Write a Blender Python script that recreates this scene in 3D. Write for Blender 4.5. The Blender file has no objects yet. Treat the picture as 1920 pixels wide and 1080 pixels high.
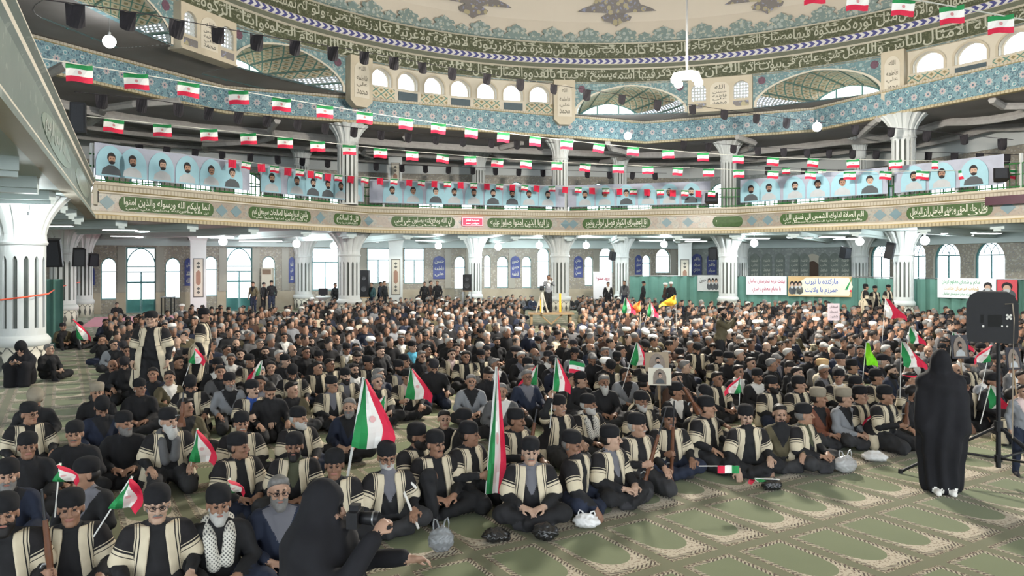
import bpy, bmesh, math, random
import numpy as np
from mathutils import Vector, Matrix
S = bpy.context.scene
COL = S.collection
pi = math.pi
rnd = random.Random(7)
# ---------------------------------------------------------------- camera
F = 1400.0; HZ = 500.0; CH = 2.6            # focal length in px, horizon row, eye height
cam = bpy.data.cameras.new('camera'); cam.sensor_width = 36.0; cam.lens = F / 1920 * 36
cam.shift_y = -(540 - HZ) / 1920; cam.clip_end = 400
camo = bpy.data.objects.new('camera', cam); COL.objects.link(camo)
camo.location = (0, 0, CH); camo.rotation_euler = (pi / 2, 0, 0); S.camera = camo
# ---------------------------------------------------------------- world and exposure
W = bpy.data.worlds.new('sky'); S.world = W; W.use_nodes = True
bg = W.node_tree.nodes['Background']; bg.inputs[0].default_value = (0.86, 0.94, 1.0, 1); bg.inputs[1].default_value = 3.0
S.view_settings.view_transform = 'Standard'; S.view_settings.look = 'None'
S.view_settings.exposure = 0.78; S.view_settings.gamma = 1.0; S.view_settings.use_curve_mapping = False
S.cycles.max_bounces = 5; S.cycles.diffuse_bounces = 3; S.cycles.glossy_bounces = 2; S.cycles.transparent_max_bounces = 8
S.cycles.sample_clamp_indirect = 4.0; S.cycles.use_adaptive_sampling = True; S.cycles.adaptive_threshold = 0.06; S.cycles.adaptive_min_samples = 16

# ---------------------------------------------------------------- measuring helpers
def P(px, py, d): return Vector(((px - 960) * d / F, d, CH + (HZ - py) * d / F))
def G(px, py):
    d = F * CH / (py - HZ); return Vector(((px - 960) * d / F, d, 0))
def XY(px, d): return ((px - 960) * d / F, d)

# ---------------------------------------------------------------- object helpers
def tag(o, label=None, cat=None, group=None, kind=None):
    if label: o['label'] = label
    if cat: o['category'] = cat
    if group: o['group'] = group
    if kind: o['kind'] = kind
    return o
def link(o, parent=None):
    COL.objects.link(o)
    if parent is not None: o.parent = parent
    return o
def empty(name, loc=(0, 0, 0), rz=0, parent=None):
    o = bpy.data.objects.new(name, None); o.location = loc; o.rotation_euler = (0, 0, rz); o.empty_display_size = .1
    return link(o, parent)
def inst(name, me, parent=None, mat=None):
    o = bpy.data.objects.new(name, me)
    link(o, parent)
    if mat is not None: o.matrix_local = mat
    return o
def copy_tree(o, parent=None):
    c = o.copy(); COL.objects.link(c); c.parent = parent
    for ch in list(o.children): copy_tree(ch, c)
    return c

class MB:
    "collects faces with material index and uv, builds one mesh"
    def __init__(s): s.v = []; s.f = []; s.m = []; s.uv = []; s.has = False
    def face(s, pts, m=0, uv=None):
        n = len(s.v); s.v += [tuple(p) for p in pts]; s.f.append(tuple(range(n, n + len(pts)))); s.m.append(m)
        s.uv.append(uv); s.has |= uv is not None
    def raw(s, verts, faces, m=0, uvs=None):
        n = len(s.v); s.v += [tuple(p) for p in verts]
        for i, f in enumerate(faces):
            s.f.append(tuple(n + k for k in f)); s.m.append(m if not isinstance(m, list) else m[i])
            s.uv.append(uvs[i] if uvs else None)
        if uvs: s.has = True
        return s
    def box(s, c, d, m=0, rz=0, M=None):
        x, y, z = d[0] / 2, d[1] / 2, d[2] / 2
        pts = [Vector(p) for p in ((-x,-y,-z),(x,-y,-z),(x,y,-z),(-x,y,-z),(-x,-y,z),(x,-y,z),(x,y,z),(-x,y,z))]
        R = M if M is not None else Matrix.Rotation(rz, 3, 'Z')
        pts = [R @ p + Vector(c) for p in pts]
        return s.raw(pts, [(0,3,2,1),(4,5,6,7),(0,1,5,4),(1,2,6,5),(2,3,7,6),(3,0,4,7)], m)
    def tube(s, pts, r, n=8, m=0, cap=True):
        pts = [Vector(p) for p in pts]; k = len(pts)
        rr = r if isinstance(r, (list, tuple)) else [r] * k
        vs = []; up = Vector((0, 0, 1))
        for i, p in enumerate(pts):
            t = (pts[min(i + 1, k - 1)] - pts[max(i - 1, 0)]).normalized()
            a = t.cross(up)
            if a.length < 1e-3: a = t.cross(Vector((1, 0, 0)))
            a.normalize(); b = a.cross(t)
            vs += [p + (a * math.cos(2*pi*j/n) + b * math.sin(2*pi*j/n)) * rr[i] for j in range(n)]
        fs = [(i*n+j, i*n+(j+1) % n, (i+1)*n+(j+1) % n, (i+1)*n+j) for i in range(k-1) for j in range(n)]
        if cap: fs += [tuple(range(n))[::-1], tuple((k-1)*n+j for j in range(n))]
        return s.raw(vs, fs, m)
    def lathe(s, prof, c=(0, 0, 0), n=24, m=0, sx=1, sy=1, cap=True, fr=None):
        vs = []; k = len(prof)
        for i, (r, z) in enumerate(prof):
            for j in range(n):
                a = 2*pi*j/n; q = r if fr is None else fr(r, z, a)
                vs.append((c[0]+q*math.cos(a)*sx, c[1]+q*math.sin(a)*sy, c[2]+z))
        fs = [(i*n+j, i*n+(j+1) % n, (i+1)*n+(j+1) % n, (i+1)*n+j) for i in range(k-1) for j in range(n)]
        ms = [m[i] if isinstance(m, list) else m for i in range(k-1) for j in range(n)]
        if cap:
            fs += [tuple(range(n))[::-1], tuple((k-1)*n+j for j in range(n))]; ms += [ms[0], ms[-1]]
        return s.raw(vs, fs, ms)
    def prism(s, poly, fn, t0, t1, m=0, mside=None):
        "poly: 2D outline; fn(a, b, t) -> point; extruded from t0 to t1"
        n = len(poly); A = [fn(a, b, t0) for a, b in poly]; B = [fn(a, b, t1) for a, b in poly]
        s.raw(A + B, [tuple(range(n))[::-1], tuple(range(n, 2*n))], m)
        s.raw(A + B, [(i, (i+1) % n, n+(i+1) % n, n+i) for i in range(n)], m if mside is None else mside)
        return s
    def mesh(s, name, mats, smooth=False):
        me = bpy.data.meshes.new(name); me.from_pydata(s.v, [], s.f)
        for mt in (mats if isinstance(mats, (list, tuple)) else [mats]): me.materials.append(mt)
        me.polygons.foreach_set('material_index', s.m)
        if smooth: me.polygons.foreach_set('use_smooth', [True] * len(s.f))
        if s.has:
            ul = me.uv_layers.new(name='UVMap'); k = 0; fl = []
            for f, u in zip(s.f, s.uv):
                fl += [c for q in u for c in q] if u else [0.0] * (2 * len(f))
            ul.data.foreach_set('uv', fl)
        me.update(); return me
    def build(s, name, mats, parent=None, smooth=False, **kw):
        o = inst(name, s.mesh(name, mats, smooth), parent)
        return tag(o, **kw) if kw else o

def fill2d(outline, holes):
    "triangulates an outline with holes; returns verts2d, tris"
    bm = bmesh.new(); es = []
    for lp in [outline] + holes:
        vs = [bm.verts.new((p[0], p[1], 0)) for p in lp]
        es += [bm.edges.new((vs[i], vs[(i+1) % len(vs)])) for i in range(len(vs))]
    bmesh.ops.triangle_fill(bm, use_beauty=True, use_dissolve=False, edges=es)
    bm.verts.index_update(); bm.normal_update()
    vs = [(v.co.x, v.co.y) for v in bm.verts]
    fs = [tuple(v.index for v in (f.verts if f.normal.z > 0 else reversed(f.verts))) for f in bm.faces]
    bm.free(); return vs, fs
def wall_holes(mb, outline, holes, fn, t0, t1, m=0, mrev=None, uv=True):
    "panel with openings: fn(a, b, t); front at t0, back at t1, reveals round every opening"
    vs, fs = fill2d(outline, holes)
    mb.raw([fn(a, b, t0) for a, b in vs], fs, m, [[vs[i] for i in f] for f in fs] if uv else None)
    for h in holes:
        n = len(h); A = [fn(a, b, t0) for a, b in h]; B = [fn(a, b, t1) for a, b in h]
        mb.raw(A + B, [(i, (i+1) % n, n+(i+1) % n, n+i) for i in range(n)], m if mrev is None else mrev)
def arch(cx, w, z0, z1, rise=None, n=10, point=.12):
    "pointed arch outline, counter clockwise"
    rise = rise if rise is not None else w * .6
    pts = [(cx - w/2, z0), (cx + w/2, z0)]; zs = z1 - rise
    for i in range(n + 1):
        t = i / n; a = t * pi / 2
        pts.append((cx + w/2 * (math.cos(a) * (1-point) + (1-t) * point), zs + rise * (math.sin(a) * (1-point) + t * point)))
    for i in range(n - 1, -1, -1):
        t = i / n; a = t * pi / 2
        pts.append((cx - w/2 * (math.cos(a) * (1-point) + (1-t) * point), zs + rise * (math.sin(a) * (1-point) + t * point)))
    return pts
def offset_poly(pl, o):
    "offset an open polyline to its right-hand side"
    out = []
    for i, p in enumerate(pl):
        ns = []
        for j in (i - 1, i):
            if 0 <= j < len(pl) - 1:
                dx, dy = pl[j+1][0] - pl[j][0], pl[j+1][1] - pl[j][1]; l = math.hypot(dx, dy)
                ns.append((dy / l, -dx / l))
        n = Vector((sum(a[0] for a in ns), sum(a[1] for a in ns))).normalized()
        c = n.dot(Vector(ns[0])); out.append((p[0] + n.x * o / c, p[1] + n.y * o / c))
    return out
def sweep(mb, pl, prof, ms, uo=0):
    "prof: (offset to the room side, z); ms: material per profile segment; uv in metres"
    L = [0]
    for a, b in zip(pl, pl[1:]): L.append(L[-1] + math.hypot(b[0]-a[0], b[1]-a[1]))
    rows = [[(x, y, z) for x, y in offset_poly(pl, o)] for o, z in prof]
    sl = [0]
    for a, b in zip(prof, prof[1:]): sl.append(sl[-1] + math.hypot(b[0]-a[0], b[1]-a[1]))
    for k in range(len(prof) - 1):
        for i in range(len(pl) - 1):
            u0, u1 = uo + L[i], uo + L[i+1]
            z0, z1 = prof[k][1], prof[k+1][1]
            if abs(z1 - z0) < .02: z0, z1 = 0, sl[k+1] - sl[k]
            mb.face([rows[k][i], rows[k][i+1], rows[k+1][i+1], rows[k+1][i]], ms[k], [(u0, z0), (u1, z0), (u1, z1), (u0, z1)])
def along(pl):
    "returns fn(s, z, t): point at arc length s, height z, t metres towards the room"
    L = [0]
    for a, b in zip(pl, pl[1:]): L.append(L[-1] + math.hypot(b[0]-a[0], b[1]-a[1]))
    def fn(s, z, t=0):
        i = max(0, min(len(pl) - 2, sum(1 for l in L[1:-1] if s > l)))
        dx, dy = (pl[i+1][0]-pl[i][0]), (pl[i+1][1]-pl[i][1]); l = L[i+1] - L[i]; q = (s - L[i]) / l
        return Vector((pl[i][0] + dx*q + dy/l*t, pl[i][1] + dy*q - dx/l*t, z))
    def s_of(px):
        "arc length where the sight line of column px meets the polyline"
        k = (px - 960) / F
        for i in range(len(pl) - 1):
            (x0, y0), (x1, y1) = pl[i], pl[i+1]; den = (x1-x0) - k*(y1-y0)
            if abs(den) < 1e-9: continue
            q = (k*y0 - x0) / den
            if -1e-6 <= q <= 1 + 1e-6 and y0 + q*(y1-y0) > 0.5: return L[i] + q * (L[i+1] - L[i])
        return None
    fn.L = L[-1]; fn.s = s_of; fn.Ls = L
    return fn

# ---------------------------------------------------------------- materials
class Mat:
    def __init__(s, name, rough=.7, spec=.3, metal=0.0):
        s.m = bpy.data.materials.new(name); s.m.use_nodes = True; s.t = s.m.node_tree
        s.b = s.t.nodes['Principled BSDF']; s.b.inputs['Roughness'].default_value = rough
        s.b.inputs['Specular IOR Level'].default_value = spec; s.b.inputs['Metallic'].default_value = metal
    def nd(s, typ, **kw):
        n = s.t.nodes.new(typ)
        for k, v in kw.items(): setattr(n, k, v)
        return n
    def put(s, sock, v):
        if hasattr(v, 'node'): s.t.links.new(v, sock)
        elif isinstance(v, (tuple, list)): sock.default_value = tuple(v) + ((1,) if len(v) == 3 and sock.type == 'RGBA' else ())
        else: sock.default_value = v
    def M(s, op, a, b=0.0, c=0.0):
        n = s.nd('ShaderNodeMath', operation=op); s.put(n.inputs[0], a); s.put(n.inputs[1], b); s.put(n.inputs[2], c); return n.outputs[0]
    def mix(s, f, a, b):
        n = s.nd('ShaderNodeMix', data_type='RGBA'); s.put(n.inputs[0], f); s.put(n.inputs[6], a); s.put(n.inputs[7], b); return n.outputs[2]
    def coord(s, kind='UV'):
        n = s.nd('ShaderNodeTexCoord'); sp = s.nd('ShaderNodeSeparateXYZ'); s.t.links.new(n.outputs[kind], sp.inputs[0])
        s.vec = n.outputs[kind]; return sp.outputs[0], sp.outputs[1], sp.outputs[2]
    def noise(s, scale, detail=3, vec=None, rough=.5):
        n = s.nd('ShaderNodeTexNoise'); n.inputs['Scale'].default_value = scale; n.inputs['Detail'].default_value = detail
        n.inputs['Roughness'].default_value = rough
        if vec is None:
            vec = s.nd('ShaderNodeTexCoord').outputs['Object']
        s.t.links.new(vec, n.inputs['Vector']); return n.outputs[0]
    def voro(s, scale, vec=None, out='Distance', feature='F1'):
        n = s.nd('ShaderNodeTexVoronoi', feature=feature); n.inputs['Scale'].default_value = scale
        if vec is None: vec = s.nd('ShaderNodeTexCoord').outputs['Object']
        s.t.links.new(vec, n.inputs['Vector']); return n.outputs[out]
    def step(s, a, t): return s.M('GREATER_THAN', a, t)
    def cyc(s, a, p, off=0.0):
        "centred cell coordinate in [-p/2, p/2]"
        return s.M('SUBTRACT', s.M('FLOORED_MODULO', s.M('ADD', a, off + p/2), p), p/2)
    def color(s, v): s.put(s.b.inputs['Base Color'], v); return s
    def bump(s, h, st=.3, dist=.01):
        n = s.nd('ShaderNodeBump'); n.inputs['Strength'].default_value = st; n.inputs['Distance'].default_value = dist
        s.t.links.new(h, n.inputs['Height']); s.t.links.new(n.outputs[0], s.b.inputs['Normal']); return s
def flat(name, c, rough=.7, spec=.3, var=.12, scale=6, metal=0.0, emit=None):
    m = Mat(name, rough, spec, metal)
    if var:
        n = m.noise(scale, 4)
        m.color(m.mix(n, tuple(x * (1 - var*1.2) for x in c), tuple(min(1, x * (1 + var)) for x in c)))
    else: m.color(c)
    if emit:
        m.b.inputs['Emission Color'].default_value = tuple(emit[0]) + (1,); m.b.inputs['Emission Strength'].default_value = emit[1]
        m.m.cycles.emission_sampling = 'NONE'
    return m.m
def sr(r, g, b):
    f = lambda c: (c/255/12.92) if c/255 <= .04045 else ((c/255+.055)/1.055)**2.4
    return (f(r), f(g), f(b))

WHITE = flat('white_plaster', (.60, .62, .61), .6, var=.06, scale=1.5)
CEILW = flat('ceiling_white', (.52, .60, .60), .55, var=.05, scale=.8)
CREAM = flat('cream_stucco', (.46, .41, .32), .6, var=.08, scale=3)
CREAM2 = flat('pale_stucco', (.54, .50, .42), .6, var=.06, scale=3)
GOLD = flat('ochre_moulding', (.50, .39, .19), .55, var=.1)
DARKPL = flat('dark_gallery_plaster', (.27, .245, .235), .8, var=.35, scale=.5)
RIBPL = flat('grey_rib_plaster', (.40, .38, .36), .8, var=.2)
DOMEC = flat('dome_plaster', (.56, .52, .46), .7, var=.05, scale=.3)
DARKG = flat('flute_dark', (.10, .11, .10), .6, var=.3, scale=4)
TEAL = flat('teal_paint', (.06, .22, .21), .45, var=.12)
TEALF = flat('teal_frame', (.10, .25, .26), .45, var=.08)
CURT = Mat('green_curtain', .8); _x, _y, _z = CURT.coord('Object')
CURT.color(CURT.mix(CURT.noise(1.2, 3), (.07, .17, .14), (.13, .26, .22))); CURT = CURT.m
BLACK = flat('black_plastic', (.012, .012, .014), .45, var=.2)
BLACKC = flat('black_cloth', (.010, .010, .013), .85, var=.3, scale=9)
BUNT = flat('dark_pennant_cloth', (.022, .020, .024), .8, var=.3)
STEEL = flat('grey_steel', (.35, .36, .37), .35, metal=.8, var=.05)
WOOD = flat('raw_timber', (.33, .23, .13), .7, var=.25, scale=5)
STOCK = flat('walnut_stock', (.12, .045, .02), .4, var=.3, scale=12)
GUN = flat('gun_metal', (.03, .03, .032), .35, metal=.6, var=.1)
FGREEN = flat('flag_green', (.02, .24, .07), .7, var=.1)
FWHITE = flat('flag_white', (.78, .76, .72), .7, var=.04)
FRED = flat('flag_red', (.62, .02, .06), .7, var=.1)
ROPE = flat('pale_cord', (.55, .55, .5), .7, var=0)
YELLOW = flat('yellow_cloth', (.80, .42, .03), .7, var=.08)
ORANGE = flat('orange_cloth', (.85, .20, .04), .7, var=.08)
LIME = flat('lime_cloth', (.25, .75, .02), .7, var=.05)
PINK = flat('pink_carpet', (.72, .32, .38), .9, var=.15, scale=2)
LAMP = flat('lamp_glow', (1, 1, 1), .5, var=0, emit=((1, .98, .94), 14))
TUBE = flat('tube_glow', (1, 1, 1), .5, var=0, emit=((.95, 1, 1), 5))
LEDR = flat('red_sign_glow', (.6, .02, .05), .5, var=0, emit=((.9, .03, .08), .8))
SIGNW = flat('sign_white', (.85, .85, .85), .5, var=0, emit=((1, .9, .9), .9))
GREENP = flat('inscription_green', (.05, .10, .03), .55, var=.35, scale=8)
LETTERD = flat('ring_letter_cream', (.40, .41, .34), .6, var=.1)
LETTER = flat('letter_cream', (.62, .62, .54), .6, var=.05)
BLUET = flat('blue_letter_tile', (.06, .08, .25), .4, var=.4, scale=9)
RAILG = flat('green_rail', (.04, .16, .05), .5, var=.1)
GROUND = flat('terrace_paving', (.72, .73, .72), .8, var=.05)
def glass():
    m = Mat('window_glass'); t = m.t; o = t.nodes['Material Output']
    tr = m.nd('ShaderNodeBsdfTransparent'); tr.inputs[0].default_value = (.95, .98, 1, 1)
    gl = m.nd('ShaderNodeBsdfGlossy'); gl.inputs['Roughness'].default_value = .05
    mx = m.nd('ShaderNodeMixShader'); mx.inputs[0].default_value = .06
    t.links.new(tr.outputs[0], mx.inputs[1]); t.links.new(gl.outputs[0], mx.inputs[2]); t.links.new(mx.outputs[0], o.inputs[0])
    return m.m
GLASS = glass()
def opal(name, c, st):
    m = Mat(name); t = m.t; o = t.nodes['Material Output']; m.m.cycles.emission_sampling = 'NONE'
    em = m.nd('ShaderNodeEmission'); em.inputs[0].default_value = c + (1,); em.inputs[1].default_value = st
    tr = m.nd('ShaderNodeBsdfTransparent'); mx = m.nd('ShaderNodeMixShader'); mx.inputs[0].default_value = .5
    t.links.new(em.outputs[0], mx.inputs[1]); t.links.new(tr.outputs[0], mx.inputs[2]); t.links.new(mx.outputs[0], o.inputs[0])
    return m.m
def point(p, w, c, r=.12, parent=None):
    l = bpy.data.lights.new('lamp_light', 'POINT'); l.energy = w; l.color = c; l.shadow_soft_size = r
    o = bpy.data.objects.new('lamp_light', l); link(o, parent); o.location = p; return o
def frosted():
    m = Mat('yellowish_frosted_glass'); t = m.t; o = t.nodes['Material Output']
    tr = m.nd('ShaderNodeBsdfTranslucent'); tr.inputs[0].default_value = (.9, .95, .72, 1)
    tp = m.nd('ShaderNodeBsdfTransparent'); tp.inputs[0].default_value = (.95, 1, .8, 1)
    mx = m.nd('ShaderNodeMixShader'); mx.inputs[0].default_value = .6
    t.links.new(tr.outputs[0], mx.inputs[1]); t.links.new(tp.outputs[0], mx.inputs[2]); t.links.new(mx.outputs[0], o.inputs[0])
    return m.m
FROST = frosted()
def bluetile():
    m = Mat('blue_star_tile', .35, .4); u, v, _ = m.coord('UV')
    cx, cy = m.cyc(u, .64), m.cyc(v, .60, -.02 - 9.5)
    r = m.M('SQRT', m.M('ADD', m.M('MULTIPLY', cx, cx), m.M('MULTIPLY', cy, cy)))
    ang = m.M('ARCTAN2', cy, cx)
    star = m.M('ADD', r, m.M('MULTIPLY', m.M('COSINE', m.M('MULTIPLY', ang, 8)), .025))
    c2, c3 = m.cyc(u, .64, .32), m.cyc(v, .60, .30 - .02 - 9.5)
    r2 = m.M('SQRT', m.M('ADD', m.M('MULTIPLY', c2, c2), m.M('MULTIPLY', c3, c3)))
    sp = m.voro(14, m.vec, 'Color')
    base = m.mix(m.step(m.voro(9, m.vec), .42), (.07, .13, .17), (.15, .26, .30))
    base = m.mix(m.M('MULTIPLY', m.step(m.noise(22, 2, m.vec), .6), .6), base, (.38, .44, .43))
    c = m.mix(m.M('LESS_THAN', star, .135), base, (.40, .43, .42))
    c = m.mix(m.M('LESS_THAN', star, .10), c, (.42, .33, .34))
    c = m.mix(m.M('LESS_THAN', r, .04), c, (.05, .13, .18))
    c = m.mix(m.M('LESS_THAN', r2, .085), c, (.40, .47, .47))
    c = m.mix(m.M('LESS_THAN', r2, .05), c, (.10, .26, .30))
    return m.color(c).m
BTILE = bluetile()
def dentil(name, c1, c2, p, frac=.3):
    m = Mat(name, .55); u, v, _ = m.coord('UV')
    return m.color(m.mix(m.M('LESS_THAN', m.M('FLOORED_MODULO', u, p), p * frac), c1, c2)).m
DENT = dentil('ochre_dentil', (.42, .36, .24), (.25, .21, .13), .16)
DENT2 = dentil('pale_dentil', (.42, .38, .30), (.30, .26, .20), .14)
def fasciam():
    m = Mat('painted_fascia_panel', .35, .45); u, v, _ = m.coord('UV')
    n = m.noise(2.2, 5, m.vec); n2 = m.noise(11, 3, m.vec)
    c = m.mix(n, (.25, .235, .19), (.36, .345, .30)); c = m.mix(m.M('MULTIPLY', m.step(n2, .56), .6), c, (.17, .19, .19)); c = m.mix(m.M('MULTIPLY', m.step(m.voro(3.2, m.vec), .55), .4), c, (.30, .20, .15))
    return m.color(c).m
FASC = fasciam()
def near_marble():
    m = Mat('veined_green_marble', .4, .35); n = m.noise(1.1, 8, rough=.65); n2 = m.noise(4, 6)
    c = m.mix(n, (.10, .135, .12), (.21, .25, .225)); c = m.mix(m.M('MULTIPLY', m.step(n2, .62), .35), c, (.4, .43, .4))
    return m.color(c).m
MARBLE = near_marble()
def chevron():
    m = Mat('blue_white_chevron', .4); u, v, _ = m.coord('UV')
    w = m.M('ADD', u, m.M('MULTIPLY', m.M('ABSOLUTE', m.M('SUBTRACT', v, 13.55)), 1.3))
    k = m.M('LESS_THAN', m.M('FLOORED_MODULO', w, .36), .19)
    return m.color(m.mix(k, (.55, .55, .56), (.06, .065, .20))).m
CHEV = chevron()
def floral(name, a, b, c3, sc=5, kind='UV'):
    m = Mat(name, .4); m.coord(kind); v = m.voro(sc, m.vec); n = m.noise(sc * 2.2, 3, m.vec)
    c = m.mix(m.step(v, .38), b, a); c = m.mix(m.step(n, .6), c, c3)
    return m.color(c).m
FLORB = floral('blue_floral_tile', (.13, .22, .24), (.26, .36, .37), (.38, .36, .33))
FLORC = floral('crest_floral_tile', (.12, .17, .17), (.26, .31, .31), (.34, .36, .30), 4)
FLORO = floral('crest_palmette_tile', (.17, .23, .23), (.32, .37, .37), (.40, .40, .34), 4, 'Object')
FLORM = floral('medallion_tile', (.17, .16, .16), (.34, .31, .20), (.22, .24, .34), 3, 'Object')
GREENB = floral('green_inscription_ground', (.06, .07, .04), (.095, .105, .065), (.15, .155, .11), 6)
WALLT = floral('painted_wall_ornament', (.30, .27, .22), (.40, .37, .31), (.20, .19, .22), 7)
MGREY = floral('carved_grey_marble', (.26, .29, .28), (.34, .37, .36), (.22, .25, .24), 5)
def diamonds():
    m = Mat('diamond_net_tile', .4); u, v, _ = m.coord('UV')
    a = m.M('ABSOLUTE', m.cyc(m.M('ADD', u, m.M('MULTIPLY', v, 1.25)), .55)); b = m.M('ABSOLUTE', m.cyc(m.M('SUBTRACT', u, m.M('MULTIPLY', v, 1.25)), .55))
    k = m.M('MAXIMUM', a, b)
    c = m.mix(m.step(k, .235), (.52, .45, .33), (.10, .22, .19)); c = m.mix(m.M('LESS_THAN', k, .10), c, (.24, .21, .12))
    return m.color(c).m
DIAM = diamonds()
def lattice():
    m = Mat('hexagon_lattice', .6); m.coord('UV')
    n = m.nd('ShaderNodeTexVoronoi', feature='F1'); n.inputs['Scale'].default_value = 6.5; n.inputs['Randomness'].default_value = .12
    m.t.links.new(m.vec, n.inputs['Vector'])
    m.color((.42, .45, .46)); tr = m.nd('ShaderNodeBsdfTransparent'); tr.inputs[0].default_value = (.8, .88, 1, 1)
    mx = m.nd('ShaderNodeMixShader'); m.t.links.new(m.M('LESS_THAN', n.outputs['Distance'], .26), mx.inputs[0])
    m.t.links.new(m.b.outputs[0], mx.inputs[1]); m.t.links.new(tr.outputs[0], mx.inputs[2]); m.t.links.new(mx.outputs[0], m.t.nodes['Material Output'].inputs[0])
    return m.m
LATT = lattice()
def stone():
    m = Mat('stained_stone_dado', .7); n = m.noise(.9, 6, rough=.6)
    return m.color(m.mix(n, (.27, .22, .15), (.52, .46, .37))).m
STONE = stone()
def zigzag():
    m = Mat('diamond_plinth_tile', .5); u, v, _ = m.coord('UV')
    return m.color((.62, .58, .48)).m
PLINTH = flat('plinth_cream', (.62, .59, .50), .5, var=.05)
PLDARK = flat('plinth_dark_inlay', (.10, .10, .09), .5, var=.2)
CA, SA = math.cos(math.radians(31)), math.sin(math.radians(31))
def carpet():
    m = Mat('prayer_carpet', .95, .1); g = m.nd('ShaderNodeNewGeometry'); sp = m.nd('ShaderNodeSeparateXYZ'); m.t.links.new(g.outputs['Position'], sp.inputs[0])
    X, Y = sp.outputs[0], sp.outputs[1]
    a = m.M('ADD', m.M('MULTIPLY', X, CA), m.M('MULTIPLY', Y, SA)); b = m.M('SUBTRACT', m.M('MULTIPLY', X, SA), m.M('MULTIPLY', Y, CA))
    p = m.M('ABSOLUTE', m.cyc(a, .685, -5.57)); q = m.M('FLOORED_MODULO', m.M('ADD', b, 4.85), 1.12)
    pos = g.outputs['Position']
    n1 = m.noise(1.3, 4, pos); n2 = m.noise(38, 3, pos); n3 = m.noise(26, 2, pos); n4 = m.noise(140, 2, pos)
    green = m.mix(n1, (.128, .158, .080), (.195, .222, .122)); green = m.mix(m.M('MULTIPLY', n4, .35), green, (.25, .27, .17))
    gap = m.mix(n1, (.14, .145, .085), (.19, .19, .115))
    pat = m.mix(m.step(n2, .5), (.40, .35, .25), (.11, .075, .055)); pat = m.mix(m.step(n3, .62), pat, (.17, .17, .09))
    cream = m.mix(m.step(n2, .57), (.50, .44, .34), (.25, .20, .15))
    br = m.M('LESS_THAN', m.M('FLOORED_MODULO', m.M('ADD', q, m.M('MULTIPLY', p, .9)), .045), .020)
    braid = m.mix(br, (.42, .38, .28), (.085, .065, .05))
    e = m.M('ADD', m.M('POWER', m.M('DIVIDE', p, .215), 2.0), m.M('POWER', m.M('DIVIDE', m.M('MAXIMUM', m.M('SUBTRACT', q, .60), 0.0), .26), 2.0))
    c = gap
    inb = m.M('MULTIPLY', m.M('LESS_THAN', p, .285), m.M('MULTIPLY', m.step(q, .06), m.M('LESS_THAN', q, 1.06)))
    c = m.mix(inb, c, pat)
    inr = m.M('MULTIPLY', m.M('LESS_THAN', p, .262), m.M('MULTIPLY', m.step(q, .09), m.M('LESS_THAN', q, 1.02)))
    c = m.mix(inr, c, braid)
    inc = m.M('MULTIPLY', m.M('LESS_THAN', p, .225), m.M('MULTIPLY', m.step(q, .12), m.M('LESS_THAN', q, .97)))
    c = m.mix(inc, c, green)
    ins = m.M('MULTIPLY', inc, m.M('MULTIPLY', m.step(q, .60), m.step(e, 1.0)))
    c = m.mix(ins, c, cream)
    m.color(c); m.bump(n4, .25, .004); m.b.inputs['Sheen Weight'].default_value = .14; m.b.inputs['Sheen Roughness'].default_value = .35; return m.m
CARPET = carpet()

# ---------------------------------------------------------------- arabic lettering
_AR = {'ا': (0xFE8D, 2), 'ب': (0xFE8F, 4), 'ت': (0xFE95, 4), 'ث': (0xFE99, 4), 'ج': (0xFE9D, 4), 'ح': (0xFEA1, 4), 'خ': (0xFEA5, 4),
       'د': (0xFEA9, 2), 'ذ': (0xFEAB, 2), 'ر': (0xFEAD, 2), 'ز': (0xFEAF, 2), 'س': (0xFEB1, 4), 'ش': (0xFEB5, 4), 'ص': (0xFEB9, 4),
       'ض': (0xFEBD, 4), 'ط': (0xFEC1, 4), 'ظ': (0xFEC5, 4), 'ع': (0xFEC9, 4), 'غ': (0xFECD, 4), 'ف': (0xFED1, 4), 'ق': (0xFED5, 4),
       'ک': (0xFED9, 4), 'ك': (0xFED9, 4), 'ل': (0xFEDD, 4), 'م': (0xFEE1, 4), 'ن': (0xFEE5, 4), 'ه': (0xFEE9, 4), 'و': (0xFEED, 2),
       'ی': (0xFEF1, 4), 'ي': (0xFEF1, 4), 'ة': (0xFE93, 2), 'ى': (0xFEEF, 2)}
def shape(t):
    t = t.replace('لا', '\u0001'); out = []
    dual = lambda ch: ch in _AR and _AR[ch][1] == 4
    con = lambda ch: ch in _AR or ch == '\u0001'
    for i, ch in enumerate(t):
        pv = i > 0 and dual(t[i-1]); nx = i + 1 < len(t) and con(t[i+1])
        if ch == '\u0001': out.append(chr(0xFEFC if pv else 0xFEFB)); continue
        if ch not in _AR: out.append(ch); continue
        b, k = _AR[ch]
        if k == 2: out.append(chr(b + (1 if pv else 0)))
        else: out.append(chr(b + (3 if pv and nx else 1 if pv else 2 if nx else 0)))
    return ''.join(reversed(out))
def text_tris(t, arab=True, res=2):
    cu = bpy.data.curves.new('t', 'FONT'); cu.body = shape(t) if arab else t; cu.resolution_u = res; cu.size = 1; cu.offset = .014
    o = bpy.data.objects.new('t', cu); COL.objects.link(o)
    me = bpy.data.meshes.new_from_object(o.evaluated_get(bpy.context.evaluated_depsgraph_get()))
    v = [(p.co.x, p.co.y) for p in me.vertices]; f = [tuple(q.vertices) for q in me.polygons]
    bpy.data.objects.remove(o); bpy.data.curves.remove(cu); bpy.data.meshes.remove(me)
    x0 = min(p[0] for p in v); x1 = max(p[0] for p in v); y0 = min(p[1] for p in v); y1 = max(p[1] for p in v)
    return [((x - x0) / (x1 - x0), (y - y0) / (y1 - y0)) for x, y in v], f, (x1 - x0) / (y1 - y0)
_tc = {}
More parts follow.
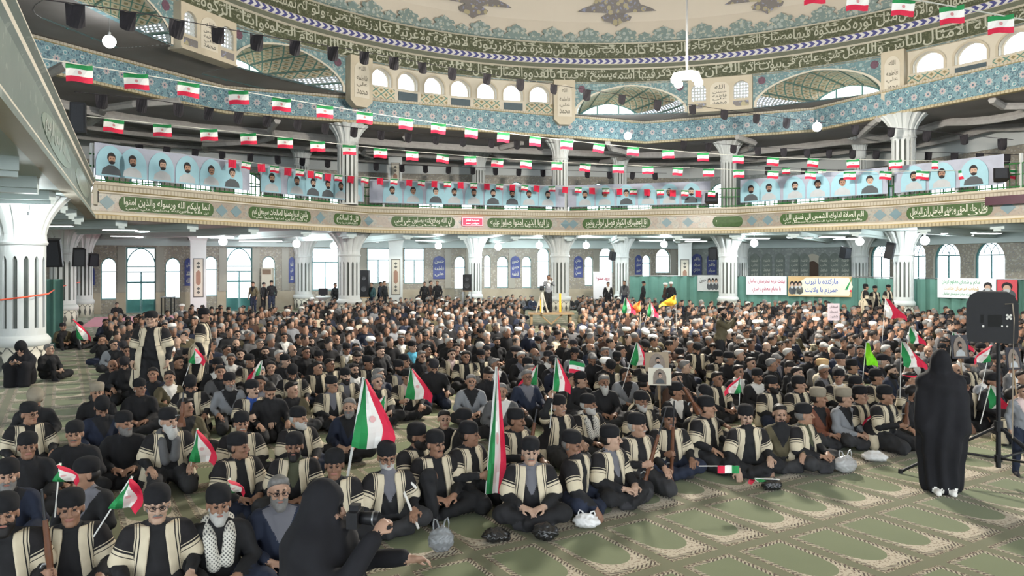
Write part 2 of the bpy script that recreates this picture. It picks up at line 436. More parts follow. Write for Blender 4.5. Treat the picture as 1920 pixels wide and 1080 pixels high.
def lettering(mb, t, fn, a0, a1, b0, b1, m=0, arab=True):
    "lays text into the rectangle a0..a1 x b0..b1 of surface fn(a, b)"
    if (t, arab) not in _tc: _tc[(t, arab)] = text_tris(t, arab)
    v, f, _ = _tc[(t, arab)]
    mb.raw([fn(a0 + (a1-a0)*x, b0 + (b1-b0)*y) for x, y in v], f, m)
# ================================================================ SETTING
ST = dict(kind='structure')
# plan, metres: balcony edge (L), outer wall (O), tiled beam of the upper gallery (U), dome ring
NV = (.507, -1.0)
V0 = XY(170, 26.4)
L = [(V0[0] + NV[0]*t, V0[1] + NV[1]*t) for t in (30.0,)] + [V0, XY(690, 37.8), XY(1060, 40.7), XY(1385, 38.1), XY(1675, 33.0), XY(1920, 28.7), (24.5, 20.5), (27.5, 11.0)]
O = [(-18.0, 4.0), (-25.0, 40.0), XY(742, 47.3), XY(1292, 50.0), XY(1625, 45.0), XY(1920, 36.0), (31.0, 22.0), (33.0, 10.0)]
U = [(-23.0, 14.5), (-16.7, 26.6), (-13.0, 33.7), (7.5, 42.0), (15.5, 38.3), (17.6, 33.7), (20.0, 29.3), (25.5, 19.0)]
RC = (4.7, 22.0); RR = 18.1
ZB, ZT = 4.3, 5.63; ZU, ZS = 9.5, 10.75
def th(px):
    k = (px - 960) / F; a = k*k + 1; b = -2*(k*RC[0] + RC[1]); c = RC[0]**2 + RC[1]**2 - RR*RR
    t = (-b + math.sqrt(b*b - 4*a*c)) / (2*a); return math.atan2(t - RC[1], k*t - RC[0])
def ring(s, z, t=0):
    "s: metres along the ring measured clockwise (left to right) from angle pi; t: metres towards the centre"
    a = pi - s / RR; r = RR - t; return Vector((RC[0] + r*math.cos(a), RC[1] + r*math.sin(a), z))
def rs(px): return (pi - th(px)) * RR

# floor, ground outside
MB().raw([(-60, -12, 0), (60, -12, 0), (60, 60, 0), (-60, 60, 0)], [(0, 1, 2, 3)]).build('floor', CARPET, **ST)
MB().raw([(-200, -150, -.15), (200, -150, -.15), (200, 200, -.15), (-200, 200, -.15)], [(0, 1, 2, 3)]).build('ground_outside', GROUND, kind='structure', label='pale paved terrace seen through the windows')

# ceilings: aisle ceiling under the balcony, gallery ceiling, roof ring
def ring_poly(a, b, z, name, mat, th_=.25, down=True):
    vs, fs = fill2d(list(a) + list(b)[::-1], [])
    mb = MB(); mb.raw([(x, y, z) for x, y in vs], [f[::-1] for f in fs]); mb.raw([(x, y, z + th_) for x, y in vs], fs)
    return mb.build(name, mat, **ST)
ceil = ring_poly(offset_poly(L, -.12), O, ZB + .02, 'ceiling', CEILW)
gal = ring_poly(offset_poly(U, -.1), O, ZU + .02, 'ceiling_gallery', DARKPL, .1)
Lf, Of, Uf = along(L), along(O), along(U)
# white beams of the aisle ceiling and grey ribs of the gallery ceiling
for k in range(30):
    s = 3.0 + k * 2.9
    if s > Lf.L: break
    a = Lf(s, 0, -.3); q = (a.xy - Vector(RC)).normalized()
    best = None
    for j in range(1, 260):
        p = a.xy + q * j * .1
        if p.y > 58 or abs(p.x) > 40: break
        best = p
        if min((p - Vector(O[i]).lerp(Vector(O[i+1]), max(0, min(1, (p - Vector(O[i])).dot(Vector(O[i+1]) - Vector(O[i])) / (Vector(O[i+1]) - Vector(O[i])).length_squared)))).length for i in range(len(O)-1)) < .25: break
    if best is None or a.y < 8: continue
    mid = (a.xy + best) / 2; ln = (best - a.xy).length; ang = math.atan2(q.y, q.x)
    b = MB(); b.box((0, 0, 0), (ln, .55, .22)); b.box((0, 0, -.15), (ln, .3, .1))
    o = b.build('beam', CEILW, ceil); o.location = (mid.x, mid.y, ZB - .09); o.rotation_euler[2] = ang
    if k % 2 == 0:
        pts = []
        u0 = Vector((mid.x, mid.y)) - q*ln*.4
        for j in range(9):
            t = j / 8 - .5; w = u0 + q * ln * (j/8) + Vector((-q.y, q.x)) * math.sin(j * 1.3 + k) * .8
            pts.append((w.x, w.y, ZU - .05 - .35*(1-abs(2*t))**.5))
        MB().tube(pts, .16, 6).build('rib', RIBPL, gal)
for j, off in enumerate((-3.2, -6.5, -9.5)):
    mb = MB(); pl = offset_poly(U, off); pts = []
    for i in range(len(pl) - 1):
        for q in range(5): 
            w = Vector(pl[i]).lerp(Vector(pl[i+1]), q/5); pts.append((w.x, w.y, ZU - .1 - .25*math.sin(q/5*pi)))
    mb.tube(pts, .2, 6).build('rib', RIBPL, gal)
# roof ring above the gallery and the dark soffit behind the squinches
n = 72; mb = MB(); vs = []
for j in range(n):
    a = 2*pi*j/n
    for r in (RR - .05, 42.0): vs.append((RC[0] + r*math.cos(a), RC[1] + r*math.sin(a), ZS + .03))
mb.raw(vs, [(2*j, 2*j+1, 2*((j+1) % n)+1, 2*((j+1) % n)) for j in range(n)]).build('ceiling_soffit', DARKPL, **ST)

# ---- balcony fascia
prof = [(-.12, ZB), (.14, ZB), (.14, ZB+.14), (.06, ZB+.18), (.06, ZB+.26), (.02, ZB+.3), (.02, ZB+.92), (.06, ZB+.95), (.06, ZB+1.0), (.15, ZB+1.04), (.15, ZB+1.2), (.2, ZB+1.24), (.2, ZT), (-.35, ZT)]
far = L[1:]
mb = MB(); sweep(mb, far, prof, [0, 1, 2, 3, 0, 4, 0, 3, 2, 5, 0, 0, 0])
fas = mb.build('wall_balcony', [CREAM, DENT, GOLD, CREAM2, FASC, DENT2], **ST)
nearp = [L[0], L[1]]
mb = MB(); sweep(mb, nearp, [(-.12, ZB), (.16, ZB), (.16, ZB+.1), (.05, ZB+.16), (.05, ZB+.3), (.02, ZB+.34), (.02, ZB+1.1), (.08, ZB+1.16), (.08, ZB+1.26), (.16, ZB+1.32), (.16, ZT+.02), (-.35, ZT+.02)], [0, 1, 1, 0, 1, 2, 1, 0, 1, 0, 1])
wn = mb.build('wall_balcony_near', [CREAM2, MARBLE, MARBLE], **ST)
Ff = along(far); nf = along(nearp)
# pale relief cartouche on the near marble panel
mb = MB(); s1 = nf.L
for k, (c, w) in enumerate(((s1-5.0, 6.2), (s1-13.0, 6.2))):
    mb.prism(arch(c, .62, 0, w, .5)[0:0] or [(c + w/2*math.cos(a)*min(1, 1.15), ZB+.72 + .3*math.sin(a)) for a in [i*pi/14 for i in range(28)]], lambda a, b, t: nf(a, b, t), .02, .035)
mb.build('cartouche', flat('marble_relief', (.24, .30, .26), .3, var=.3, scale=3), wn)
mb = MB()
for c in (s1-5.0, s1-13.0): lettering(mb, 'بسم الله الرحمن الرحیم', lambda a, b: nf(a, b, .045), c-2.6, c+2.6, ZB+.52, ZB+.95)
mb.build('inscription', flat('marble_letters', (.40, .44, .41), .4, var=.1), wn)
# square wall box on the near balcony face
o = MB().box((0, 0, 0), (.5, .12, .55)).box((0, -.07, 0), (.22, .03, .36), 1).build('speaker_box', [CREAM2, BLACK], label='cream box with dark slot on the left balcony corner', cat='box')
p = nf(s1-2.2, ZB+.6, .24); o.location = p; o.rotation_euler[2] = math.atan2(-(NV[1]), -NV[0]) + 0
VERSES = ['انما ولیکم الله ورسوله والذین امنوا', 'والذین امنوا وعملوا الصالحات سیجعل لهم', 'قل لا اسالکم', 'ان الله وملائکته یصلون علی النبی', 'یا ایها الذین امنوا صلوا علیه', 'انا اعطیناک الکوثر فصل لربک وانحر', 'ان شانئک', 'اقم الصلاة لدلوک الشمس الی غسق اللیل', 'وقل جاء الحق وزهق الباطل ان الباطل']
for i, (a, b) in enumerate(((222, 400), (465, 582), (625, 676), (733, 853), (913, 1035), (1092, 1220), (1336, 1393), (1463, 1628), (1700, 1862))):
    s0, s2 = Ff.s(a), Ff.s(b); c = (s0+s2)/2; h = .27; w = (s2-s0)/2
    outl = []
    for sx in (1, -1):
        for j in range(7):
            an = -pi/2 + pi*j/6
            outl.append((c + sx*(w - h*.8 + h*.8*math.cos(an)), ZB+.61 + sx*h*math.sin(an)))
    o = MB().prism(outl, lambda a, b, t: Ff(a, b, t), .02, .035).build('cartouche', GREENP, fas)
    mb = MB(); lettering(mb, VERSES[i], lambda a, b: Ff(a, b, .043), c-w+.18, c+w-.18, ZB+.44, ZB+.84)
    lettering(mb, VERSES[(i+3) % 9], lambda a, b: Ff(a, b, .043), c-w+.25, c+w-.25, ZB+.37, ZB+.50)
    mb.build('inscription', LETTER, o)
for px in (200, 415, 442, 600, 690, 870, 1060, 1075, 1250, 1290, 1410, 1440, 1650, 1680, 1890):
    s = Ff.s(px)
    if s: MB().prism([(s-.28, ZB+.61), (s, ZB+.36), (s+.28, ZB+.61), (s, ZB+.86)], lambda a, b, t: Ff(a, b, t), .02, .032).build('diamond_tile', floral('diamond_blue_%d' % px, (.16, .24, .27), (.32, .38, .38), (.30, .27, .2), 9), fas)
# red lit sign and dark board on the fascia
s = Ff.s(885); o = empty('led_sign', Ff(s, ZB+.66, .2)); tag(o, 'small red illuminated sign with white lettering on the balcony front', 'sign')
fn = lambda a, b, t=0: Ff(s + a, ZB+.66 + b, .06 + t) - o.location
MB().prism([(-.56, -.22), (.56, -.22), (.56, .22), (-.56, .22)], fn, 0, .08).build('panel', LEDR, o)
mb = MB()
for (a0, a1, b0, b1) in ((-.56, .56, .18, .22), (-.56, .56, -.22, -.18), (-.56, -.52, -.2, .2), (.52, .56, -.2, .2)): mb.prism([(a0, b0), (a1, b0), (a1, b1), (a0, b1)], fn, .08, .1)
mb.build('frame', flat('sign_pink', (.8, .3, .35), .5, var=0, emit=((1, .35, .4), .7)), o)
mb = MB(); lettering(mb, 'حسینیه اعظم', lambda a, b: fn(a, b, .09), -.36, .36, -.01, .15); lettering(mb, 'صلوات بر محمد', lambda a, b: fn(a, b, .09), -.36, .36, -.15, -.04); mb.build('lettering', SIGNW, o)
s = Ff.s(1893); MB().prism([(s-.75, ZB+.72), (s+.75, ZB+.72), (s+.75, ZB+1.06), (s-.75, ZB+1.06)], lambda a, b, t: Ff(a, b, t), .21, .3).build('display_board', flat('dark_red_board', (.06, .015, .03), .4), label='dark maroon display board at the right end of the balcony front', cat='board')

# ---- railing on the balcony
rail = empty('balcony_railing', (0, 0, 0)); tag(rail, 'green and white metal railing along the balcony edge', 'railing')
for z in (ZT+.08, ZT+.55, ZT+.98):
    mb = MB(); mb.tube([(x, y, z) for x, y in offset_poly(far, -.1)], .03, 6); mb.build('rail', RAILG, rail)
mb = MB(); s = .2
while s < Ff.L - .2:
    p = Ff(s, 0, -.1); mb.box((p.x, p.y, ZT+.5), (.03, .03, .95)); s += .22
mb.build('balusters', RAILG, rail)
bar = MB().box((0, 0, .68), (.1, .1, 1.36)).mesh('post', WHITE); s = 0.1
while s < Ff.L:
    o = inst('post', bar, rail); o.location = Ff(s, ZT, -.12); s += 2.4

# ---- portrait banners hung on the railing
LILAC = flat('lilac_banner', (.36, .38, .46), .7, var=.15, scale=3); SKYB = flat('sky_blue_print', (.30, .50, .58), .7, var=.06)
PSK = [flat('print_skin_%d' % i, c, .7, var=.1) for i, c in enumerate(((.42, .25, .17), (.34, .19, .13), (.48, .32, .24)))]
PH = flat('print_hair', (.02, .018, .02), .7, var=0); PG = flat('print_grey_shirt', (.42, .44, .46), .7, var=.1); PD = flat('print_dark_shirt', (.08, .09, .1), .7, var=.1)
def portrait_mesh(seed):
    r = random.Random(seed); mb = MB()
    fl = lambda a, b, t: Vector((a, t, b))
    el = lambda cx, cz, rx, rz, a0=0, a1=2*pi, n=16: [(cx + rx*math.cos(a0 + (a1-a0)*i/n), cz + rz*math.sin(a0 + (a1-a0)*i/n)) for i in range(n + (0 if a1-a0 > 6 else 1))]
    mb.prism(arch(0, .98, -.55, .55, .62), fl, -.004, 0, 0)
    t = r.uniform(-.04, .04)
    mb.prism([(-.34+t, -.5), (.34+t, -.5), (.3+t, -.3), (.1+t, -.16), (-.1+t, -.16), (-.3+t, -.3)], fl, -.008, -.004, r.choice((3, 4)))
    mb.prism(el(t, .12, .145, .18), fl, -.010, -.008, 2)                         # hair mass
    mb.prism(el(t + .015, .06, .115, .16), fl, -.013, -.010, 1)                 # face
    mb.prism(el(t, .165, .138, .095, 0, pi), fl, -.016, -.013, 2)
    for sx in (-1, 1):
        mb.prism(el(t + .015 + sx*.048, .095, .032, .010), fl, -.016, -.013, 2); mb.prism(el(t + .015 + sx*.048, .07, .016, .009), fl, -.016, -.013, 2)
    if r.random() < .55: mb.prism(el(t + .015, -.02, .11, .11, pi, 2*pi), fl, -.015, -.013, 2)
    mb.prism(el(t + .015, .0, .055, .015), fl, -.017, -.013, 2)
    mb.prism([(t+.005, .07), (t+.03, .03), (t+.01, .025)], fl, -.016, -.013, 1)
    return mb.mesh('portrait', [SKYB, PSK[seed % 3], PH, PG, PD])
PMS = [portrait_mesh(i) for i in range(9)]
k = 0
WORDS = ['leftmost long lilac banner of portraits on the balcony railing', 'lilac portrait banner between left balcony corner and white gallery column', 'longest lilac banner with nine portraits, above the red sign', 'lilac portrait banner right of the centre gallery column', 'lilac portrait banner of five men left of right gallery column', 'rightmost lilac banner with three larger portraits on the railing']
for bi, (a, b, xs) in enumerate(((152, 462, (185, 243, 296, 345, 390, 428)), (482, 676, (497, 550, 581, 607, 633, 658)), (692, 1056, (735, 774, 815, 849, 887, 923, 957, 990, 1023)), (1066, 1332, (1099, 1136, 1175, 1215, 1256, 1297)), (1392, 1668, (1404, 1447, 1493, 1538, 1584, 1634)), (1682, 1888, (1718, 1772, 1832)))):
    s0 = Ff.s(a) if a > 175 else .02; s1_ = Ff.s(b); bn = empty('portrait_banner', Ff((s0+s1_)/2, ZT+.1, .3)); tag(bn, WORDS[bi], 'banner', 'portrait banners on the balcony railing')
    mb = MB(); N = max(8, int((s1_-s0)/.4))
    for i in range(N):
        for (z0, z1) in ((ZT+.19, ZT+.8), (ZT+.8, ZT+1.36)):
            q = [(i/N, z0), ((i+1)/N, z0), ((i+1)/N, z1), (i/N, z1)]
            mb.face([Ff(s0 + (s1_-s0)*u, z, .22 + .02*math.sin(u*40)) - bn.location for u, z in q])
    clo = mb.build('cloth', LILAC, bn)
    for px in xs:
        s = max(Ff.s(px) or .6, s0 + .55)
        p0 = Ff(s - .1, 0); p1 = Ff(s + .1, 0); o = inst('portrait', PMS[k % 9], clo); k += 1
        o.location = Ff(s, ZT+.76, .245) - bn.location; o.rotation_euler[2] = math.atan2(p1.y-p0.y, p1.x-p0.x)
        sc = min(1.15, (Ff.s(xs[1]) - Ff.s(xs[0]))*.98 if px != 1832 else 1.2); o.scale = (sc*.95, 1, 1.0)

# ---- outer walls with windows and doors
nw = [0]
def window(fn, outline, a0, a1, z0, z1, door=False, arched=True, bars=1, fr=TEALF, glassm=None, depth=-.18, big=False):
    nw[0] += 1
    o = empty(('door_%d' if door else 'window_%d') % nw[0], fn((a0+a1)/2, z0, depth)); tag(o, kind='structure')
    l = o.location
    ins = [((a - (a0+a1)/2) * .9 + (a0+a1)/2, (z - (z0+z1)/2) * .955 + (z0+z1)/2) for a, z in outline]
    mb = MB(); vs, fs = fill2d(outline, [ins]); 
    for t, fl in ((depth+.04, 0), (depth-.04, 1)): mb.raw([fn(a, z, t) - l for a, z in vs], fs if not fl else [f[::-1] for f in fs])
    nI = len(ins); A = [fn(a, z, depth+.04) - l for a, z in ins]; B = [fn(a, z, depth-.04) - l for a, z in ins]
    mb.raw(A + B, [(i, (i+1) % nI, nI+(i+1) % nI, nI+i) for i in range(nI)])
    mb.build('frame', fr, o)
    w = a1 - a0; h = z1 - z0; bw = .05
    def bar_(x0, x1, y0, y1, nm='mullion', mt=fr, th_=.03):
        MB().prism([(x0, y0), (x1, y0), (x1, y1), (x0, y1)], lambda a, b, t: fn(a, b, depth + t) - l, -th_, th_).build(nm, mt, o)
    if door:
        bar_(a0, a1, z0+h*.46-bw, z0+h*.46+bw); bar_(a0, a1, z0+h*.62-.03, z0+h*.62+.03); bar_(a0, a1, z0+h*.7-.03, z0+h*.7+.03)
        bar_((a0+a1)/2-.04, (a0+a1)/2+.04, z0, z0+h*.62)
        bar_(a0, (a0+a1)/2-.05, z0, z0+h*.2, 'kick_panel', TEAL); bar_((a0+a1)/2+.05, a1, z0, z0+h*.2, 'kick_panel', TEAL)
        ar = arch((a0+a1)/2, w*.96, z0+h*.7, z0+h*.98, h*.26); mb = MB()
        mb.tube([fn(a, z, depth) - l for a, z in ar[2:]], .035, 5); mb.build('fanlight_arch', fr, o)
    elif bars:
        bar_(a0, a1, z0+h*.66-.03, z0+h*.66+.03)
        if bars > 1: bar_((a0+a1)/2-.03, (a0+a1)/2+.03, z0, z0+h*.66)
        if arched and big:
            mb = MB(); zc = z0 + h*.66
            for cx in (-.25, 0, .25):
                ar = arch((a0+a1)/2 + cx*w, w*.5, zc, zc + h*.27, h*.25, 6); mb.tube([fn(a, z, depth) - l for a, z in ar[1:]], .022, 4)
            mb.build('tracery', fr, o)
    vs, fs = fill2d(ins, []); MB().raw([fn(a, z, depth-.01) - l for a, z in vs], fs).build('pane', glassm or GLASS, o)
    return o
def zof(s, y, fn): return CH + (HZ - y) * fn(s, 0).y / F
holes = []; specs = []
for (a, b, yt, yb, ty) in ((189, 218, 483, 562, 'a'), (236, 292, 463, 587, 'd'), (310, 338, 483, 560, 'a'), (383, 407, 480, 556, 'a'), (424, 473, 463, 580, 'd'), (492, 516, 480, 556, 'a'), (585, 636, 464, 545, 'r'),
        (688, 732, 465, 532, 'r'), (757, 796, 465, 532, 'r'), (852, 872, 480, 542, 'a'), (908, 920, 478, 540, 'a'), (932, 953, 480, 540, 'a'), (979, 996, 480, 540, 'a'), (1008, 1030, 464, 540, 'a'), (1097, 1112, 480, 536, 'a'),
        (1124, 1150, 464, 512, 'a'), (1205, 1220, 478, 525, 'a'), (1230, 1257, 466, 512, 'a'), (1630, 1668, 457, 530, 'b'), (1700, 1735, 455, 530, 'b'), (1750, 1800, 454, 530, 'b'), (1826, 1884, 452, 530, 'b'), (1908, 1960, 450, 530, 'b')):
    s0, s2 = Of.s(a), Of.s(b)
    if s0 is None or s2 is None: continue
    zt = zof(s0, yt, Of); zb = max(.02, zof(s0, yb, Of))
    if ty == 'd': zb = .02
    out = [(s0, zb), (s2, zb), (s2, zt), (s0, zt)] if ty in 'dr' else arch((s0+s2)/2, s2-s0, zb, zt, (s2-s0)*.55)
    holes.append(out); specs.append((out, s0, s2, zb, zt, ty))
for s in (6, 11, 16, 21, 26, 31, 35):                     # left aisle windows behind the columns
    out = arch(s, 2.0, .9, 3.5, 1.2); holes.append(out); specs.append((out, s-1, s+1, .9, 3.5, 'b'))
up = []
s = 3.0
while s < Of.L - 3:
    if all(abs(s - l) > 1.2 for l in Of.Ls): up.append((s, arch(s, 1.75, 5.9, 8.1, 1.0)))
    s += 2.75
for i in range(len(O) - 1):
    s0, s2 = Of.Ls[i], Of.Ls[i+1]; mb = MB()
    hs = [h for h in holes + [u[1] for u in up] if s0 < sum(p[0] for p in h)/len(h) < s2]
    wall_holes(mb, [(s0, 0), (s2, 0), (s2, 10.9), (s0, 10.9)], hs, lambda a, b, t: Of(a, b, t), 0, -.35, 0, 1)
    w = mb.build('wall_%s' % ['left', 'back_left', 'back_centre', 'back_right', 'right', 'right_near', 'right_side'][i], [MGREY if i == 3 else WALLT, CREAM2], **ST)
    # dado, frieze beam
    low = sorted([(min(p[0] for p in h), max(p[0] for p in h)) for h in hs if min(p[1] for p in h) < 1.2])
    x = s0
    for a, b in low + [(s2, s2)]:
        if a - x > .1: MB().prism([(x, 0), (a, 0), (a, 1.15), (x, 1.15)], lambda a, b, t: Of(a, b, t), 0, .05).build('dado', STONE, w)
        x = b
    MB().prism([(s0, 3.78), (s2, 3.78), (s2, ZB), (s0, ZB)], lambda a, b, t: Of(a, b, t), 0, .6).build('frieze_beam', CEILW, w)
    MB().prism([(s0, 8.5), (s2, 8.5), (s2, ZU), (s0, ZU)], lambda a, b, t: Of(a, b, t), 0, .1).build('frieze_band', WHITE, w)
    MB().prism([(s0, 4.7), (s2, 4.7), (s2, 5.8), (s0, 5.8)], lambda a, b, t: Of(a, b, t), 0, .05).build('dado', CREAM2, w)
wl = {i: o for i, o in enumerate([o for o in S.objects if o.name.startswith('wall_') and 'balcony' not in o.name])}
for out, s0, s2, zb, zt, ty in specs:
    window(Of, out, s0, s2, zb, zt, door=ty == 'd', arched=ty in 'ab', bars=2 if ty in 'rb' else 1, big=ty == 'b')
for s, out in up: window(Of, out, s-.87, s+.87, 5.9, 8.1, bars=2)
# ornament strips, blue tile niches beside the windows
for px in (228, 300, 418, 480, 535, 680, 738, 840, 880, 960, 1040, 1118, 1195, 1262):
    s = Of.s(px); i = sum(1 for l in Of.Ls[1:-1] if s > l)
    MB().prism([(s-.2, 1.2), (s+.2, 1.2), (s+.2, 3.7), (s-.2, 3.7)], lambda a, b, t: Of(a, b, t), 0, .06).build('ornament_strip', FASC, wl[i])
VB = ['الله', 'محمد', 'علی', 'فاطمه', 'حسن', 'حسین', 'مهدی', 'سجاد', 'باقر']
for j, (a, b, yt, yb) in enumerate(((346, 360, 484, 536), (541, 553, 482, 530), (812, 835, 480, 523), (957, 975, 480, 521), (1076, 1092, 480, 520), (1190, 1203, 478, 515), (1298, 1316, 476, 515), (1326, 1344, 476, 515), (166, 178, 500, 535))):
    s0, s2 = Of.s(a), Of.s(b); i = sum(1 for l in Of.Ls[1:-1] if s0 > l); zt, zb = zof(s0, yt, Of), zof(s0, yb, Of)
    o = MB().prism(arch((s0+s2)/2, s2-s0, zb, zt, .3), lambda a, b, t: Of(a, b, t), 0, .07).build('tile_panel', BLUET, wl[i])
    mb = MB()
    for q in range(3): lettering(mb, VB[(j+q) % 9], lambda a, b: Of(a, b, .085), s0+.1, s2-.1, zb + (zt-zb)*(.1+.27*q), zb + (zt-zb)*(.3+.27*q))
    mb.build('lettering', LETTER, o)
# carved niches of the marble wall (right of the centre)
for px in (1415, 1438, 1462, 1490, 1508, 1545, 1565, 1585):
    s = Of.s(px); i = 3
    o = MB().prism(arch(s, .62, 1.9, 3.45, .4), lambda a, b, t: Of(a, b, t), 0, .06).build('carved_niche', flat('niche_stone_%d' % px, (.20, .23, .21), .5, var=.25), wl[i])
    mb = MB()
    for q in range(4): lettering(mb, VB[q], lambda a, b: Of(a, b, .075), s-.2, s+.2, 2.0+.3*q, 2.2+.3*q)
    mb.build('lettering', LETTER, o)
s = Of.s(1524); MB().prism(arch(s, .75, 1.3, 2.95, .4), lambda a, b, t: Of(a, b, t), 0, .05).build('niche', flat('brown_niche', (.10, .06, .04), .6), wl[3])
MB().prism(arch(s, 1.2, 1.2, 3.4, .6), lambda a, b, t: Of(a, b, t), 0, .03).build('niche_surround', CREAM2, wl[3])

# ---- columns
def column_meshes(R, zb, zt, nf_, plinth, fb, ft, capz):
    mb = MB(); C = 2*pi*R
    fn = lambda a, b, t: Vector(((R+t)*math.cos(a/R), (R+t)*math.sin(a/R), b))
    w = C/nf_
    for j in range(nf_):
        wall_holes(mb, [(j*w, plinth), (j*w + w*.5, plinth), ((j+1)*w, plinth), ((j+1)*w, capz), (j*w + w*.5, capz), (j*w, capz)], [arch((j+.5)*w, w*.46, fb, ft, w*.5, 4, .5)], fn, 0, -.07, 0, 0, uv=False)
    sh = mb.mesh('shaft', WHITE)
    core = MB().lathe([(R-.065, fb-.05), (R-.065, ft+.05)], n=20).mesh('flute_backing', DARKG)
    col = MB().lathe([(R+.02, plinth-.12), (R+.1, plinth-.06), (R+.1, plinth+.06), (R+.02, plinth+.16)], n=28).mesh('collar', WHITE, True) if plinth > zb else None
    H = zt - capz
    prof = [(R+.03, capz-.05), (R+.05, capz), (R+.02, capz+.06)] + [(R + .75*R*(t**2.0)*1.35, capz + .06 + (H-.06)*t) for t in [i/8 for i in range(1, 9)]]
    cap = MB().lathe(prof, n=96, fr=lambda r, z, a: r - (.13*max(0, (z-capz)/H)**.7*r if (a*nf_/(2*pi)) % 1 < .42 else 0)).mesh('capital', WHITE)
    pm = dm = None
    if plinth > zb:
        pm = MB().lathe([(R+.05, zb), (R+.05, plinth-.1)], n=28).mesh('plinth', PLINTH, True)
        d = MB(); r0 = R + .056; st = 2*pi/12
        q = lambda a, z: (r0*math.cos(a), r0*math.sin(a), z)
        d.face([q(-st*.28, zb+.3), q(0, zb+.08), q(st*.28, zb+.3), q(0, zb+.52)])
        d.face([q(-st*.5, plinth-.1), q(-st*.25, plinth-.1-.0), q(0, plinth-.26), q(-st*.25, plinth-.1)][:1] + [q(0, plinth-.28), q(st*.5, plinth-.1)])
        dm = d.mesh('inlay', PLDARK)
    return sh, core, col, cap, pm, dm
LOWC = column_meshes(.52, 0, ZB, 14, .78, 1.12, 2.86, 3.18); UPC = column_meshes(.5, ZT, ZU, 14, ZT, 5.7, 8.4, 8.5)
def column(x, y, ms, sc, label, group, name='column'):
    o = empty(name, (x, y, 0), rnd.random()); tag(o, label, 'column', group)
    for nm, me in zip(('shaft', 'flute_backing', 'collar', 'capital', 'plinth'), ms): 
        if me: c = inst(nm, me, o); c.scale = (sc, sc, 1)
    if ms[5]:
        for j in range(12): c = inst('inlay', ms[5], o); c.rotation_euler[2] = j*pi/6; c.scale = (sc, sc, 1)
COLS = []
for px, d, sc, lb in ((40, 18.2, 1, 'large fluted white column at the left edge beside the seated women'), (118, 33, .98, 'fluted white column behind the large one at the left edge'), (157, 38.5, .8, 'slimmer third fluted column of the left row'),
        (569, 45, .98, 'fluted white column just left of the tall balcony column, beside the pillar'), (655, 38.6, 1.05, 'fluted white column under the balcony left of centre'), (891, 45.5, .78, 'slim fluted column in the aisle behind the crowd, left of camera platform'),
        (1050, 42, 1.0, 'fluted white column behind the cameraman'), (1166, 46, .8, 'slim fluted column in the aisle right of the cameraman'), (1365, 41.5, .95, 'fluted white column beside the white banner with pink lettering'), (1612, 43, .85, 'fluted column half hidden behind the right balcony column'), (1694, 36.5, .88, 'fluted white column under the balcony at the right, before green curtain'), (1392, 45.5, .6, 'thin fluted column right behind the one at the white banner')):
    COLS.append(XY(px, d)); column(*XY(px, d), LOWC, sc, lb, 'fluted columns under the balcony')
for px, d, sc, lb in ((652, 36.6, 1.0, 'white ribbed gallery column left of centre, above the balcony'), (1050, 40.9, .85, 'white ribbed gallery column at the centre, above the balcony'), (1694, 34.2, 1.0, 'white ribbed gallery column at the right, above the balcony'), (1366, 41.5, .85, 'ribbed gallery column in shade right of the hanging chandelier'), (897, 45, .8, 'ribbed gallery column standing back between left and centre columns'), (1163, 45.5, .8, 'ribbed gallery column standing back right of the centre column'), (566, 43, .8, 'ribbed gallery column standing back left of the left column'), (1612, 40, .6, 'thin ribbed gallery column left of the right one')):
    column(*XY(px, d), UPC, sc, lb, 'ribbed columns of the gallery', 'gallery_column')
# square pillars with diamond panels
for px, d, z0, z1, lb in ((372, 40.5, 0, ZB, 'square white pillar with diamond panel between the left doors'), (742, 44, 0, ZB, 'square white pillar with diamond panel between two wide windows'), (1284, 46, 0, ZB, 'square white pillar with brown panel left of the blue niches'), (741, 44, ZT, ZU, 'square gallery pillar with diamond panel above the balcony')):
    x, y = XY(px, d); COLS.append((x, y)); o = empty('pillar', (x, y, 0), math.atan2(-x, y)*-1 if 0 else math.atan2(x, y)*-1); tag(o, lb, 'pillar')
    MB().box((0, 0, (z0+z1)/2), (.8, .8, z1-z0)).build('shaft', WHITE, o)
    MB().lathe([(.55, z1-.6), (.6, z1-.3), (.8, z1)], n=4).build('capital', WHITE, o).rotation_euler[2] = pi/4
    zc = z0 + 2.0; fl = lambda a, b, t: Vector((a, -.4 - t, b))
    MB().prism([(-.26, zc-1.05), (.26, zc-1.05), (.26, zc+1.05), (-.26, zc+1.05)], fl, 0, .01).build('panel_border', PLDARK, o)
    MB().prism([(-.22, zc-1.0), (.22, zc-1.0), (.22, zc+1.0), (-.22, zc+1.0)], fl, .01, .02).build('panel', CREAM2, o)
    MB().prism([(-.12, zc-.3), (0, zc-.42), (.12, zc-.3), (.12, zc+.3), (0, zc+.42), (-.12, zc+.3)], fl, .02, .03).build('medallion', flat('medallion_brown', (.30, .17, .12), .5), o)
    for dz in (-.78, -.58, .58, .78): MB().prism([(-.1, zc+dz), (0, zc+dz-.09), (.1, zc+dz), (0, zc+dz+.09)], fl, .02, .03).build('diamond', PLDARK, o)

# ---- tiled beam of the gallery
mb = MB(); sweep(mb, U, [(-.1, ZU), (.16, ZU), (.16, ZU+.1), (.05, ZU+.14), (.05, ZS-.12), (.12, ZS-.1), (.12, ZS), (-.3, ZS)], [0, 1, 0, 2, 0, 3, 0])
mb.build('wall_tiled_beam', [GOLD, DENT, BTILE, DENT2], **ST)

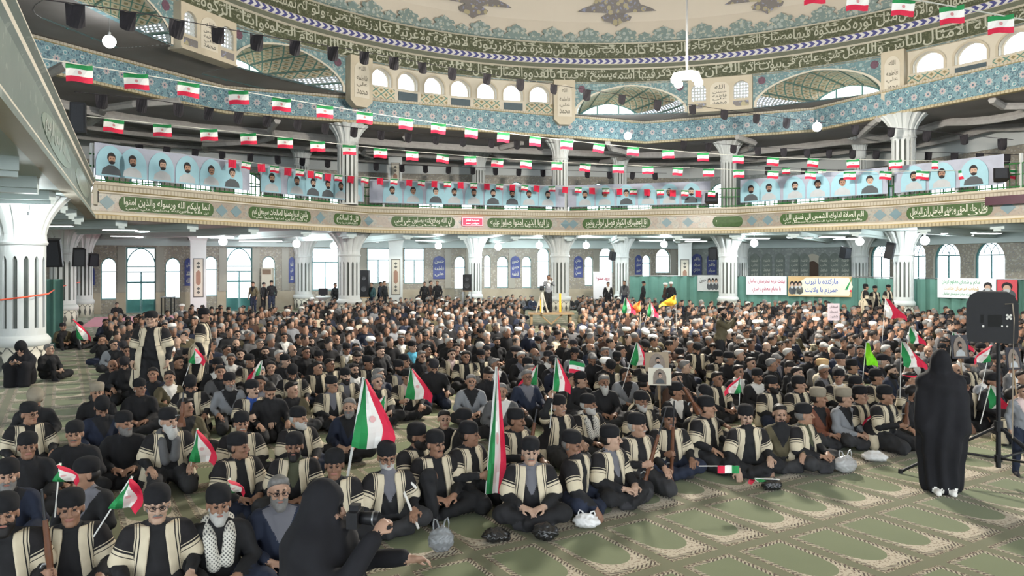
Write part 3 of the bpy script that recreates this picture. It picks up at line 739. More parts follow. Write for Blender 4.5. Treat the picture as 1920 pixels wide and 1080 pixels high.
# ---- dome ring: window tier, inscriptions, crest, dome
def band(name, prof, ms, mats, n=180, parent=None, **kw):
    mb = MB()
    for k in range(len(prof)-1):
        (t0, z0), (t1, z1) = prof[k], prof[k+1]
        for j in range(n):
            s0, s2 = 2*pi*RR*j/n, 2*pi*RR*(j+1)/n
            mb.face([ring(s0, z0, t0), ring(s2, z0, t0), ring(s2, z1, t1), ring(s0, z1, t1)], ms[k], [(s0, z0), (s2, z0), (s2, z1), (s0, z1)])
    return mb.build(name, mats, parent, True, **kw)
ZW = 12.4
wr = band('wall_dome_ring', [(0, ZW), (.16, ZW), (.16, ZW+.06), (.1, ZW+.1), (.12, 13.14), (.22, 13.2), (.22, 13.4), (.26, 13.42), (.28, 13.68), (.22, 13.72), (.28, 14.46), (.38, 14.5), (.38, 14.56), (.3, 14.6)], [0, 1, 0, 2, 0, 3, 0, 4, 0, 2, 0, 1, 0], [CREAM2, FLORC, GREENB, flat('dark_cornice', (.12, .13, .10), .6), CHEV], **ST)
dome = band('ceiling_dome', [(RR - RR*math.cos(a)*1.0 if a else .3, 14.6 + 13*math.sin(a)) for a in [i*pi/2/18*.97 for i in range(19)]], [0]*18, [DOMEC], **ST)
Q1 = 'بسم الله الرحمن الرحیم الله نور السموات والارض مثل نوره کمشکوة فیها مصباح المصباح فی زجاجة الزجاجة کانها کوکب دری یوقد من شجرة مبارکة زیتونة لا شرقیة ولا غربیة یکاد زیتها یضیء ولو لم تمسسه نار نور علی نور'.split()
Q2 = 'یهدی الله لنوره من یشاء ویضرب الله الامثال للناس والله بکل شیء علیم فی بیوت اذن الله ان ترفع ویذکر فیها اسمه یسبح له فیها بالغدو والاصال رجال لا تلهیهم تجارة ولا بیع عن ذکر الله واقام الصلوة وایتاء الزکوة'.split()
for words, z0, z1, t in ((Q1, 13.76, 14.44, .285), (Q2, 12.5, 13.14, .135)):
    s = rs(1915) + 6; i = 0
    mb = MB()
    while s > rs(300):
        w = words[i % len(words)] + ' ' + words[(i+1) % len(words)]; i += 2
        ln = .25 * len(w)
        lettering(mb, w, lambda a, b: ring(a, b, t), s - ln, s, z0, z1)
        lettering(mb, words[(i+5) % len(words)], lambda a, b: ring(a, b, t), s - ln*.8, s - ln*.2, z0 + (z1-z0)*.66, z1)
        s -= ln + .05
    mb.build('inscription', LETTERD, wr)
# crest of tile palmettes on the dome foot
def crest(w, h):
    pts = [(-.5, 0), (.5, 0), (.5, .3), (.36, .42), (.46, .55), (.4, .72), (.22, .74), (.16, .86), (.05, .9), (0, 1.0), (-.05, .9), (-.16, .86), (-.22, .74), (-.4, .72), (-.46, .55), (-.36, .42), (-.5, .3)]
    return [(a*w, b*h) for a, b in pts]
def domept(s, z, t):
    a = math.asin(min(1, max(0, (z - 14.6)/13))); r = RR*math.cos(a) if a > 0.02 else RR-.3*(1-a/.02)
    return ring(s, z, RR - r + .33*(1 - min(1, a/.05)) + t)
s = rs(330); j = 0
while s < rs(1990):
    w, h = ((1.25, .78) if j % 2 == 0 else (.75, .5)); nx = 1.0
    MB().prism(crest(w, h), lambda a, b, t: ring(s + a, 14.56 + b, .36 + t - .02*b), 0, .05).build('palmette', FLORO, wr); s += nx; j += 1
# tile medallions on the dome
for px, top in ((885, 30), (1155, 52), (1440, 25)):
    sc = rs(px)
    half = [(0, -1.9), (.35, -1.35), (.85, -1.1), (.95, -.6), (.55, -.1), (1.0, 0), (2.5, .05), (2.1, .55), (1.5, 1.0), (1.35, 1.7), (.8, 2.3), (0, 2.9)]
    outl = half + [(-a, b) for a, b in half[-2:0:-1]]
    zc = 16.15
    def fn(a, b, t):
        z = zc + b*.38; an = math.asin((z-14.6)/13); r = RR*math.cos(an); ang = pi - (sc + a*.86)/RR
        return Vector((RC[0] + (r-t)*math.cos(ang), RC[1] + (r-t)*math.sin(ang), z))
    vs, fs = fill2d(outl, []); MB().raw([fn(a, b, .12) for a, b in vs], fs, 0, [[vs[i] for i in f] for f in fs]).build('tile_medallion', FLORM, dome)
# window tier under the ring, bay by bay
def bay_rect(s0, s2): 
    k = max(2, int((s2-s0)/.6)); return [(s0 + (s2-s0)*i/k, ZS) for i in range(k+1)] + [(s2 - (s2-s0)*i/k, ZW+.02) for i in range(k+1)]
tier = empty('wall_window_tier', (0, 0, 0)); tag(tier, kind='structure')
mb = MB(); a, b = rs(2300), 2*pi*RR + rs(-60) if 0 else 2*pi*RR - 4
for i in range(60):
    s0, s2 = a + (b-a)*i/60, a + (b-a)*(i+1)/60
    if ring((s0+s2)/2, 0).y < 6: continue          # near side of the ring left out, letting sky light in from behind
    mb.face([ring(s0, ZS), ring(s2, ZS), ring(s2, ZW), ring(s0, ZW)])
mb.build('plain_wall', CREAM2, tier)
def wbay(s0, s2, nwn):
    hs = []; w = (s2-s0)/nwn
    for i in range(nwn): hs.append(arch(s0 + (i+.5)*w, w*.74, 11.38, 12.27, .5, 8, .25))
    mb = MB(); wall_holes(mb, bay_rect(s0, s2), hs, ring, 0, -.4, 0, 0); mb.build('arcade', CREAM2, tier)
    for i, h in enumerate(hs):
        window(ring, h, s0 + (i+.5)*w - w*.37, s0 + (i+.5)*w + w*.37, 11.38, 12.27, bars=0, fr=CREAM2, depth=-.3)
        mb = MB(); hh = arch(s0 + (i+.5)*w, w*.86, 11.36, 12.36, .55, 8, .25); vs, fs = fill2d(hh, [h]); mb.raw([ring(a, b, .05) for a, b in vs], fs)
        mb.build('arch_trim', CREAM, tier)
    for i in range(nwn):
        c = s0 + (i+.5)*w
        m = DIAM if i % 2 == 0 or nwn < 5 else None
        if m: 
            mb = MB(); mb.face([ring(c-w*.5, ZS+.02, .03), ring(c+w*.5, ZS+.02, .03), ring(c+w*.5, 11.3, .03), ring(c-w*.5, 11.3, .03)], 0, [(c-w*.5, 0), (c+w*.5, 0), (c+w*.5, .55), (c-w*.5, .55)]); mb.build('diamond_panel', m, tier)
        else: MB().prism([(c-w*.36, ZS+.08), (c+w*.36, ZS+.08), (c+w*.36, 11.25), (c-w*.36, 11.25)], ring, 0, .05).build('dark_panel', flat('slate_panel_%d' % int(c*10), (.07, .10, .12), .4), tier)
def pendant(s0, s2):
    c = (s0+s2)/2; w = (s2-s0)/2; o = empty('pendant_box', ring(c, ZS, .3)); tag(o, kind='structure'); l = o.location
    MB().prism([(-w, -.35), (-w*.5, -.62), (w*.5, -.62), (w, -.35), (w, 1.75), (-w, 1.75)], lambda a, b, t: ring(c+a, ZS+b, t) - l, 0, .45).build('box', CREAM, o)
    MB().prism(arch(0, w*1.35, -.2, 1.5, .4), lambda a, b, t: ring(c+a, ZS+b, t) - l, .45, .47).build('panel', CREAM2, o)
    mb = MB(); lettering(mb, 'الله', lambda a, b: ring(c+a, ZS+b, .485) - l, -w*.3, w*.3, 1.08, 1.3)
    for q in range(3): lettering(mb, VB[q+1], lambda a, b: ring(c+a, ZS+b, .485) - l, -w*.5, w*.5, -.05 + q*.33, .2 + q*.33)
    mb.build('lettering', flat('panel_letters_%d' % int(c), (.16, .15, .12), .6), o)
def squinch(s0, s2, side):
    c = (s0+s2)/2; w = (s2-s0); hole = arch(c, w*.94, ZS+.02, ZW-.12, 1.25, 12, .25)
    mb = MB(); wall_holes(mb, bay_rect(s0, s2), [hole], ring, 0, -.1, 0, 1); mb.build('spandrel', [FLORB, CREAM2], tier)
    for sx in (-1, 1): 
        x = c + sx*w*.43; MB().prism([(x + .2*math.cos(i*pi/4), ZW-.28 + .2*math.sin(i*pi/4)) for i in range(8)], ring, 0, .02).build('roundel', flat('roundel_%d' % int(x*10), (.13, .07, .10), .5, var=.4, scale=12), tier)
    mb = MB(); vs, fs = fill2d(arch(c, w*.985, ZS+.02, ZW-.05, 1.3, 12, .25), [hole]); mb.raw([ring(a, b, .05) for a, b in vs], fs); mb.build('arch_trim', CREAM2, tier)
    cur = hole[1:] + [hole[0]]; n_ = len(cur); c2 = c + side*w*.16; rows = []
    for k in range(7):
        t = k/6; f = 1 - .42*t
        rows.append([(c + (a-c)*f + (c2-c)*t, ZS+.02 + (b-ZS-.02)*(1 - .30*t*t), -2.2*math.sin(t*pi/2)) for a, b in cur])
    mb = MB()
    for k in range(6):
        for i in range(n_-1):
            q = [rows[k][i], rows[k][i+1], rows[k+1][i+1], rows[k+1][i]]; u = i/(n_-1)
            low = (u < .14 or u > .86)
            mb.face([ring(*p) for p in q], 1 if low else 0, [(i*.30, k*.42), ((i+1)*.30, k*.42), ((i+1)*.30, (k+1)*.42), (i*.30, (k+1)*.42)])
    mb.build('half_dome', [DIAM, LATT], tier)
    for i in range(2, n_-2, 4):
        MB().tube([ring(r[i][0], r[i][1], r[i][2] + .03) for r in rows], .05, 5).build('rib', flat('rib_green_%d_%d' % (int(c), i), (.10, .17, .15), .5), tier)
    bk = [(a, b) for a, b, _ in rows[-1]]; f2 = lambda a, b, t=0: ring(a, b, -2.2 + t)
    window(f2, bk[-1:] + bk[:-1], min(p[0] for p in bk), max(p[0] for p in bk), ZS+.02, max(p[1] for p in bk), bars=0, fr=TEALF, glassm=FROST, depth=0)
    o = S.objects[-1]
    for q in (.33, .66):
        x = min(p[0] for p in bk) + (max(p[0] for p in bk) - min(p[0] for p in bk))*q
        MB().prism([(x-.03, ZS), (x+.03, ZS), (x+.03, ZS+.95), (x-.03, ZS+.95)], f2, -.03, .03).build('mullion', TEALF, tier)
def oriel(s0, s2):
    c = (s0+s2)/2; w = s2-s0; o = empty('oriel_bay', ring(c, ZS, .2)); tag(o, kind='structure'); l = o.location
    f = lambda a, b, t=0: ring(c + a, b, .35 + t) - l
    hs = [arch(x*w, w*.23, 11.25, 12.15, .3) for x in (-.33, .33)]
    mb = MB(); wall_holes(mb, [(-w/2, ZS-.1), (w/2, ZS-.1), (w/2, ZW), (-w/2, ZW)], hs, f, 0, -.3); 
    mb.prism([(-w/2, ZS-.1), (w/2, ZS-.1), (w/2, ZS-.02), (-w/2, ZS-.02)], f, -.6, .06)
    for sx in (-1, 1): mb.face([f(sx*w/2, ZS-.1), f(sx*w/2, ZS-.1, -.5), f(sx*w/2, ZW, -.5), f(sx*w/2, ZW)])
    mb.build('face', CREAM, o)
    for h in hs:
        vs, fs = fill2d(h, []); MB().raw([f(a, b, -.12) for a, b in vs], fs, 0, [[vs[i] for i in q] for q in fs]).build('lattice_window', LATT, o)
    MB().prism(arch(0, w*.30, 10.95, 12.2, .35), f, 0, .03).build('panel', CREAM2, o)
    for x in (-.33, .33): MB().prism([(x*w-w*.12, 10.85), (x*w+w*.12, 10.85), (x*w+w*.12, 11.12), (x*w-w*.12, 11.12)], f, 0, .03).build('diamond_panel', FLORM, o)
    mb = MB(); lettering(mb, 'الله', lambda a, b: f(a, b, .04), -w*.08, w*.08, 11.8, 12.02)
    for q in range(4): lettering(mb, VB[q+1], lambda a, b: f(a, b, .04), -w*.11, w*.11, 11.02 + q*.18, 11.17 + q*.18)
    mb.build('lettering', PLDARK, o)
for kind, a, b, side in (('s', 60, 325, 1), ('o', 325, 432, 0), ('s', 432, 648, -1), ('p', 648, 690, 0), ('w', 690, 1036, 7), ('p', 1036, 1076, 0), ('s', 1076, 1290, -1), ('o', 1290, 1412, 0), ('s', 1412, 1658, 1), ('p', 1658, 1702, 0), ('w', 1702, 2150, 6)):
    if a < 100 and kind == 's': s0, s2 = rs(325) - 5.6, rs(325)
    elif b > 2000: s0, s2 = rs(1702), rs(1702) + 10.5
    else: s0, s2 = rs(a), rs(b)
    if kind == 's': squinch(s0, s2, side)
    elif kind == 'o': oriel(s0, s2)
    elif kind == 'p': pendant(s0, s2)
    else: wbay(s0, s2, side)
mb = MB()
for (s0, s2) in ((rs(325) - 14, rs(325) - 5.6), (rs(1702) + 10.5, rs(1702) + 20)):
    for i in range(10): mb.face([ring(s0 + (s2-s0)*i/10, ZS), ring(s0 + (s2-s0)*(i+1)/10, ZS), ring(s0 + (s2-s0)*(i+1)/10, ZW), ring(s0 + (s2-s0)*i/10, ZW)])
mb.build('plain_wall', CREAM2, tier)

# ---- lamps
NTH = ['leftmost', 'second from left', 'third from left', 'fourth from left', 'fifth from left', 'sixth from left', 'seventh from left', 'eighth from left', 'ninth from left'] + ['%dth from left' % i for i in range(10, 60)]
gm = MB().lathe([(.02, .2)] + [(.2*math.sin(a), .2*math.cos(a)) for a in [i*pi/10 for i in range(1, 10)]] + [(.01, -.2)], n=14)
GLOBE = gm.mesh('globe', [opal('globe_glow', (.97, 1, 1), 12)], True)
SOCK = MB().lathe([(.05, .18), (.05, .3)], n=10).tube([(0, 0, .3), (0, 0, .75)], .012, 5).mesh('socket_and_cord', [STEEL])
def globe(p, label, sc=1, group='globe lamps under the balcony', w=240, c=(.93, 1, 1)):
    o = empty('globe_lamp', p); tag(o, label, 'lamp', group); inst('globe', GLOBE, o); inst('socket_and_cord', SOCK, o); o.scale = (sc, sc, sc); point((0, 0, 0), w, c, .12, o)
for px, py, d, lb in ((55, 418, 17, 'large glowing globe lamp beside the big left column capital'), (418, 453, 37, 'globe lamp hanging before the second glazed door at left'), (556, 457, 39.5, 'globe lamp left of the pair near the left balcony column'), (626, 461, 40.5, 'globe lamp beside the left balcony column capital'), (822, 461, 43, 'globe lamp above the blue tile panel at the back'), (934, 463, 44, 'globe lamp between the slim column and centre column'), (1011, 460, 44.5, 'globe lamp tucked behind the centre column capital'), (1099, 460, 43.5, 'globe lamp just right of the centre column'), (1245, 458, 43, 'globe lamp left of the white banner column'), (1414, 456, 39.5, 'globe lamp above the white banner with pink lettering'), (1612, 453, 38, 'globe lamp left of the right balcony column'), (1734, 451, 34, 'globe lamp right of the right balcony column'), (205, 78, 24, 'bare bulb hanging below the left squinch'), (1177, 255, 39, 'bare bulb on the tiled beam right of the centre column'), (1532, 238, 33, 'bare bulb below the tiled beam at right')):
    globe(P(px, py, d), lb, 1 if d > 20 else .85, w=240 if d > 25 else 90)
for i, (x, y) in enumerate(((7.5, 2.0), (3.0, -3.0))): globe((x, y, 4.9), 'globe lamp over the open carpet, %s of the two' % ('right' if i == 0 else 'left'), 1.3, 'globe lamps over the front carpet', 230, (1, .88, .7))  # two warm globes added out of view to brighten the front crowd and carpet
CLN = ['rectangular white'] * 40
flm = MB().box((0, 0, .03), (1.3, .34, .06)).mesh('housing', WHITE); flt = MB().box((0, 0, -.012), (1.22, .28, .02)).mesh('tube_panel', TUBE)
for i, (px, d) in enumerate(sorted(((225, 30), (285, 31), (235, 36), (280, 37), (415, 38), (395, 37), (470, 43), (508, 43), (690, 44), (800, 42), (1220, 42), (1290, 40), (1305, 43), (1420, 39), (1500, 38), (1560, 37), (1585, 40), (1750, 33), (1800, 35), (1850, 33), (100, 27), (70, 22)))):
    x, y = XY(px, d); o = empty('ceiling_light', (x, y, ZB - .23 if d > 25 else ZB-.1), 0.15); tag(o, 'rectangular white ceiling light under the balcony, %s' % NTH[i], 'light', 'rectangular ceiling lights under the balcony'); inst('housing', flm, o); inst('tube_panel', flt, o)
# chandelier on its long rod under the dome centre
ch = empty('chandelier', P(1288, 150, 22)); tag(ch, 'white chandelier with four floodlights on a long rod under the dome', 'chandelier')
MB().tube([(0, 0, .1), (0, 0, 18)], .035, 6).build('rod', STEEL, ch)
MB().lathe([(.1, .25), (.35, .2), (.38, .1), (.1, .02)], n=16).build('hub', WHITE, ch, True)
WARM = opal('floodlight_glow', (1, .95, .86), 20)
for j in range(4):
    a = j*pi/2 + .4; x, y = .42*math.cos(a), .42*math.sin(a)
    am = MB().tube([(0, 0, .15), (x, y, .12)], .03, 6).build('arm', WHITE, ch)
    q = MB().lathe([(.05, .16), (.08, .10), (.085, .06)], n=14, cap=False).build('lamp_holder', WHITE, am, True); q.location = (x, y, 0)
    q2 = MB().lathe([(.06, .06), (.13, .0), (.12, -.09), (.05, -.14)], n=14).build('bulb', WARM, am, True); q2.location = (x, y, 0); point((x, y, -.04), 2100, (1, .93, .82), .3, am)
# ================================================================ PEOPLE: bodies grown from one smooth distance field each
def seg(lo, hi, fine):
    "grid coordinates: coarse step with finer bands (a, b, step)"
    out = [lo]; base = fine[0]
    while out[-1] < hi:
        st = base
        for a, b, s in fine[1:]:
            if a <= out[-1] < b: st = min(st, s)
        out.append(out[-1] + st)
    return np.array(out)
def rc(a, b, r1, r2, lab, k=.03): return ('rc', np.array(a, float), np.array(b, float), r1, r2, lab, k)
def el(c, r, lab, k=.03, R=None): return ('el', np.array(c, float), np.array(r, float), R, 0, lab, k)
def sub(c, r, k=.01, R=None): return ('sub', np.array(c, float), np.array(r, float), R, 0, -1, k)
def field(prims, xs, ys, zs):
    Fv = np.full((len(xs), len(ys), len(zs)), .2); Lb = np.zeros(Fv.shape, np.int8); Bs = np.full(Fv.shape, 9.)
    for p in prims:
        typ, a, b, r1, r2, lab, k = p; pad = k + .05
        if typ == 'rc':
            lo = np.minimum(a - r1, b - r2) - pad; hi = np.maximum(a + r1, b + r2) + pad
        else:
            m = b.max(); lo = a - m - pad; hi = a + m + pad
        i = [slice(max(0, np.searchsorted(q, l) - 1), np.searchsorted(q, h) + 1) for q, l, h in zip((xs, ys, zs), lo, hi)]
        X, Y, Z = np.meshgrid(xs[i[0]], ys[i[1]], zs[i[2]], indexing='ij')
        if X.size == 0: continue
        if typ == 'rc':
            d = b - a; t = np.clip(((X-a[0])*d[0] + (Y-a[1])*d[1] + (Z-a[2])*d[2]) / max(1e-9, d.dot(d)), 0, 1)
            D = np.sqrt((X-a[0]-t*d[0])**2 + (Y-a[1]-t*d[1])**2 + (Z-a[2]-t*d[2])**2) - (r1 + (r2-r1)*t)
        else:
            x, y, z = X-a[0], Y-a[1], Z-a[2]
            if r1 is not None: R = r1; x, y, z = (R[0, 0]*x+R[1, 0]*y+R[2, 0]*z, R[0, 1]*x+R[1, 1]*y+R[2, 1]*z, R[0, 2]*x+R[1, 2]*y+R[2, 2]*z)
            k0 = np.sqrt((x/b[0])**2 + (y/b[1])**2 + (z/b[2])**2); k1 = np.sqrt((x/b[0]**2)**2 + (y/b[1]**2)**2 + (z/b[2]**2)**2)
            D = k0*(k0-1)/np.maximum(k1, 1e-6)
        s = tuple(i); f = Fv[s]
        if typ == 'sub':
            h = np.maximum(k - np.abs(f + D), 0)/k; Fv[s] = np.maximum(f, -D) + h*h*k/4
        else:
            h = np.maximum(k - np.abs(f - D), 0)/k; Fv[s] = np.minimum(f, D) - h*h*k/4
            m = D < Bs[s]; Bs[s] = np.where(m, D, Bs[s]); Lb[s] = np.where(m, lab, Lb[s])
    return Fv, Lb
def nets(Fv, Lb, xs, ys, zs):
    "surface nets on a rectilinear grid: verts, quads, vertex labels"
    ins = Fv < 0; nx, ny, nz = Fv.shape
    cnt = np.zeros((nx-1, ny-1, nz-1), np.int8)
    for dx in (0, 1):
        for dy in (0, 1):
            for dz in (0, 1): cnt += ins[dx:nx-1+dx, dy:ny-1+dy, dz:nz-1+dz]
    ci = np.argwhere((cnt > 0) & (cnt < 8)); n = len(ci); acc = np.zeros((n, 3)); num = np.zeros(n)
    I, J, K = ci.T; co = {}
    C = np.stack([xs[I], ys[J], zs[K]], 1); Dg = np.stack([xs[I+1]-xs[I], ys[J+1]-ys[J], zs[K+1]-zs[K]], 1)
    val = {(a, b, c): Fv[I+a, J+b, K+c] for a in (0, 1) for b in (0, 1) for c in (0, 1)}
    for ax in range(3):
        for u in (0, 1):
            for v in (0, 1):
                p = [0, 0, 0]; o = [q for q in range(3) if q != ax]; p[o[0]] = u; p[o[1]] = v; p2 = list(p); p2[ax] = 1
                f0, f1 = val[tuple(p)], val[tuple(p2)]; m = (f0 < 0) != (f1 < 0)
                t = np.where(m, f0/np.where(m, f0-f1, 1), 0)
                pt = np.tile(np.array(p, float), (n, 1)); pt[:, ax] = t
                acc += pt*m[:, None]; num += m
    V = C + Dg*(acc/num[:, None])
    idx = -np.ones(cnt.shape, np.int32); idx[I, J, K] = np.arange(n)
    best = np.full(n, 9.); lab = np.zeros(n, np.int8)
    for kk, f in val.items():
        m = np.abs(f) < best; best = np.where(m, np.abs(f), best); lab = np.where(m, Lb[I+kk[0], J+kk[1], K+kk[2]], lab)
    Q = []
    for ax in range(3):
        sl0 = [slice(None)]*3; sl1 = [slice(None)]*3; sl0[ax] = slice(0, -1); sl1[ax] = slice(1, None)
        a, b = ins[tuple(sl0)], ins[tuple(sl1)]; e = np.argwhere(a != b); o = [q for q in range(3) if q != ax]
        e = e[(e[:, o[0]] > 0) & (e[:, o[1]] > 0) & (e[:, o[0]] < Fv.shape[o[0]]-1) & (e[:, o[1]] < Fv.shape[o[1]]-1)]
        if not len(e): continue
        fl = a[tuple(e.T)]
        def cell(u, v):
            c = e.copy(); c[:, o[0]] -= u; c[:, o[1]] -= v; return idx[tuple(c.T)]
        q = np.stack([cell(1, 1), cell(0, 1), cell(0, 0), cell(1, 0)], 1)
        if ax == 1: fl = ~fl
        q[~fl] = q[~fl][:, ::-1]; Q.append(q)
    Q = np.concatenate(Q); Q = Q[(Q >= 0).all(1)]
    return V, Q, lab
def np_mesh(name, V, Q, fm, mats, smooth=True):
    me = bpy.data.meshes.new(name); me.vertices.add(len(V)); me.vertices.foreach_set('co', np.asarray(V, np.float32).ravel())
    me.loops.add(Q.size); me.loops.foreach_set('vertex_index', Q.astype(np.int32).ravel())
    me.polygons.add(len(Q)); me.polygons.foreach_set('loop_start', np.arange(0, Q.size, Q.shape[1], dtype=np.int32)); me.polygons.foreach_set('loop_total', np.full(len(Q), Q.shape[1], np.int32))
    for m in mats: me.materials.append(m)
    me.polygons.foreach_set('material_index', np.asarray(fm, np.int32)); me.polygons.foreach_set('use_smooth', np.full(len(Q), smooth))
    me.update(calc_edges=True); return me
SKIN, COAT, TROU, SHIRT, DARK, LIP, FOOT = range(7)
def rot(yaw=0, pitch=0, roll=0):
    return np.array((Matrix.Rotation(yaw, 3, 'Z') @ Matrix.Rotation(pitch, 3, 'X') @ Matrix.Rotation(roll, 3, 'Y')))
def hand(w, d, nrm, curl=.5, side=1):
    "palm, four unequal bent fingers, thumb leaving the side of the palm; w wrist, d towards knuckles, nrm palm side"
    w = np.array(w, float); d = np.array(d, float); d /= np.linalg.norm(d); nrm = np.array(nrm, float); nrm -= d*d.dot(nrm); nrm /= np.linalg.norm(nrm)
    s = np.cross(d, nrm)*side; out = [rc(w - d*.03, w + d*.02, .026, .028, SKIN, .015), el(w + d*.055, (.042, .05, .019), SKIN, .012, np.stack([s, d, nrm], 1))]
    for i, ln in enumerate((.068, .078, .073, .056)):
        b = w + d*.09 + s*(.030 - .020*i); c = math.cos(curl); q = math.sin(curl)
        m = b + (d*c + nrm*q)*ln*.55; c2, q2 = math.cos(curl*2.1), math.sin(curl*2.1); e = m + (d*c2 + nrm*q2)*ln*.5
        out += [rc(b, m, .0095, .009, SKIN, .004), rc(m, e, .009, .0075, SKIN, .004)]
    b = w + d*.03 + s*.036; m = b + s*.03 + d*.028 + nrm*.012; e = m + d*.028 + nrm*.016 - s*.006
    out += [rc(b, m, .014, .011, SKIN, .008), rc(m, e, .011, .008, SKIN, .004)]
    return out
def head_prims(c, R, boy=False):
    T = lambda p: np.array(c) + R @ np.array(p, float)
    o = [el(T((0, .014, .036)), (.079, .099, .089), SKIN, .02, R), el(T((0, -.026, -.05)), (.060, .068, .072), SKIN, .03, R), rc(T((-.012, -.075, -.097)), T((.012, -.075, -.097)), .019, .019, SKIN, .025),
         rc(T((-.036, -.078, .032)), T((.036, -.078, .032)), .014, .014, SKIN, .014), el(T((.042, -.066, -.022)), (.024, .024, .02), SKIN, .02, R), el(T((-.042, -.066, -.022)), (.024, .024, .02), SKIN, .02, R),
         sub(T((.033, -.104, .012)), (.017, .016, .011), .012, R), sub(T((-.033, -.104, .012)), (.017, .016, .011), .012, R),
         rc(T((0, -.092, .022)), T((0, -.119, -.024)), .009, .0145, SKIN, .012), el(T((.015, -.102, -.028)), (.010, .012, .009), SKIN, .006, R), el(T((-.015, -.102, -.028)), (.010, .012, .009), SKIN, .006, R),
         rc(T((-.021, -.091, -.056)), T((.021, -.091, -.056)), .0075, .0075, LIP, .006),
         el(T((.081, .012, -.002)), (.011, .021, .033), SKIN, .008, R), el(T((-.081, .012, -.002)), (.011, .021, .033), SKIN, .008, R)]
    for s in (-1, 1):
        o.append(el(T((s*.033, -.0855, .010)), (.012, .010, .006), DARK, .004, R))
        o.append(rc(T((s*.014, -.0945, .033)), T((s*.05, -.083, .036)), .004, .0032, DARK, .003))
    return o
def arm(sh, elb, wr, hd, hn, curl=.5, side=1, lab=COAT, bare=False):
    sh, elb, wr = np.array(sh), np.array(elb), np.array(wr)
    q = elb + (wr-elb)*(.86); d = (wr-elb)/np.linalg.norm(wr-elb)
    return [rc(sh, elb, .068, .055, lab, .04), rc(elb, q, .055, .042, lab, .03), rc(elb + (wr-elb)*.8, wr, .03, .027, SKIN, .008)] + hand(wr, hd, hn, curl, side)
POSES = {}
def pose(name, **kw): POSES[name] = kw
LAP = dict(ar=((-.2, .0, .53), (-.29, -.06, .30), (-.10, -.29, .235), (.75, -.55, -.1), (.1, .1, -1), .6), al=((.2, .0, .53), (.29, -.06, .30), (.10, -.29, .235), (-.75, -.55, -.1), (-.1, .1, -1), .6))
THIGH = dict(ar=((-.2, .0, .53), (-.30, -.02, .31), (-.24, -.26, .25), (.25, -.9, -.25), (0, -.2, -1), .35), al=((.2, .0, .53), (.30, -.02, .31), (.24, -.26, .25), (-.25, -.9, -.25), (0, -.2, -1), .35))
GRIP = dict(ar=((-.2, .0, .53), (-.30, -.10, .31), (-.17, -.34, .36), (.55, -.75, .3), (.8, .6, .0), 1.35), al=THIGH['al'])
RAISE = dict(ar=((-.2, .0, .55), (-.33, -.10, .70), (-.25, -.16, .95), (.1, -.1, 1), (.2, -1, 0), 1.2), al=THIGH['al'])
DOWN = dict(ar=((-.2, -.03, .52), (-.31, -.18, .31), (-.26, -.42, .13), (.0, -.6, -.8), (.2, .8, -.6), .5), al=THIGH['al'])
pose('lap', legs='cross', **LAP); pose('lap_r', legs='cross', yaw=.6, **LAP); pose('lap_l', legs='cross', yaw=-.65, **LAP); pose('thigh', legs='kneel', **THIGH); pose('thigh_r', legs='kneel', yaw=.5, **THIGH)
pose('bow', legs='kneel', pitch=.62, lean=-.07, **THIGH); pose('grip', legs='cross', **GRIP); pose('grip_r', legs='kneel', yaw=.45, **GRIP); pose('raise', legs='kneel', yaw=.2, **RAISE); pose('knee', legs='up', yaw=.25, **LAP); pose('down', legs='cross', lean=-.09, pitch=.1, **DOWN)
pose('stand', legs='stand', ar=((-.2, 0, .53), (-.29, .02, .27), (-.29, -.08, .02), (0, -.25, -1), (1, 0, 0), .5), al=((.2, 0, .53), (.29, .02, .27), (.28, -.08, .02), (0, -.25, -1), (-1, 0, 0), .5))
pose('photo', legs='stand', ar=((-.2, 0, .53), (-.27, -.2, .42), (-.07, -.36, .66), (.3, -.3, .9), (.6, -.6, 0), .9), al=((.2, 0, .53), (.27, -.2, .42), (.07, -.36, .66), (-.3, -.3, .9), (-.6, -.6, 0), .9))
pose('sitphoto', legs='cross', ar=((-.2, 0, .53), (-.27, -.2, .46), (-.09, -.36, .70), (.3, -.3, .9), (.6, -.6, 0), .9), al=((.2, 0, .53), (.27, -.2, .46), (.09, -.36, .70), (-.3, -.3, .9), (-.6, -.6, 0), .9))
LIFT = {'cross': 0, 'kneel': .07, 'up': .02, 'stand': .87}
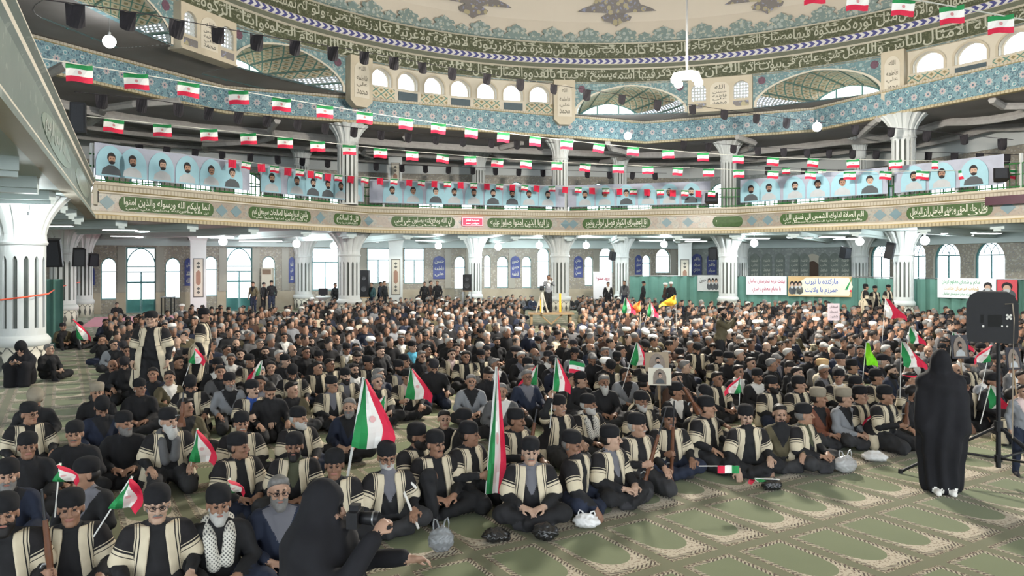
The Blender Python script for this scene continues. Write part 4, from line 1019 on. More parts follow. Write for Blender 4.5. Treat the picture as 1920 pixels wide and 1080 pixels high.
def skeleton(nm, belly=1.0):
    p = POSES[nm]; lf = LIFT[p['legs']]; ln = p.get('lean', 0); lg = p['legs']
    zz = lambda z: z if lg == 'stand' else .1 + (z-.1)*(.87 if z > .1 else 1)
    up = lambda q: (q[0]*(.86 if abs(q[0]) > .12 else 1), q[1] + ln*max(0, (q[2]-.1))/.45, zz(q[2]) + lf)
    R = rot(p.get('yaw', 0), p.get('pitch', 0) * 1.0); hc = np.array(up((0, -.03 - .04*p.get('pitch', 0), 0))); hc[2] = lf + (.77 if lg == 'stand' else .685) - .03*p.get('pitch', 0)
    tor = [el(up((0, .03, .13)), (.175, .15, .13), COAT, .05), el(up((0, -.015*belly, .27)), (.162*belly, .132*belly, .16), COAT, .05), el(up((0, .0, .43)), (.172, .12, .145), COAT, .05), rc(up((-.155, .012, .535)), up((.155, .012, .535)), .066, .066, COAT, .06), rc(up((-.06, .01, .585)), up((.06, .01, .585)), .052, .052, COAT, .04)]
    nk = [rc(up((0, .012, .58)), hc + R @ np.array((0, .012, -.06)), .056, .053, SKIN, .015), rc(up((-.02, .005, .605)), up((.02, .005, .605)), .062, .062, SHIRT, .01)]
    hd = head_prims(hc, R)
    arms = []
    for s, a in ((-1, p['ar']), (1, p['al'])):
        arms.append([np.array(up(a[0])), np.array(up(a[1])), np.array(up(a[2])), a[3], a[4], a[5], s])
    legs = []
    if lg == 'cross':
        for s in (-1, 1):
            legs += [rc((s*.10, .0, .13), (s*.295, -.27, .15), .105, .085, TROU, .05), rc((s*.295, -.27, .15), (-s*.06, -.36 - .03*s, .075), .08, .055, TROU, .04), rc((-s*.06, -.36 - .03*s, .06), (-s*.17, -.34, .05), .045, .032, FOOT, .02)]
    elif lg == 'kneel':
        for s in (-1, 1):
            legs += [rc((s*.10, .04, .20), (s*.17, -.40, .12), .11, .085, TROU, .05), rc((s*.17, -.40, .09), (s*.12, .12, .07), .08, .06, TROU, .04), rc((s*.11, .14, .06), (s*.08, .28, .045), .045, .032, FOOT, .02)]
    elif lg == 'up':
        legs += [rc((-.10, 0, .15), (-.18, -.33, .47), .105, .08, TROU, .05), rc((-.18, -.33, .47), (-.15, -.38, .08), .075, .055, TROU, .04), rc((-.15, -.37, .05), (-.16, -.50, .04), .045, .035, FOOT, .02),
                 rc((.10, 0, .13), (.36, -.22, .13), .105, .085, TROU, .05), rc((.36, -.22, .12), (-.02, -.30, .07), .08, .055, TROU, .04), rc((-.02, -.3, .05), (-.13, -.3, .045), .042, .03, FOOT, .02)]
    else:
        for s in (-1, 1):
            legs += [rc((s*.09, .02, .92), (s*.10, -.01, .50), .105, .078, TROU, .05), rc((s*.10, -.01, .50), (s*.11, .02, .08), .078, .06, TROU, .03), rc((s*.11, .03, .05), (s*.13, -.13, .04), .05, .038, FOOT, .02)]
    return dict(tor=tor, nk=nk, hd=hd, arms=arms, legs=legs, hc=hc, R=R, lf=lf, ln=ln, lg=lg)
def grids(sk, lod):
    c = {'N': .0155, 'M': .021, 'S': .05}[lod]; f = {'N': .0068, 'M': .0115, 'S': .028}[lod]; h = {'N': .0076, 'M': .0135, 'S': .05}[lod]
    hc = sk['hc']; xb = [(hc[0]-.105, hc[0]+.105, f)]; yb = [(hc[1]-.14, hc[1]+.125, f)]; zb = [(hc[2]-.14, hc[2]+.14, f)]
    if lod != 'S':
        for a in sk['arms']:
            m = a[2] + np.array(a[3])/np.linalg.norm(a[3])*.07
            xb.append((m[0]-.09, m[0]+.09, h)); yb.append((m[1]-.09, m[1]+.09, h)); zb.append((m[2]-.085, m[2]+.085, h))
    zt = hc[2] + .16 + (.2 if max(a[2][2] for a in sk['arms']) > hc[2] else 0)
    return seg(-.52, .52, [c] + xb), seg(-.62, .38, [c] + yb), seg(-.03, zt, [c] + zb)
_bm = {}
DEFM = [flat('skin_default', (.42, .25, .17), .55), BLACKC, BLACKC, flat('shirt_default', (.05, .05, .06), .8), flat('brow_dark', (.03, .022, .02), .7, var=0), flat('lip_tone', (.30, .13, .10), .5, var=0), flat('dark_sock', (.03, .03, .035), .8, var=.1)]
def body_mesh(nm, lod, belly=1.0, vneck=.0):
    key = (nm, lod, belly, vneck)
    if key in _bm: return _bm[key]
    sk = skeleton(nm, belly); xs, ys, zs = grids(sk, lod)
    pr = sk['tor'] + sk['legs']
    for a in sk['arms']: pr = pr + arm(*a)
    pr = pr + sk['nk'] + sk['hd']
    Fv, Lb = field(pr, xs, ys, zs); X, Y, Z = np.meshgrid(xs, ys, zs, indexing='ij', sparse=True)
    Fv += np.where((Lb == COAT) | (Lb == TROU), .0042*np.sin(38*Z + 17*X + 2.2*np.sin(21*Y + 9*X)) + .003*np.sin(61*X - 47*Y + 30*Z), 0)   # cloth folds
    V, Q, lab = nets(Fv, Lb, xs, ys, zs)
    z = V[:, 2] - sk['lf']; ax = np.abs(V[:, 0]); yy = V[:, 1] - sk['ln']*np.maximum(0, z-.1)/.45
    z2 = z if sk['lg'] == 'stand' else .1 + (z-.1)/.87; w = np.where(z2 > .32, vneck*(z2-.30)/.27, .0)
    lab = np.where((lab == COAT) & (ax < w) & (yy < -.02) & (z2 < .64), SHIRT, lab)
    lab = np.where((lab == COAT) & (z < .165) & (sk['lg'] != 'stand') & (ax < .30), TROU, lab)
    fm = lab[Q[:, 0]]; me = np_mesh('person_' + nm, V, Q, fm, DEFM)
    hm = Matrix.Identity(4)
    for i in range(3):
        for j in range(3): hm[i][j] = sk['R'][i, j]
        hm[i][3] = sk['hc'][i]
    _bm[key] = (me, hm); return _bm[key]
WOOL = flat('cream_wool', (.62, .54, .40), .85, var=.1, scale=14); WOOLK = flat('black_wool', (.018, .017, .018), .9, var=.2, scale=14)
def woolp():
    m = Mat('striped_wool', .88, .2); a = m.nd('ShaderNodeAttribute'); a.attribute_name = 'pat'; sp = m.nd('ShaderNodeSeparateXYZ'); m.t.links.new(a.outputs['Vector'], sp.inputs[0])
    u, t, f = sp.outputs; n = m.noise(14, 3); co = m.nd('ShaderNodeTexCoord').outputs['Object']
    cream = m.mix(n, (.50, .43, .31), (.68, .60, .45)); blk = m.mix(n, (.012, .011, .012), (.028, .026, .028))
    inr = lambda v, a_, b_: m.M('MULTIPLY', m.step(v, a_), m.M('LESS_THAN', v, b_))
    front = m.M('ADD', m.M('LESS_THAN', u, .062), m.M('ADD', inr(u, .070, .084), inr(u, .092, .100)))
    sl = m.M('ADD', inr(t, .50, .60), m.M('ADD', inr(t, .63, 2.0), inr(t, .40, .43)))
    back = m.M('LESS_THAN', u, .0); low = m.step(m.M('ABSOLUTE', m.cyc(u, .11)), .008)
    k = m.M('ADD', m.M('MULTIPLY', m.M('LESS_THAN', f, .5), front), m.M('ADD', m.M('MULTIPLY', inr(f, .5, 1.5), back), m.M('MULTIPLY', m.step(f, 1.5), low)))
    arm_ = m.step(t, .02); k = m.M('ADD', m.M('MULTIPLY', arm_, sl), m.M('MULTIPLY', m.M('SUBTRACT', 1.0, arm_), k))
    return m.color(m.mix(m.M('MINIMUM', k, 1.0), blk, cream)).m
WOOLP = woolp()
_vm = {}
def vest_mesh(nm, lod, long=True):
    key = (nm, lod)
    if key in _vm: return _vm[key]
    sk = skeleton(nm, 1.0); lf = sk['lf']; c = {'N': .0112, 'M': .0175, 'S': .04}[lod]
    pr = []
    for p in sk['tor']:
        p = list(p)
        if p[0] == 'rc': p[3] += .02; p[4] += .02
        else: p[2] = p[2] + np.array((.02, .024, .02))
        pr.append(tuple(p))
    for a in sk['arms']:
        sh, e = a[0], a[1]; m = sh + (e-sh)*.82; pr.append(rc(sh, m, .082, .082, 1, .03))
    if sk['lg'] == 'stand':
        for s in (-1, 1): pr.append(rc((s*.12, .05, .95), (s*.2, .09, .48), .16, .13, 0, .08))
        pr.append(rc((0, .1, .9), (0, .13, .45), .16, .15, 0, .08))
    else:
        for s in (-1, 1): pr.append(rc((s*.14, .09, .2+lf), (s*.25, -.02, .07), .115, .07, 0, .08))
        pr.append(rc((0, .13, .2+lf), (0, .2, .05), .12, .07, 0, .08))
    xs, ys, zs = seg(-.5, .5, [c]), seg(-.5, .42, [c]), seg(-.02, sk['hc'][2] + .02, [c])
    Fv, Lb = field(pr, xs, ys, zs)
    X, Y, Z = np.meshgrid(xs, ys, zs, indexing='ij', sparse=True); zr = Z - lf
    yo = Y - sk['ln']*np.maximum(0, zr-.1)/.45
    w = .05 + .05*np.clip(((.56 if sk['lg'] == 'stand' else .487)-zr)/.4, 0, 1.6)
    Fv = np.maximum(Fv, np.minimum(w - np.abs(X), -(yo - .02)))           # open front
    Fv = np.maximum(Fv, zr + .0*X - (.625 if sk['lg'] == 'stand' else .555))
    Fv = np.maximum(Fv, .085 - np.sqrt(X**2 + (yo+.0)**2 + (np.maximum(0, (.70 if sk['lg'] == 'stand' else .62)-zr)-.10)**2*1.0)) # neck hole
    V, Q, lab = nets(Fv, Lb, xs, ys, zs)
    C = V; z = C[:, 2] - lf; y = C[:, 1] - sk['ln']*np.maximum(0, z-.1)/.45; x = np.abs(C[:, 0])
    zs_ = 1.0 if sk['lg'] == 'stand' else .87; w = .05 + .05*np.clip((.56*zs_-z)/.4, 0, 1.6)
    pat = np.zeros((len(V), 3), np.float32); pat[:, 0] = x - w; pat[:, 1] = -1; pat[:, 2] = np.where(y < .03, 0, 1)
    pat[:, 2] = np.where(z < (.15 if sk['lg'] != 'stand' else .30), 2, pat[:, 2])
    for a in sk['arms']:
        sh, e = a[0], a[1]; d = e - sh; t = ((C - sh) @ d)/d.dot(d); onr = (np.linalg.norm(C - sh - t[:, None]*d, axis=1) < .125) & (np.sign(C[:, 0]) == a[6]) & (x > .15) & (t > .05)
        pat[:, 1] = np.where(onr, t, pat[:, 1])
    fm = np.zeros(len(Q))
    me = np_mesh('vest', V, Q, fm, [WOOLP]); at = me.attributes.new('pat', 'FLOAT_VECTOR', 'POINT'); at.data.foreach_set('vector', pat.ravel())
    _vm[key] = me; return me
# ---- head wear and hair, in the head's own frame
def head_mesh(name, prims, cut, c, mat):
    xs, ys, zs = seg(-.16, .16, [c]), seg(-.18, .18, [c]), seg(-.22, .24, [c]); Fv, Lb = field(prims, xs, ys, zs)
    X, Y, Z = np.meshgrid(xs, ys, zs, indexing='ij')
    if cut is not None: Fv = np.maximum(Fv, cut(X, Y, Z))
    V, Q, lab = nets(Fv, Lb, xs, ys, zs); return np_mesh(name, V, Q, np.zeros(len(Q)), [mat])
FELT = flat('black_felt', (.012, .012, .014), .95, var=.3, scale=20); FELTG = flat('grey_tan_felt', (.25, .22, .17), .95, var=.12, scale=14); FELTO = flat('tan_felt', (.55, .36, .18), .9, var=.08, scale=14)
HAIRM = {'N': flat('black_hair', (.012, .010, .010), .6, var=.3, scale=30), 'G': flat('grey_hair', (.17, .165, .16), .7, var=.4, scale=40), 'W': flat('white_hair', (.42, .41, .39), .7, var=.2, scale=40)}
TURB = flat('white_turban', (.80, .79, .76), .8, var=.05, scale=10); KNIT = flat('dark_knit', (.025, .024, .028), .95, var=.3, scale=40)
cr = [el((0, .016, .042), (.087, .105, .093), 0)]
hairm = head_mesh('hair', cr + [rc((-.045, -.052, .098), (.045, -.052, .098), .028, .028, 0, .03)], lambda X, Y, Z: np.maximum(-(Y*.62 + Z - .035 + np.maximum(0, Y)*1.2), -(Y + .088)), .0095, HAIRM['N'])
fringe = head_mesh('hair', [el((0, .02, .0), (.0855, .10, .075), 0)], lambda X, Y, Z: np.maximum(np.maximum(-(Y - .0), Z - .045), -(Z + .075)), .0095, HAIRM['G'])
jawp = [el((0, -.024, -.058), (.069, .080, .083), 0), rc((-.01, -.082, -.115), (.01, -.082, -.115), .028, .028, 0, .03)]
beardm = head_mesh('beard', jawp + [rc((-.026, -.098, -.043), (.026, -.098, -.043), .010, .010, 0, .01)], lambda X, Y, Z: np.maximum(np.maximum(Z + .034 - np.abs(X)*.75, Y - .03), .016 - np.sqrt((X*.6)**2 + (Y+.10)**2 + ((Z+.058)*1.6)**2)), .008, HAIRM['N'])
longb = head_mesh('beard', jawp + [el((0, -.07, -.135), (.052, .05, .07), 0, .03), rc((-.026, -.098, -.043), (.026, -.098, -.043), .010, .010, 0, .01)], lambda X, Y, Z: np.maximum(np.maximum(Z + .030 - np.abs(X)*.75, Y - .03), .014 - np.sqrt((X*.6)**2 + (Y+.10)**2 + ((Z+.058)*1.6)**2)), .009, HAIRM['W'])
mousm = head_mesh('moustache', [rc((-.004, -.103, -.040), (-.032, -.090, -.052), .0095, .006, 0, .006), rc((.004, -.103, -.040), (.032, -.090, -.052), .0095, .006, 0, .006)], None, .006, HAIRM['N'])
def capmesh(name, prof, mat, sy=1.2, cy=.012, fr=None): return MB().lathe(prof, (0, cy, 0), 22, 0, 1, sy, fr=fr).mesh(name, mat, True)
capm = capmesh('felt_cap', [(.080, .028), (.089, .032), (.093, .055), (.094, .085), (.090, .112), (.079, .135), (.060, .150), (.034, .159), (.005, .162)], FELT, 1.18)
capg = capmesh('brimless_cap', [(.082, .03), (.092, .034), (.099, .07), (.102, .12), (.092, .152), (.06, .165), (.005, .168)], FELTG, 1.16)
beanm = capmesh('knit_cap', [(.082, .02), (.091, .03), (.092, .065), (.084, .105), (.06, .132), (.005, .145)], KNIT, 1.17)
turbm = capmesh('turban', [(.085, .025), (.106, .04), (.120, .07), (.118, .105), (.098, .13), (.06, .148), (.005, .152)], TURB, 1.12, .014, fr=lambda r, z, a: r*(1 + .03*math.sin(3*a + z*90)))
bandm = capmesh('headband', [(.083, .045), (.087, .047), (.087, .075), (.083, .077)], FRED, 1.2)
gl = MB()
for s in (-1, 1):
    gl.tube([(s*.033 + .021*math.cos(a), -.108, .008 + .016*math.sin(a)) for a in [i*pi/5 for i in range(11)]], .0028, 5, cap=False); gl.tube([(s*.054, -.106, .012), (s*.084, -.02, .012)], .0025, 5)
gl.tube([(-.012, -.109, .012), (.012, -.109, .012)], .0025, 5); glassm_ = gl.mesh('glasses', BLACK)
CHK = Mat('checked_scarf', .9); _x, _y, _z = CHK.coord('Object')
CHK.color(CHK.mix(CHK.M('MULTIPLY', CHK.step(CHK.cyc(CHK.M('ADD', _x, _z), .028), 0), CHK.step(CHK.cyc(CHK.M('SUBTRACT', _x, _z), .028), 0)), (.60, .58, .52), (.10, .10, .10))); CHK = CHK.m
def scarf_mesh(nm):
    sk = skeleton(nm); lf, ln = sk['lf'], sk['ln']; u = lambda q: (q[0]*.95, q[1] + ln*max(0, q[2]-.1)/.45, (q[2]-.1)*.87+.1+lf)
    pr = [rc(u((-.07, .05, .62)), u((.07, .05, .62)), .045, .045, 0, .03), rc(u((-.085, .03, .62)), u((-.075, -.1, .52)), .04, .045, 0, .03), rc(u((.085, .03, .62)), u((.075, -.1, .52)), .04, .045, 0, .03), rc(u((-.075, -.105, .52)), u((-.05, -.165, .30)), .045, .05, 0, .02), rc(u((.075, -.105, .52)), u((.05, -.165, .33)), .045, .05, 0, .02)]
    xs, ys, zs = seg(-.2, .2, [.012]), seg(-.32, .16, [.012]), seg(.2+lf, .72+lf, [.012]); V, Q, l = nets(*field(pr, xs, ys, zs), xs, ys, zs)
    return np_mesh('scarf', V, Q, np.zeros(len(Q)), [CHK])
_scf = {}
SK = [flat('skin_%d' % i, c, .5, var=.1, scale=25) for i, c in enumerate(((.34, .195, .13), (.29, .16, .105), (.39, .24, .17), (.24, .13, .085), (.43, .285, .21)))]
COATS = {'K': flat('coat_black', (.016, .016, .018), .85, var=.3, scale=10), 'N': flat('coat_navy', (.018, .024, .045), .85, var=.25, scale=10), 'G': flat('coat_grey', (.10, .10, .105), .85, var=.15, scale=14), 'O': flat('coat_olive', (.10, .085, .05), .85, var=.15, scale=14), 'R': flat('coat_brown', (.065, .035, .025), .85, var=.2), 'W': flat('coat_cream', (.55, .49, .38), .85, var=.1), 'B': flat('coat_blue', (.03, .06, .16), .8, var=.2),
         'T': flat('coat_light_grey', (.22, .23, .25), .85, var=.12), 'C': flat('robe_copper', (.16, .055, .03), .6, var=.35), 'S': flat('coat_teal', (.03, .07, .075), .85, var=.2)}
CAMO = Mat('camouflage_cloth', .9); CAMO.color(CAMO.mix(CAMO.step(CAMO.noise(14, 2), .52), (.10, .09, .06), (.28, .25, .18))); COATS['M'] = CAMO.m
SHIRTS = {'k': COATS['K'], 'w': flat('shirt_white', (.66, .65, .62), .8, var=.04), 'g': flat('shirt_grey', (.14, .14, .16), .8, var=.1), 'b': flat('shirt_blue', (.03, .08, .30), .8, var=.1), 'c': flat('shirt_sky', (.10, .42, .60), .8, var=.05), 'o': flat('shirt_olive', (.07, .075, .045), .8, var=.1), 'p': flat('shirt_pink', (.62, .48, .46), .8, var=.05)}
LEG = [COATS['K'], COATS['N'], flat('trousers_charcoal', (.035, .035, .038), .85, var=.2), COATS['K']]
def set_mats(o, ms):
    for i, m in enumerate(ms):
        if m is not None: o.material_slots[i].link = 'OBJECT'; o.material_slots[i].material = m
def person(x, y, rz, sc=1.0, ps='lap', lod='N', hat='F', hair='N', coat='K', shirt='k', vest=False, face='', skin=0, belly=1.0, legs=0, z=0, scarf=False):
    me, hm = body_mesh(ps, lod, 1.0, .12)
    o = inst('person', me); o.location = (x, y, z); o.rotation_euler[2] = rz; o.scale = (sc, sc, sc)
    ct = COATS[coat]; set_mats(o, [SK[skin], ct, LEG[legs], SHIRTS[shirt], HAIRM['G' if hair == 'W' else 'N'] if 0 else None, None, None])
    def add(nm, m_, mat=None):
        c = inst(nm, m_, o, hm.copy())
        if mat is not None: c.material_slots[0].link = 'OBJECT'; c.material_slots[0].material = mat
        return c
    hk = hair if hair in HAIRM else 'G'
    if hat == 'F': add('felt_cap', capm); add('hair', fringe, HAIRM[hk])
    elif hat == 'C': add('brimless_cap', capg); add('hair', fringe, HAIRM[hk])
    elif hat == 'Q': add('brimless_cap', capg, FELTO); add('hair', fringe, HAIRM[hk])
    elif hat == 'K': add('knit_cap', beanm)
    elif hat == 'X': add('knit_cap', beanm, FWHITE); add('hair', fringe, HAIRM[hk])
    elif hat == 'T': add('turban', turbm)
    elif hat == 'A': add('turban', turbm, KNIT)
    elif hat == 'D': add('hair', hairm, HAIRM[hk]); add('headband', bandm)
    elif hat == 'E': add('hair', hairm, HAIRM[hk]); add('headband', bandm, FWHITE)
    elif hat == 'B': add('hair', fringe, HAIRM[hk])
    else: add('hair', hairm, HAIRM[hk])
    if 'b' in face: add('beard', beardm, HAIRM[hk])
    if 'l' in face: add('beard', longb, HAIRM['W' if hk != 'N' else 'N'])
    if 'm' in face: add('moustache', mousm, HAIRM[hk])
    if 'g' in face: add('glasses', glassm_)
    if vest: inst('vest', vest_mesh(ps, lod), o)
    if scarf:
        if ps not in _scf: _scf[ps] = scarf_mesh(ps)
        c = inst('scarf', _scf[ps], o)
        if scarf == 'd': c.material_slots[0].link = 'OBJECT'; c.material_slots[0].material = COATS['G']
    return o
# ================================================================ THE CROWD
FACE = math.radians(31)
